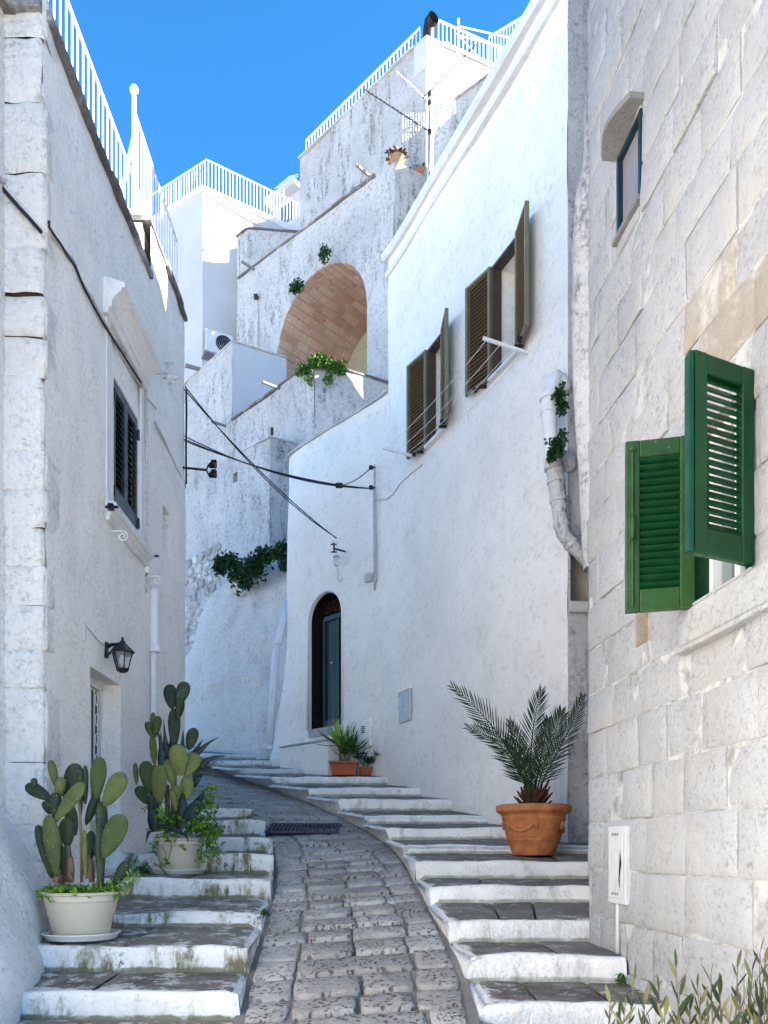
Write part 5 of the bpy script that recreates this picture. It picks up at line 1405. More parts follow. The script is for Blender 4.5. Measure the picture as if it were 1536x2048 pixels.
# arched house: ledge, arch, rough wall
ah = thing('arched_house', (-.5, 17, 4), 'weathered white house with a deep sandstone arch below a dark stone ledge', 'house')
AE = ray_path(789, 16.08, -1.133, 478)
AH2 = ray_path(789, 16.08, 1.85, 900)
zl = 15.44
a0, a1 = AE.s_at(555), AE.s_at(734); ra = (a1 - a0) / 2; zs = zof(527, 17.35) - ra
mb = MB(); wall_sheet(mb, AE, 0, AE.L, 8, zl, step=.16, archs=[(a0, a1, 11.0, zs, 0)], amp=.07, fr=.5, amp2=.03, fr2=2.6, seed=51); mk('wall', mb, M['old2'], ah, smooth=True)
mb = MB(); wall_sheet(mb, AH2, 0, AH2.L, 8, zl, step=.25, amp=.05, amp2=.02, seed=52); mk('wall', mb, M['old'], ah, smooth=True)
coping(ah, AE, 0, AE.s_at(752), zl - .03, .06, .05, back=.5, L=.7)
# vault of sandstone blocks
ca_ = (a0 + a1) / 2; D0 = 2.1; nring = 5; circ = pi * ra + 2 * (zs - 11.0); narc = 19
def vault(t):   # t 0..1 from left foot round to right foot -> (s, z)
    d = t * circ; st = zs - 11.0
    if d < st: return a0, 11.0 + d
    if d < st + pi * ra:
        a = (d - st) / ra; return ca_ - ra * cos(a), zs + ra * sin(a)
    return a1, zs - (d - st - pi * ra)
nrow = int(circ / .18)
for i in range(nrow):
    off = .5 * (i % 2); depth = -.0; n_ = 0.0
    cuts = [0.0]; 
    while cuts[-1] < D0: cuts.append(cuts[-1] + random.uniform(.30, .50) * (.55 if (len(cuts) == 1 and i % 2) else 1))
    cuts[-1] = D0
    for k in range(len(cuts) - 1):
        mb = MB(); g = .008; jj = random.uniform(-.012, .012); P8 = []
        t0_, t1_ = (i / nrow) + g / circ, ((i + 1) / nrow) - g / circ
        for (dep_off, rad_) in ((0, -1), (0, 1)):
            for (tt, dd) in ((t0_, cuts[k] + g), (t1_, cuts[k] + g), (t1_, cuts[k + 1] - g), (t0_, cuts[k + 1] - g)):
                s_, z = vault(tt); vx, vz = ca_ - s_, (zs - z if z > zs else 0)
                L_ = sqrt(vx * vx + vz * vz) or 1; inn = (.012 + jj) if rad_ > 0 else -.12
                P8.append(AE.P(s_ + vx / L_ * inn, z + vz / L_ * inn, .004 - dd))
        if max(abs(P8[0].z - P8[1].z), (P8[0] - P8[1]).length) > .03:
            mb.hexa(P8); mk('sandstone_block', mb, M['sandstone'], ah, origin=sum(P8, Vector()) / 8, bevel=.012, seg=1)
mb = MB(); N = 40
for i in range(N + 1):
    s_, z = vault(i / N)
    vx, vz = ca_ - s_, (zs - z if z > zs else 0); L_ = sqrt(vx * vx + vz * vz) or 1
    for dd in (0, -D0): mb.v.append(AE.P(s_ - vx / L_ * .002, z - vz / L_ * .002, dd))
for i in range(N): mb.f.append([2 * i, 2 * i + 1, 2 * i + 3, 2 * i + 2]); mb.m.append(0)
mk('vault_mortar', mb, M['brick_joint'], ah, smooth=True)
mb = MB(); archfill(mb, AE, a0 - .1, a1 + .1, 10.8, zs, -D0 - .0); mk('arch_back_wall', mb, M['cream'], ah)
mb = MB(); AE.box(mb, a1 - .62, a1 - .18, 11.0, 13.0, -D0 + .0, -D0 + .04); mk('inner_door', mb, M['stone_bare'], ah, bevel=.01)
# core behind (split round the vault)
mb = MB()
def foot(W, s, n): p = W.P(s, 0, n); return (p.x, p.y)
mb.prism([foot(AE, 0, -.12), foot(AE, a0 - .15, -.12), foot(AE, a0 - .15, -3), foot(AE, 0, -3)], 7, zl - .05)
mb.prism([foot(AE, a1 + .15, -.12), foot(AE, AE.L - .14, -.12), foot(AH2, AH2.L, -.12), foot(AH2, AH2.L, -3), foot(AE, a1 + .15, -3)], 7, zl - .05)
mb.prism([foot(AE, a0 - .2, -.12), foot(AE, a1 + .2, -.12), foot(AE, a1 + .2, -3), foot(AE, a0 - .2, -3)], zs + ra + .16, zl - .05)
mb.prism([foot(AE, a0 - .2, -D0 - .1), foot(AE, a1 + .2, -D0 - .1), foot(AE, a1 + .2, -3), foot(AE, a0 - .2, -3)], 7, zl - .06)
mk('wall_core', mb, M['interior'], ah)
mb = MB(); AE.box(mb, a0 - .1, a1 + .1, 10.7, 11.0, -D0, -.02); mk('arch_floor', mb, M['coping_light'], ah)
for W_, u, v, L_ in ((AE, 742, 355, .45), (AE, 510, 540, .4)):
    q, z = W_.at(u, v); mb = MB(); mb.bar(W_.P(q, z, -.05), W_.P(q, z - .02, L_), .045); mk('waterspout', mb, M['concrete'], ah)
run(ah, AE, [(514, 595), (516, 640), (514, 690)], .012, 'cable_w', n=.02)
run(ah, AE, [(552, 700), (553, 760)], .02, 'white_pipe', n=.03)
q, z = AE.at(517, 597); mb = MB(); mb.box(AE.P(q, z, .08), (.1, .1, .1)); mk('wall_lamp_stub', mb, M['darkmetal'], ah, bevel=.02)

# stair tower left of the arch
tw = thing('side_tower', (-3.2, 19.8, 6), 'white side wall with a dark edged top left of the ledge', 'building')
S1 = ray_path(495, 19.6, -1.2, 474); S2 = ray_path(495, 19.6, 12.0, 612)
zt2 = zof(458, 19.6)
for W_, sd in ((S1, 61), (S2, 62)):
    mb = MB(); wall_sheet(mb, W_, 0, W_.L, 6 if W_ is S1 else 14.9, zt2, step=.3, amp=.02, amp2=.01, seed=sd); mk('wall', mb, M['old2'], tw, smooth=True)
    coping(tw, W_, 0, W_.L, zt2 - .02, .05, .04, back=.2, L=.7)
mb = MB(); p = [S1.P(0, 0, 0), S2.P(0, 0, 0), S2.P(S2.L, 0, 0)]; mb.prism([(p[0].x + .05, p[0].y + .1), (p[1].x, p[1].y + .1), (p[2].x, p[2].y + .1), (p[2].x, p[2].y + 1.2), (p[0].x, p[0].y + 1.2)], 14.9, zt2 - .03); mk('wall_core', mb, M['interior'], tw)
run(tw, S1, [(477, 480), (478, 560), (478, 640)], .012, 'grey_pipe', n=.02)

# upper house on the arched one
uh = thing('upper_house', (0, 17.5, 14.5), 'topmost stained white house with railings and a chimney catching the sun', 'house')
UL = ray_path(600, 19.25, -.996, 852); UR = ray_path(852, UL.P(UL.L, 0).y, 2.4, 1080)
zu = 18.2
mb = MB(); wall_sheet(mb, UL, 0, UL.L, 14.75, zu, step=.2, amp=.04, amp2=.02, seed=71); mk('wall', mb, M['old'], uh, smooth=True)
mb = MB(); wall_sheet(mb, UR, 0, UR.L, 12, zof(100, 16.55), step=.25, amp=.02, amp2=.01, seed=72); mk('wall', mb, M['far'], uh, smooth=True)
coping(uh, UL, 0, UL.s_at(828), zu, .05, .06, back=.4, mat='coping_light', L=.8)
mb = MB(); UR.strip(mb, .35, UR.L, [(-.3, zof(98, 16.55)), (.04, zof(98, 16.55)), (.04, zof(90, 16.55)), (-.3, zof(90, 16.55))], 1); mk('parapet_top', mb, M['coping_light'], uh)
mb = MB(); a, b, c = UL.P(0, 0, -.05), UL.P(UL.L, 0, -.1), UR.P(UR.L, 0, -.05)
mb.prism([(a.x, a.y + .1), (b.x, b.y + .1), (c.x, c.y), (c.x + .5, c.y + 4), (a.x + 2, a.y + 4)], 14.75, zu - .02); mk('wall_core', mb, M['interior'], uh)
mb = MB(); mb.prism([(.8, 19.4), (1.3, 19.4), (1.3, 22.5), (.9, 22.5)], 15, 21.0); mb.prism([(.8, 18.9), (1.3, 18.9), (1.3, 19.39), (.8, 19.39)], 15, 20.5); mk('unseen_sun_blocker', mb, M['far'], uh)  # unseen boxes added to keep the sun off the apartment block
# chimney on the corner
cc = UL.P(UL.L, 0, 0); ch0 = thing('chimney', (cc.x - .05, cc.y + .05, zu), 'white corner chimney with a dark curved metal cowl against the sky', 'chimney')
zc0 = zof(80, 16.4)
UD = UL; mb = MB(); s_ = UL.L
p_ = [UL.P(s_ - .32, 0, .03), UL.P(s_ + 0, 0, .035) + Vector((.03, 0, 0)), UR.P(.30, 0, .03), UR.P(.30, 0, -.45), UL.P(s_ - .32, 0, -.5)]
mb.prism([(p.x, p.y) for p in p_], zu - .6, zc0); mk('chimney_stack', mb, M['far'], ch0, bevel=.015)
mb = MB(); tc = pt(857, 85, 16.6); mb.tube([tc - Vector((.0, 0, .05)), pt(858, 62, 16.6), pt(861, 45, 16.55), pt(868, 34, 16.45)], [.12, .125, .13, .12], 14, cap=False); mk('cowl', mb, M['brown'], ch0, smooth=50)
mb = MB(); mb.prism([(p.x, p.y) for p in p_], zc0 - .0, zc0 + .04); mk('chimney_cap', mb, M['coping_light'], ch0)
# railings of the upper house
pA = UL.P(.12, 0, -.08); pB = UL.P(UL.s_at(835), 0, -.08)
railing('roof_railing', [(pA.x, pA.y), (pB.x, pB.y)], [zu + .03] * 2, [zof(257, 18.9)] * 2, 'long white barred railing climbing left of the dark chimney cowl', 34, r=.014, rr=.018)
pE = UR.P(.33, 0, -.1); pF = UR.P(.33 + 1.55, 0, -.1)
railing('roof_railing', [(pE.x, pE.y), (pF.x, pF.y)], [zof(98, 16.65)] * 2, [zof(33, 16.5)] * 2, 'short white barred railing just right of the chimney cowl', 16, r=.014, rr=.018)
pG = pt(978, 140, 15.6); pH = Vector((3.3, 14.8, 0))
railing('roof_railing', [(pG.x, pG.y), (pH.x, pH.y)], [zof(140, 15.6)] * 2, [zof(74, 15.6)] * 2, 'white barred railing rising behind the eave of the smooth centre house', 24, r=.014, rr=.018)
mb = MB(); pp = pt(917, 85, 17.1); mb.bar(pp - Vector((0, 0, .4)), pp + Vector((0, 0, .5)), .05); mb.bar(pp + Vector((0, 0, .15)), pp + Vector((1.6, .3, .05)), .02); mb.bar(pp + Vector((0, 0, .35)), pp + Vector((1.6, .3, .3)), .02); tag(mk('terrace_post', mb, M['railing'], None), 'white post with rails on the terrace behind the short railing', 'post')

# wall in front with dark coping below the lit wall
fw = thing('stained_wall', (1.4, 15, 13), 'stained wall with dark coping below the sunlit chimney wall', 'wall')
JW = ray_path(912, 15.0, -1.17, 1045)
zj = zof(200, 15.0)
mb = MB(); wall_sheet(mb, JW, 0, JW.L, 10, zj, step=.2, amp=.03, amp2=.02, seed=81); mk('wall', mb, M['old'], fw, smooth=True)
coping(fw, JW, 0, JW.L, zj - .02, .06, .04, back=.3, L=.5)
a = JW.P(0, 0, 0); b = JW.P(JW.L, 0, 0); mb = MB(); mb.prism([(a.x + .1, a.y + .15), (b.x + .1, b.y + .1), (b.x + 1, b.y + 1.0), (a.x + .8, a.y + .9)], 9, zj - .03); mk('wall_core', mb, M['interior'], fw)
KW = ray_path(912, 15.0, 2.6, 950)
pk = pt(868, 205, 15.3); pk2 = pt(912, 215, 15.2); mb = MB(); mb.prism([(pk.x, pk.y), (pk2.x, pk2.y), (pk2.x + .2, pk2.y + .8), (pk.x + .1, pk.y + .5)], 10, zof(203, 15.25))
pkk = mk('pier', mb, M['old2'], fw, bevel=.02)
mb = MB(); mb.prism([(1.0, 15.5), (2.6, 15.5), (2.6, 16.25), (1.0, 16.25)], 11, 15.85); mk('added_shade_block', mb, M['old2'], fw)  # hidden block added to shade the right face of the arched house

# ------------------------------------------------------------------ roof pots on the corner of the arched house
def leafcard(mb, p, d, up, L, W_, bend=0.0, n=2):
    d = d.normalized(); x = d.cross(up)
    if x.length < 1e-4: x = Vector((1, 0, 0))
    x.normalize(); nn = x.cross(d); prev = None; b = len(mb.v)
    for i in range(n + 1):
        t = i / n; w = W_ * (0.15 + .85 * sin(pi * min(1, t * .9 + .08))) / 2 if i < n else W_ * .06
        c = p + d * (L * t) - nn * (-bend * L * t * t) * -1
        mb.v.append(c - x * w); mb.v.append(c + nn * (w * .25)); mb.v.append(c + x * w)
    for i in range(n):
        a = b + 3 * i; mb.f += [[a, a + 1, a + 4, a + 3], [a + 1, a + 2, a + 5, a + 4]]; mb.m += [mb.mi] * 2
def bushel(mb, c, R, n, L, W_, rnd, flat=1.0, down=0.0):
    for _ in range(n):
        v = Vector((rnd.gauss(0, 1), rnd.gauss(0, 1), rnd.gauss(0, 1))).normalized() * (rnd.random() ** .45)
        p = Vector(c) + Vector((v.x * R[0], v.y * R[1], v.z * R[2])); d = (v + Vector((rnd.uniform(-.6, .6), rnd.uniform(-.6, .6), rnd.uniform(-.5, .7) - down))).normalized()
        s = rnd.uniform(.65, 1.25); leafcard(mb, p, d, Vector((rnd.uniform(-1, 1), rnd.uniform(-1, 1), 1)), L * s, W_ * s, .2)
rn = random.Random(3)
cP = AE.P(AE.L - .02, zl, -.14) + Vector((-.03, .06, 0)); cP.z = zl
p1 = thing('flower_pot', cP, 'old round clay pot of reddish succulents on the high wall corner', 'flower pot')
mb = MB(); mb.lathe([(.10, 0), (.13, .06), (.155, .15), (.17, .19), (.17, .21), (.13, .21), (.12, .17)], cP, 20); mk('pot_body', mb, M['terracotta_o'], p1, smooth=50)
mb = MB(); bushel(mb, cP + Vector((0, 0, .25)), (.2, .17, .12), 170, .08, .05, rn); tag(mk('succulent', mb, M['succ'], None, smooth=True), 'reddish brown succulent crown in the high round clay pot', 'plant', kind='stuff')
cB = pt(843, 330, 16.62); cB.z = zl
p2 = thing('flower_bowl', cB, 'wide shallow clay bowl of green succulents beside the aerial mast', 'flower bowl')
mb = MB(); mb.lathe([(.13, 0), (.20, .05), (.25, .12), (.265, .15), (.23, .15), (.2, .12)], cB, 22); mk('pot_body', mb, M['terracotta_o'], p2, smooth=50)
mb = MB(); bushel(mb, cB + Vector((0, 0, .19)), (.27, .22, .08), 190, .07, .05, rn); tag(mk('succulent', mb, M['green'], None, smooth=True), 'low green succulents in the wide bowl beside the mast', 'plant', kind='stuff')
mb = MB(); bushel(mb, cB + Vector((-.27, -.05, .08)), (.06, .05, .04), 20, .05, .04, rn); tag(mk('red_blossom', mb, M['red'], None), 'tiny red blossom between the clay pot and the bowl', 'flower', kind='stuff')

# ------------------------------------------------------------------ aerial mast
mast0 = pt(856, 372, 15.75); mtop = pt(860, 178, 15.75)
am = thing('aerial_mast', mast0, 'steel mast with two television aerials above the high pots', 'aerial')
mb = MB(); mb.tube([mast0 - Vector((0, 0, .3)), mtop], .024, 8); mk('mast', mb, M['galv'], am, smooth=True)
def yagi(a, b, els, r=.010, name='upper_aerial', up=Vector((0, 0, 1)), V=False):
    mb = MB(); mb.tube([a, b], r, 6); d = (b - a).normalized(); bo = mk(name, mb, M['darkmetal'], am, origin=a)
    x = d.cross(up).normalized(); z = x.cross(d)
    for t, L in els:
        mb = MB(); c = a.lerp(b, t)
        if V:
            mb.tube([c + x * L + z * L * .8, c, c + x * L - z * L * .8], r * .55, 5); mb.tube([c - x * L + z * L * .8, c, c - x * L - z * L * .8], r * .55, 5)
        else: mb.tube([c - x * L, c + x * L], r * .6, 5)
        mk('element', mb, M['galv'], bo)
    return bo
yagi(pt(846, 196, 15.7), pt(954, 87, 14.7), [(.02, .75), (.22, .10), (.35, .55), (.5, .5), (.62, .1), (.75, .45), (.9, .42)], up=Vector((0, 0, 1)))
bo = yagi(pt(862, 265, 15.75), pt(728, 178, 15.0), [(t * .06 + .14, .10 - t * .003) for t in range(14)], r=.013, name='lower_aerial', V=True)
mb = MB(); c = pt(857, 262, 15.6); xx = Vector((.35, .9, 0)).normalized(); 
for sgn in (-1, 1):
    for k in range(9): q = k / 8; a = c + Vector((-.02, 0, 0)); o1 = Vector((-.12 - .30 * q * 0, 0, 0)); mb.tube([pt(806 + 42 * q, 226 if sgn < 0 else 268, 15.6), pt(806 + 42 * q, 262 if sgn < 0 else 296, 15.6)], .004, 4)
    for k in range(5): v_ = (226 + 9 * k) if sgn < 0 else (268 + 7 * k); mb.tube([pt(806, v_, 15.6), pt(848, v_, 15.6)], .004, 4)
mk('reflector_grid', mb, M['galv'], bo, kind='stuff')
for v_ in (205, 188, 264): mb = MB(); mb.box(pt(859, v_, 15.72), (.07, .09, .05)); mk('clamp', mb, M['darkmetal'], am, bevel=.006)
# small roof aerial by the roof room
s2 = pt(566, 402, 21.5); am2 = thing('roof_aerial', s2, 'tiny comb shaped aerial on the roof room against the sky', 'aerial')
mb = MB(); mb.tube([s2, pt(567, 372, 21.5)], .02, 6); mb.tube([pt(562, 380, 21.5), pt(596, 352, 21.2)], .012, 5); mk('mast', mb, M['galv'], am2)
mb = MB()
for k in range(9): c = pt(564 + 3.6 * k, 378 - 3.0 * k, 21.5 - .03 * k); mb.tube([c + Vector((-.22, .1, .1)), c + Vector((.05, -.1, -.02))], .008, 4)
mk('element_comb', mb, M['railing'], am2, kind='stuff')

# ------------------------------------------------------------------ air conditioner
Ya = 17.6
ac = thing('air_conditioner', pt(437, 718, Ya), 'small white air conditioning unit with a dark fan perched above the terrace wall', 'air conditioner')
c = pt(436, 693, Ya); R = Matrix.Rotation(rad(28), 3, 'Z')
mb = MB(); mb.box(c, (.62, .26, .5), R); body = mk('casing', mb, M['cabinet'], ac, bevel=.02)
n_ = R @ Vector((0, -1, 0)); xx = R @ Vector((1, 0, 0))
mb = MB(); fc = c + n_ * .134 + xx * .10; ring = [fc + (xx * cos(2 * pi * k / 24) + Vector((0, 0, 1)) * sin(2 * pi * k / 24)) * .19 for k in range(24)]; mb.extr(ring, n_ * .006); mk('fan', mb, M['dark'], ac)
mb = MB()
for k in range(5): mb.tube([fc + n_ * .012 + (xx * cos(2 * pi * j / 20) + Vector((0, 0, 1)) * sin(2 * pi * j / 20)) * (.03 + .04 * k) for j in range(21)], .004, 4)
mk('fan_guard', mb, M['galv'], ac)
mb = MB()
for k in range(9): mb.box(c - xx * .313 + Vector((0, 0, -.2 + .05 * k)), (.008, .2, .022), R)
mk('side_louvres', mb, M['concrete'], ac)
mb = MB(); mb.box(c + Vector((0, 0, -.27)), (.66, .3, .04), R); mb.bar(c + Vector((-.2, .0, -.28)), c + Vector((-.2, .4, -.5)), .04); mb.bar(c + Vector((.2, .0, -.28)), c + Vector((.2, .4, -.5)), .04); mk('bracket', mb, M['concrete'], ac)

# ------------------------------------------------------------------ cables across the lane and twin lamp
e1 = Vector((-2.32, 9.28, zof(778, 9.28))); e2 = WC.pix(672, 1076, .05)
cb = thing('overhead_cable', e1, 'pair of black cables slanting down across the lane to the arched doorway', 'cable')
for k, (dz, sg) in enumerate(((0, .10), (.03, .16))):
    mb = MB(); mb.tube([e1.lerp(e2, t / 20) + Vector((.01 * k, 0, dz * (1 - t / 20))) - Vector((0, 0, sg * 4 * (t / 20) * (1 - t / 20))) for t in range(21)], .0075, 6); mk('cable', mb, M['cable'], cb, smooth=True)
f1 = Vector((-2.32, 9.28, zof(878, 9.28))); f2 = WC.pix(747, 977, .1); f3 = WC.pix(741, 936, .1)
cb2 = thing('overhead_cable', f1, 'long bundled cables crossing the lane nearly level to the wall conduit', 'cable')
for k, (dz, sg) in enumerate(((0, .12), (.035, .15), (-.02, .10))):
    mb = MB(); mb.tube([f1.lerp(f2, t / 20) + Vector((0, 0, dz * (1 - t / 20))) - Vector((0, 0, sg * 4 * (t / 20) * (1 - t / 20))) for t in range(21)], .0065, 6); mk('cable', mb, M['cable'], cb2, smooth=True)
m_ = f1.lerp(f2, .79) - Vector((0, 0, .12 * 4 * .79 * .21)); mb = MB(); mb.tube([m_.lerp(f3, t / 8) - Vector((0, 0, .05 * 4 * t / 8 * (1 - t / 8))) for t in range(9)], .0065, 6); mk('branch_cable', mb, M['cable'], cb2, smooth=True)
mb = MB(); mb.box(m_, (.1, .05, .06)); mk('cable_joint', mb, M['cable'], cb2, bevel=.01)
tl = thing('twin_lamp', Vector((-2.32, 9.25, zof(935, 9.25))), 'black arm with two small floodlight heads jutting from the left house edge', 'lamp')
mb = MB(); a = Vector((-2.33, 9.22, zof(935, 9.22))); b = pt(413, 940, 9.15); mb.tube([a, b], .013, 6); mb.tube([b, b + Vector((.02, 0, .05)), b + Vector((.05, 0, .07))], .009, 6); mb.tube([b, b + Vector((.02, 0, -.05)), b + Vector((.05, 0, -.07))], .009, 6); mk('lamp_arm', mb, M['black'], tl, smooth=True)
for s_ in (1, -1):
    c = b + Vector((.06, 0, .055 * s_)); mb = MB(); mb.tube([c + Vector((-.03, .0, -.01)), c + Vector((.01, -.01, 0)), c + Vector((.045, -.02, .0))], [.025, .04, .045], 10); mb.box(c + Vector((.03, -.02, .035)), (.06, .06, .01)); mk('lamp_head', mb, M['black'], tl, smooth=40)
# ------------------------------------------------------------------ potted plants
def pot(name, c, R, H, rb, label, mat, saucer=None, lip=.025, group=None, band=True):
    t = thing(name, c, label, 'flower pot', group); c = Vector(c); z0 = .03 if saucer else 0
    pr = [(rb * .96, z0), (rb, z0 + .01), (rb + (R - rb) * .75, z0 + (H - z0) * .72), (R * .96, H - .055), (R * .985, H - .05), (R * .985, H - .02), (R + .008, H - .016), (R + .012, H - .004), (R + .006, H), (R - .012, H), (R - .016, H - .03)]
    mb = MB(); mb.lathe(pr, c, 48); mk('pot_body', mb, M[mat], t, smooth=35)
    mb = MB(); mb.lathe([(.01, H - .045), (R - .014, H - .05), (R - .014, H - .04), (.02, H - .03)], c, 24); mk('soil', mb, M['soil'], t)
    if saucer:
        mb = MB(); mb.lathe([(saucer * .9, 0), (saucer, .03), (saucer + .006, .034), (saucer + .004, .04), (saucer - .01, .038), (saucer * .88, .012)], c, 48); mk('saucer', mb, M['whitepot'], t, smooth=35)
    return t
PADME = {}
def pad_mesh(kind):
    if kind in PADME: return PADME[kind]
    mb = MB(); N, Mm = 16, 10
    for j in range(Mm + 1):
        ph = pi * j / Mm; t = (1 - cos(ph)) / 2; w = (sin(ph) ** .9 if 0 < j < Mm else 0) * (.60 + .47 * t)
        w = max(w, .17 if j == 0 else .02); th = .55 * (sin(ph) ** .6 if 0 < j < Mm else 0) + .10
        for i in range(N):
            a = 2 * pi * i / N; mb.v.append(Vector((w * .5 * cos(a), th * .5 * sin(a) * (1 - .55 * abs(cos(a)) ** 3), t)))
    for j in range(Mm):
        for i in range(N): a = j * N + i; b = j * N + (i + 1) % N; mb.f.append([a, b, b + N, a + N]); mb.m.append(0)
    mb.f.append([Mm * N + i for i in range(N)]); mb.m.append(0); mb.f.append([i for i in reversed(range(N))]); mb.m.append(0)
    me = bpy.data.meshes.new('pad'); me.from_pydata([tuple(v) for v in mb.v], [], mb.f); me.materials.append(M[kind]); me.polygons.foreach_set('use_smooth', [True] * len(me.polygons))
    PADME[kind] = me; return me
def pad(par, a, b, w, kind, yaw, th=.028):
    a, b = Vector(a), Vector(b); L = (b - a).length; z = (b - a).normalized()
    x = Vector((cos(yaw), sin(yaw), 0)); x = (x - z * x.dot(z)).normalized(); y = z.cross(x)
    o = bpy.data.objects.new('pad', pad_mesh(kind)); link(o); o.parent = par
    Mx = Matrix((x * w, y * th * 2, z * L)).transposed().to_4x4(); Mx.translation = a - wloc(par)
    o.matrix_local = Mx
    return o
def cpx(x, y, Y): return pt(x / 2.56, 1300 + y / 2.56, Y)     # enlargement coordinates -> world
K = 1 / 2.56 / F
# ---- first pot
c1 = pt(163, 1881, 4.86); c1.z = zleft(4.86) + .006
pot('flower_pot', c1, .222, .285, .165, 'larger cream plastic pot nearest the camera on the second left step', 'creampot', saucer=.222)
ct = thing('prickly_pear', c1 + Vector((0, 0, .25)), 'tall prickly pear cactus with many pads in the nearest cream pot', 'cactus')
P1 = [(262, 765, 133, 690, 78, 'pad_dark', .06, 0), (288, 705, 258, 563, 50, 'pad', 0.05, .5), (300, 760, 316, 650, 62, 'pad', .02, .3), (345, 800, 392, 580, 112, 'pad_dark', .10, 0),
      (283, 872, 428, 678, 92, 'pad', -.10, -.1), (288, 880, 284, 728, 66, 'pad_dark', -.02, .4), (490, 768, 512, 546, 88, 'pad', .03, .2), (535, 800, 632, 628, 108, 'pad', -.02, .1),
      (440, 895, 500, 740, 58, 'pad_dark', .08, .5), (522, 990, 520, 775, 68, 'pad_dark', .0, .5), (288, 1160, 248, 845, 92, 'pad', -.10, .1), (268, 1168, 192, 895, 66, 'pad_dark', -.02, .6),
      (528, 1062, 628, 842, 126, 'pad', -.09, 0), (436, 1155, 432, 920, 36, 'pad', -.08, 1.2), (345, 1010, 342, 860, 84, 'pad_dark', .05, .2), (515, 1235, 513, 890, 60, 'pad_dark', -.03, .7),
      (585, 1205, 655, 1082, 68, 'pad_dark', -.03, .2), (268, 1170, 258, 1065, 62, 'pad_dark', .05, .1), (462, 1080, 466, 925, 54, 'pad_dark', .03, .3), (385, 950, 350, 790, 78, 'pad_dark', .07, -.1),
      (436, 790, 436, 590, 44, 'pad_dark', .05, 1.0), (258, 840, 232, 770, 62, 'pad_dark', .05, 0), (412, 850, 414, 610, 30, 'pad_dark', .02, 1.1), (180, 700, 172, 655, 40, 'pad_dark', .08, 0), (330, 1160, 322, 1000, 60, 'pad_dark', .03, .3), (498, 1060, 480, 1000, 50, 'pad_dark', .02, 0)]
for (x0, y0, x1, y1, w, kd, dy, yw) in P1:
    Y = 4.86 + dy; pad(ct, cpx(x0, y0, Y), cpx(x1, y1, Y + random.uniform(-.04, .04)), w * K * Y * 1.05, kd, yw)
for (x0, y0, x1, y1, r, Yo) in ((418, 1190, 405, 760, .010, 0), (362, 1180, 360, 1060, .022, -.02), (455, 1170, 450, 1050, .02, -.03), (350, 1190, 346, 1000, .024, .03), (512, 1215, 516, 1050, .024, 0), (285, 1190, 290, 1130, .02, -.06), (375, 1190, 345, 1140, .006, -.09), (318, 1210, 300, 900, .018, .05), (470, 1190, 466, 1070, .018, .04)):
    mb = MB(); mb.tube([cpx(x0, y0, 4.86 + Yo), cpx((x0 + x1) / 2 + 4, (y0 + y1) / 2, 4.86 + Yo), cpx(x1, y1, 4.86 + Yo)], [r, r * .95, r * .8], 8); mk('woody_stem', mb, M['stem'], ct, smooth=True)
rn = random.Random(11)
mb = MB()
for k in range(150):
    a = rn.uniform(0, 2 * pi); rr0 = rn.uniform(.10, .235)
    p = c1 + Vector((rr0 * cos(a), rr0 * sin(a), .275 + rn.uniform(-.01, .035) - (.02 if rr0 > .22 else 0)))
    bushel(mb, p, (.02, .02, .014), 7, .030, .020, rn)
for k in range(16):   # sprigs at the right-hand rim
    p = c1 + Vector((.16 + .03 * (k % 5), -.05 + .02 * (k % 4), .29)); 
    for j in range(6): bushel(mb, p + Vector((.012 * j, 0, .02 * j)), (.012, .012, .01), 3, .028, .012, rn)
tag(mk('succulent_cover', mb, M['lime'], None, smooth=True), 'bright green succulents spilling over the rim of the nearest cream pot', 'plant', kind='stuff')

# ---- second pot
c2 = pt(359, 1745, 6.86); c2.z = zleft(6.86) + .006
pot('flower_pot', c2, .212, .30, .155, 'cream plastic pot on the fourth left step overflowing with creeper', 'creampot', saucer=.222)
ct2 = thing('prickly_pear', c2 + Vector((0, 0, .26)), 'prickly pear with an upright pair of high pads growing in the overgrown pot', 'cactus')
P2 = [(882, 302, 866, 176, 78, 'pad_dark', .05, 0), (912, 282, 952, 163, 76, 'pad_dark', 0, .2), (912, 355, 928, 245, 52, 'pad_dark', 0, .5), (892, 500, 892, 300, 70, 'pad_dark', .03, .3), (775, 442, 752, 366, 42, 'pad', 0, .1),
      (780, 435, 784, 318, 34, 'pad', .03, .5), (792, 450, 812, 338, 48, 'pad', -.02, .2), (792, 595, 780, 438, 42, 'pad', 0, .5), (965, 512, 996, 398, 70, 'pad_dark', .05, 0), (925, 645, 905, 482, 108, 'pad_olive', -.14, 0),
      (952, 645, 1006, 528, 90, 'pad_olive', -.12, .1), (700, 692, 692, 578, 32, 'pad', 0, .6), (775, 742, 742, 568, 90, 'pad', 0, 0), (815, 795, 814, 588, 90, 'pad_olive', -.10, 0), (890, 695, 858, 560, 72, 'pad_olive', -.06, .2),
      (758, 788, 702, 698, 66, 'pad', .0, .1), (905, 755, 910, 690, 62, 'pad_olive', -.17, 0), (962, 760, 955, 645, 74, 'pad_olive', -.16, .1), (902, 825, 884, 698, 48, 'pad_olive', -.18, .3), (795, 915, 780, 740, 66, 'pad_dark', -.1, .3), (885, 610, 888, 500, 64, 'pad_dark', .05, 0), (800, 700, 786, 590, 60, 'pad', .04, 0)]
for (x0, y0, x1, y1, w, kd, dy, yw) in P2:
    Y = 6.86 + dy; pad(ct2, cpx(x0, y0, Y), cpx(x1, y1, Y + random.uniform(-.04, .04)), w * K * Y * 1.05, kd, yw)
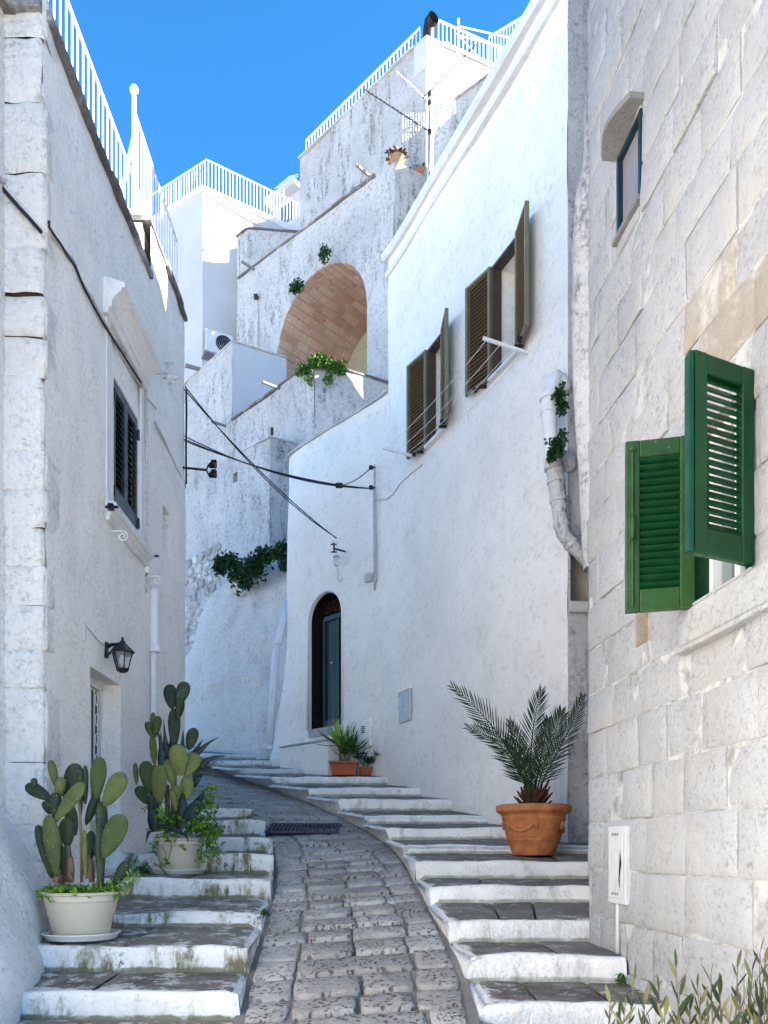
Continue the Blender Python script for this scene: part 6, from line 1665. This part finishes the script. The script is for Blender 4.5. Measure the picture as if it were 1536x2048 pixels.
for (x0, y0, x1, y1, r, Yo) in ((890, 930, 890, 600, .03, .05), (800, 920, 800, 790, .03, 0), (910, 940, 905, 800, .025, -.1), (860, 940, 855, 690, .025, .02)):
    mb = MB(); mb.tube([cpx(x0, y0, 6.86 + Yo), cpx(x1, y1, 6.86 + Yo)], [r, r * .8], 8); mk('woody_stem', mb, M['stem'], ct2, smooth=True)
ag = thing('agave', c2 + Vector((.02, 0, .27)), 'blue grey agave with long arching dark blades behind the second prickly pear', 'agave')
def blade(par, a, b, w, lift, mat='agave', name='blade', n=9, thick=.35):
    a, b = Vector(a), Vector(b); mb = MB(); d = b - a; L = d.length; side = d.cross(Vector((0, 1, .15))).normalized()
    for i in range(n + 1):
        t = i / n; c = a.lerp(b, t) + Vector((0, 0, lift * L * 4 * t * (1 - t))); ww = w * (.55 + .45 * sin(pi * min(1, t * 1.3 + .1))) * (1 - t ** 2.6) / 2 + .001
        nn = Vector((0, -1, 0)); mb.v += [c - side * ww + nn * ww * thick, c + nn * -ww * .15, c + side * ww + nn * ww * thick, c - nn * (-ww * -.0) + Vector((0, .004, 0))]
    for i in range(n):
        k = 4 * i
        for (p, q) in ((0, 1), (1, 2), (2, 3), (3, 0)): mb.f.append([k + p, k + q, k + 4 + q, k + 4 + p]); mb.m.append(0)
    return mk(name, mb, M[mat], par, smooth=True, origin=a)
for (x0, y0, x1, y1, w, lf, dy) in ((965, 590, 1122, 447, 30, .10, .0), (985, 640, 1166, 545, 34, .16, -.05), (985, 640, 1134, 668, 30, .14, -.08), (860, 620, 838, 358, 40, .02, .1), (930, 620, 938, 405, 46, 0, .1), (880, 620, 876, 398, 44, 0, .12),
      (950, 905, 1062, 700, 78, .02, -.14), (935, 915, 935, 672, 70, 0, -.16), (800, 930, 762, 735, 62, -.03, -.14), (935, 935, 742, 925, 36, .14, -.15), (940, 930, 965, 990, 26, .14, -.2), (830, 610, 824, 410, 40, 0, .08), (850, 580, 805, 400, 36, 0, .1), (960, 600, 1040, 455, 36, .03, .05),
      (985, 700, 1060, 600, 40, .06, -.05), (1000, 660, 1085, 600, 28, .08, 0), (770, 925, 745, 1005, 20, .2, -.15), (905, 640, 850, 450, 40, 0, .06)):
    Y = 6.86 + dy; blade(ag, cpx(x0, y0, Y), cpx(x1, y1, Y + rn.uniform(-.12, .05)), w * K * Y, lf)
mb = MB()
for (x, y, rx, rz_, n_) in ((860, 960, 60, 45, 60), (840, 850, 60, 60, 55), (1040, 900, 70, 50, 70), (1090, 960, 45, 60, 60), (1050, 1050, 45, 30, 32), (845, 1085, 36, 25, 18), (930, 1010, 30, 12, 9), (1080, 740, 24, 60, 34), (1000, 850, 50, 40, 30), (800, 1000, 30, 40, 14), (1100, 1020, 30, 40, 24), (1030, 760, 40, 60, 30)):
    for k in range(int(n_ * .6)):
        Y = 6.86 - .20 + rn.uniform(-.07, .14); p = cpx(x + rn.gauss(0, rx * .55), y + rn.gauss(0, rz_ * .55), Y); bushel(mb, p, (.016, .016, .01), 5, .026, .019, rn)
tag(mk('trailing_creeper', mb, M['lime'], None, smooth=True), 'bright trailing creeper hanging over the second cream pot', 'plant', kind='stuff')
mb = MB()
for (x, y, rx, rz_, n_) in ((860, 870, 80, 50, 60), (1060, 930, 60, 90, 90), (1070, 800, 30, 90, 40), (1000, 900, 70, 40, 40), (730, 1125, 40, 16, 36)):
    for k in range(n_):
        Y = 6.86 - .10 + rn.uniform(-.1, .14); p = cpx(x + rn.gauss(0, rx * .55), y + rn.gauss(0, rz_ * .5), Y); bushel(mb, p, (.018, .018, .012), 5, .025, .018, rn)
for (xa, ya, xb, yb) in ((880, 1000, 840, 1110), (1100, 960, 1110, 1090), (830, 1010, 850, 1070)): mb.tube([cpx(xa, ya, 6.6), cpx((xa + xb) / 2 + 8, (ya + yb) / 2, 6.6), cpx(xb, yb, 6.62)], .003, 4)
tag(mk('creeper_undergrowth', mb, M['green'], None, smooth=True), 'darker creeper leaves at the foot of the second prickly pear', 'plant', kind='stuff')  # leaf colour darker than the trailing creeper

# ---- terracotta urn and date palm
c3 = pt(1067, 1721, 6.88); c3.z = zright(6.88) + .004
ur = thing('terracotta_urn', c3, 'large orange terracotta urn with moulded garlands on the right steps', 'flower pot')
s3 = 6.88 / F
mb = MB(); mb.lathe([(.170, 0), (.178, .012), (.196, .060), (.198, .066), (.222, .125), (.228, .13), (.230, .142), (.224, .147), (.232, .155), (.266, .30), (.274, .312), (.268, .325), (.276, .345), (.300, .36), (.318, .375), (.322, .40), (.316, .425), (.300, .432), (.27, .43), (.26, .40)], c3, 64); mk('pot_body', mb, M['terracotta'], ur, smooth=35)
mb = MB(); mb.lathe([(.01, .39), (.268, .385), (.268, .40), (.02, .41)], c3, 24); mk('soil', mb, M['soil'], ur)
def onurn(ang, z, out=0):     # point on the urn's wall, ang 0 faces the camera
    r = .232 + (z - .155) / (.30 - .155) * .034 + out; return c3 + Vector((r * sin(ang), -r * cos(ang), z))
for base_a in (-.62, 1.45, -2.6):
    mb = MB(); pts_ = [onurn(base_a + .52 * (t / 12 * 2 - 1), .282 - .075 * (1 - (t / 12 * 2 - 1) ** 2), .003) for t in range(13)]
    mb.tube(pts_, [.008 + .011 * (1 - abs(t / 12 * 2 - 1)) for t in range(13)], 8); mk('garland', mb, M['terracotta'], ur, smooth=True)
    mb = MB()
    for t in range(3, 10):
        for s_ in (-1, 1): p = pts_[t] + Vector((0, 0, .006 * s_)); mb.lathe([(.002, -.011), (.011, -.004), (.011, .004), (.002, .011)], p + (p - c3).normalized() * .006, 6)
    mk('garland_fruit', mb, M['terracotta'], ur, smooth=True)
for a in (-1.12, -.10, .93, 1.95):
    mb = MB(); mb.tube([onurn(a, .29, .004), onurn(a, .26, .004), onurn(a, .222, .006)], [.009, .015, .019], 8); mk('tassel', mb, M['terracotta'], ur, smooth=True)
for a in (.40, 2.4, -1.7):
    mb = MB(); cc_ = onurn(a, .25, .004)
    for k in range(9):
        an = 2 * pi * k / 8; rr0 = .023 if k < 8 else 0; p = onurn(a + rr0 * cos(an) / .25, .25 + rr0 * sin(an), .004); mb.lathe([(.002, -.012), (.011, -.005), (.011, .005), (.002, .012)], p, 7)
    mk('rosette', mb, M['terracotta'], ur, smooth=True)
pm = thing('date_palm', c3 + Vector((0, 0, .40)), 'young date palm with dark feathery fronds in the terracotta urn', 'palm')
mb = MB(); bb = c3 + Vector((0, 0, .39)); mb.lathe([(.07, 0), (.095, .05), (.08, .11), (.05, .16), (.02, .2)], bb, 14); mk('bulb_stem', mb, M['palm_base'], pm, smooth=True)
rn = random.Random(5)
for k in range(34):
    a = 2 * pi * k / 34 * 3.3; h = .02 + .004 * k; d = Vector((cos(a), sin(a), .35 + .03 * k)).normalized(); p = bb + Vector((.07 * cos(a), .07 * sin(a), h))
    L = rn.uniform(.06, .115); mb = MB(); mb.tube([p, p + d * L * .5 + Vector((0, 0, .005)), p + d * L + Vector((0, 0, .03))], [.016, .013, .006], 5); mk('frond_stub', mb, M['palm_base'], pm)
def frond(par, pix_, Ys, nleaf=26, Lmax=.19, seed=0, spread=1.0):
    P_ = [pt(u, v, y) for (u, v), y in zip(pix_, Ys)]
    def bez(t):
        n = len(P_) - 1; q = [p.copy() for p in P_]
        for k in range(n): q = [q[i].lerp(q[i + 1], t) for i in range(len(q) - 1)]
        return q[0]
    rr = random.Random(seed); mb = MB(); N = 18
    mb.tube([bez(i / N) for i in range(N + 1)], [.010 * (1 - .8 * i / N) for i in range(N + 1)], 6)
    for i in range(nleaf):
        t = .16 + .84 * (i / (nleaf - 1)); c = bez(t); d = (bez(min(1, t + .03)) - bez(max(0, t - .03))).normalized()
        tv = Vector((.15, -1, .25)); side = d.cross(tv).normalized(); L = Lmax * (.45 + .55 * sin(pi * min(1, .18 + t * .80))) * rr.uniform(.85, 1.1)
        if t > .9: L *= .75
        for s_ in (-1, 1):
            dd = (side * s_ * (.80 * (1.15 - .5 * t)) + d * (.62 + .5 * t) + Vector((0, rr.uniform(-.35, .25), rr.uniform(-.05, .12)))).normalized()
            leafcard(mb, c, dd, Vector((.2 * s_, -1, .3)), L, .0115, -.06, n=3)
    return mk('frond', mb, M['palm'], par, smooth=True, origin=P_[0])
S0 = (1065, 1596)
for k, (pp_, yy, nl, Lm) in enumerate([([S0, (1040, 1530), (990, 1440), (908, 1376)], (6.85, 6.8, 6.7, 6.6), 30, .21), ([S0, (1035, 1530), (1010, 1480), (938, 1456)], (6.85, 6.8, 6.72, 6.6), 26, .19),
      ([(1066, 1596), (1056, 1530), (1062, 1450), (1082, 1384)], (6.9, 6.95, 7.05, 7.1), 30, .20), ([(1070, 1596), (1085, 1530), (1110, 1470), (1122, 1424)], (6.86, 6.8, 6.75, 6.75), 26, .19),
      ([(1072, 1596), (1095, 1530), (1145, 1460), (1164, 1396)], (6.88, 6.85, 6.8, 6.78), 28, .17), ([(1062, 1596), (1048, 1540), (1040, 1490), (1020, 1445)], (6.8, 6.7, 6.6, 6.5), 22, .15),
      ([(1066, 1596), (1064, 1540), (1050, 1490), (1048, 1450)], (6.85, 6.75, 6.6, 6.45), 20, .14), ([(1068, 1596), (1075, 1540), (1090, 1480), (1096, 1440)], (6.9, 7.0, 7.08, 7.1), 24, .17), ([(1064, 1596), (1058, 1545), (1035, 1500), (1012, 1480)], (6.9, 6.95, 7.0, 7.05), 20, .15), ([(1068, 1596), (1078, 1550), (1078, 1500), (1062, 1470)], (6.82, 6.7, 6.6, 6.45), 18, .12)]):
    
    if k in (6, 9): continue
    frond(pm, pp_, yy, nl + 2, Lm * 1.08, seed=k)

# ---- yucca planter and its small neighbour near the arched door
c4 = pt(688, 1551, 11.15); zs4 = zright(11.15) + .004; c4.z = zs4
yp = thing('planter', c4, 'ribbed reddish terracotta planter below the arched door', 'flower pot')
mb = MB(); a_, b_ = .155, .13
def rect(hw, hd, z): return [c4 + Vector((x * hw, y * hd, z)) for x, y in ((-1, -1), (1, -1), (1, 1), (-1, 1))]
L1, L2, L3, L4 = rect(.165, .09, 0), rect(.19, .105, .16), rect(.205, .118, .162), rect(.205, .118, .195)
mb.hexa(L1 + L2); mb.hexa(L3 + L4); mk('pot_body', mb, M['terracotta_d'], yp, bevel=.008)
for k in range(11):
    x = -.15 + .03 * k; mb = MB(); mb.bar(c4 + Vector((x, -.094, .02)), c4 + Vector((x * 1.13, -.107, .15)), .012, .01); mk('rib', mb, M['terracotta_d'], yp)
yc = thing('yucca', c4 + Vector((0, 0, .19)), 'spiky yucca with one side bright green in the ribbed planter', 'yucca')
for (u, v, n, col, L0) in ((680, 1476, 46, 'yucca_l', .36), (700, 1490, 58, 'yucca', .36), (690, 1500, 26, 'yucca', .28)):
    b_ = pt(u, v + 14, 11.12); mb = MB(); mb.tube([c4 + Vector(((u - 690) * .004, 0, .17)), b_], [.024, .02], 8); mk('stem', mb, M['stem'], yc, smooth=True)
    rn = random.Random(u)
    for k in range(n):
        th = rn.uniform(-.25, 1.35) ; a = rn.uniform(0, 2 * pi); d = Vector((cos(a) * cos(th), sin(a) * cos(th), sin(th))); L = L0 * rn.uniform(.75, 1.1)
        mb = MB(); leafcard(mb, b_ + d * .02, d, Vector((rn.uniform(-.3, .3), rn.uniform(-.3, .3), 1)), L, .030, -.10 if th > .3 else -.3, n=4); mk('leaf', mb, M[col if rn.random() < .75 else 'yucca'], yc, smooth=True, origin=b_)
c5 = pt(731, 1552, 11.2); c5.z = zright(11.2) + .004
sp = thing('flower_pot', c5, 'small red clay pot standing against the yucca planter', 'flower pot')
mb = MB(); mb.lathe([(.062, 0), (.068, .01), (.085, .085), (.100, .088), (.102, .115), (.09, .116), (.085, .1)], c5, 28); mk('pot_body', mb, M['terracotta_d'], sp, smooth=35)
pl = thing('pot_plant', c5 + Vector((0, 0, .1)), 'dark low leafy plant in the small red pot', 'plant'); rn = random.Random(8)
for k in range(12):
    a = 2 * pi * k / 12 + .3; d = Vector((cos(a) * .8, sin(a) * .6, .9)).normalized(); L = rn.uniform(.08, .26); p = c5 + Vector((0, 0, .1)); e = p + d * L
    mb = MB(); mb.tube([p, e], .004, 5)
    for j in range(9):
        an = 2 * pi * j / 9; leafcard(mb, e, Vector((cos(an), sin(an), rn.uniform(-.1, .6))), Vector((0, 0, 1)), .10, .026, -.25, n=3)
    mk('sprig', mb, M['darkgreen'], pl, smooth=True, origin=p)

# ------------------------------------------------------------------ oleander in the lower right corner
ol = thing('oleander', Vector((1.25, 2.75, .45)), 'oleander sprigs with narrow grey green leaves at the foot of the stone wall', 'shrub')
rn = random.Random(21)
def leafmesh(mat):
    mb = MB(); leafcard(mb, Vector((0, 0, 0)), Vector((0, 0, 1)), Vector((0, -1, 0)), 1, .20, .10, n=5)
    me = bpy.data.meshes.new('leaf'); me.from_pydata([tuple(v) for v in mb.v], [], mb.f); me.materials.append(M[mat]); me.polygons.foreach_set('use_smooth', [True] * len(me.polygons)); return me
LM = [leafmesh('olive'), leafmesh('olive'), leafmesh('olive_l')]
tips = [(1222, 1990, 2.85), (1268, 1962, 2.9), (1240, 2035, 2.75), (1290, 2005, 2.8), (1318, 1985, 2.9), (1352, 1935, 2.8), (1395, 1975, 2.7), (1422, 1948, 2.85), (1440, 1990, 2.7), (1475, 1935, 2.75), (1500, 1985, 2.6), (1520, 1908, 2.75), (1538, 1945, 2.6), (1548, 1915, 2.8), (1330, 2030, 2.65), (1380, 2020, 2.75), (1528, 2010, 2.55), (1460, 2030, 2.6), (1555, 1980, 2.6), (1490, 2030, 2.7), (1300, 2045, 2.7), (1415, 2035, 2.6)]
nleaf = 0
ol1 = ol
ol2 = thing('oleander', Vector((1.38, 2.6, .45)), 'denser oleander clump in the very corner at the right frame edge', 'shrub')
tips += [(u_, v_, y_) for u_, v_, y_ in ((1505, 1940, 2.7), (1535, 1975, 2.65), (1515, 2000, 2.7), (1545, 2030, 2.6), (1500, 2040, 2.6), (1530, 1925, 2.75), (1480, 2010, 2.7), (1250, 2015, 2.8), (1360, 1990, 2.75), (1400, 2010, 2.7))]
tips.sort(key=lambda q: q[0] > 1465)
cnt = [0, 0]
for ti, (u, v, Y) in enumerate(tips):
    ol = ol2 if u > 1465 else ol1
    e = pt(u, v, Y); b_ = Vector((e.x + rn.uniform(-.10, .14) * (1 if u < 1400 else -.5), Y + rn.uniform(-.15, .1), .42)); b_.x = min(b_.x, 1.40)
    m_ = b_.lerp(e, .55) + Vector((rn.uniform(-.03, .03), 0, .03)); pts_ = []
    for i in range(9): t_ = i / 8; pts_.append(b_.lerp(m_, t_).lerp(m_.lerp(e, t_), t_))
    mb = MB(); mb.tube(pts_, [.0045 * (1 - .6 * i / 8) for i in range(9)], 5); mk('twig', mb, M['twig'], ol, smooth=True, origin=b_)
    nl = 16
    for k in range(nl):
        if cnt[ol is ol2] >= 298: break
        t_ = .22 + .78 * (k / (nl - 1)); c = b_.lerp(m_, t_).lerp(m_.lerp(e, t_), t_); d0 = (e - m_).normalized()
        a = k * 2.4; side = Vector((cos(a), sin(a) * .8, 0)); d = (d0 * (.55 + .6 * t_) + side * (1.05 - .5 * t_)).normalized(); L = rn.uniform(.055, .10) * (1.1 - .3 * t_)
        z = d; x = z.cross(Vector((rn.uniform(-1, 1), rn.uniform(-1, 1), .3))).normalized(); y = z.cross(x)
        o = bpy.data.objects.new('leaf', LM[rn.choice((0, 0, 1, 1, 2)) if t_ < .85 else rn.choice((0, 2))]); link(o); o.parent = ol
        Mx = Matrix((x * L * rn.uniform(.8, 1.25), y * L, z * L)).transposed().to_4x4(); Mx.translation = c - wloc(ol); o.matrix_local = Mx; cnt[ol is ol2] += 1

# ------------------------------------------------------------------ plants growing out of the walls
def weed(name, label, blobs, L, W_, mat, n=9, mats=None, cat='wall plant', depth=.12):
    rr = random.Random(len(label)); mb = MB()
    for (p, R_w, k) in blobs:
        for _ in range(k): q = p + Vector((rr.gauss(0, R_w[0] * .5), rr.uniform(-depth, depth * .4), rr.gauss(0, R_w[1] * .5))); bushel(mb, q, (L * .7, L * .7, L * .5), n, L, W_, rr, down=.15)
    return tag(mk(name, mb, M[mat], None, smooth=True), label, cat)
def bp(u, v, Y, ru, rv, k): s = Y / F; return (pt(u, v, Y), (ru * s, rv * s), k)
weed('wall_creeper', 'dark green caper bush hanging over the top of the rough cast bank', [bp(455, 1125, 14.7, 22, 16, 55), bp(480, 1140, 14.4, 22, 22, 60), bp(510, 1135, 14.1, 20, 22, 60), bp(492, 1165, 14.3, 12, 14, 26), bp(535, 1115, 14.0, 12, 12, 24), bp(440, 1140, 14.9, 10, 12, 16), bp(525, 1110, 14.1, 12, 12, 20)], .075, .05, 'darkgreen')
weed('wall_creeper', 'dark green tuft on the bank touching the centre house edge', [bp(563, 1100, 13.8, 12, 14, 34), bp(572, 1125, 13.6, 8, 18, 24), bp(550, 1105, 13.9, 8, 8, 12)], .075, .05, 'darkgreen')
weed('trailing_plant', 'green moss and trailing plant draped over the terrace parapet corner', [bp(612, 742, 14.6, 14, 10, 40), bp(630, 725, 14.45, 12, 8, 44), bp(648, 722, 14.5, 12, 8, 40), bp(668, 735, 14.6, 16, 10, 44), bp(685, 742, 14.7, 10, 10, 20), bp(660, 755, 14.45, 8, 12, 16), bp(620, 760, 14.5, 8, 10, 10), bp(640, 718, 14.5, 6, 4, 14), bp(600, 752, 14.8, 6, 6, 9)], .045, .035, 'green')
weed('wall_weed', 'small dark weed above the crown of the sandstone arch', [bp(650, 508, 16.9, 7, 12, 22)], .06, .04, 'darkgreen')
weed('wall_weed', 'dark weed clinging to the left shoulder of the sandstone arch', [bp(594, 574, 17.6, 10, 9, 30), bp(588, 582, 17.6, 7, 5, 10)], .06, .04, 'darkgreen')
weed('wall_weed', 'upper leafy weed behind the flaking drainpipe', [bp(1120, 790, 7.05, 10, 16, 26), bp(1122, 815, 7.05, 7, 14, 14)], .03, .03, 'darkgreen', depth=.05)
weed('wall_weed', 'lower leafy weed between the drainpipe and the stone corner', [bp(1113, 895, 7.0, 13, 16, 34), bp(1104, 915, 7.0, 9, 10, 16), bp(1125, 875, 7.02, 5, 12, 8)], .03, .028, 'darkgreen', depth=.05)
weed('step_weed', 'tiny grass weed at the foot of the terracotta urn', [bp(1136, 1722, 6.95, 12, 2, 12)], .022, .006, 'green', depth=.03)
weed('step_weed', 'mossy weed at the foot of the wall by the lowest right steps', [bp(1232, 1930, 4.35, 8, 16, 22), bp(1240, 1958, 4.2, 10, 8, 14)], .016, .012, 'green', depth=.03)
weed('step_weed', 'little sprout growing left of the nearest cream pot saucer', [bp(90, 1870, 4.9, 8, 8, 14), bp(86, 1845, 4.95, 3, 10, 5)], .018, .012, 'green', depth=.03)
weed('step_weed', 'dry weed tuft at the edge of the ramp beside the left steps', [bp(530, 1825, 5.2, 8, 5, 16)], .014, .012, 'olive', depth=.03)
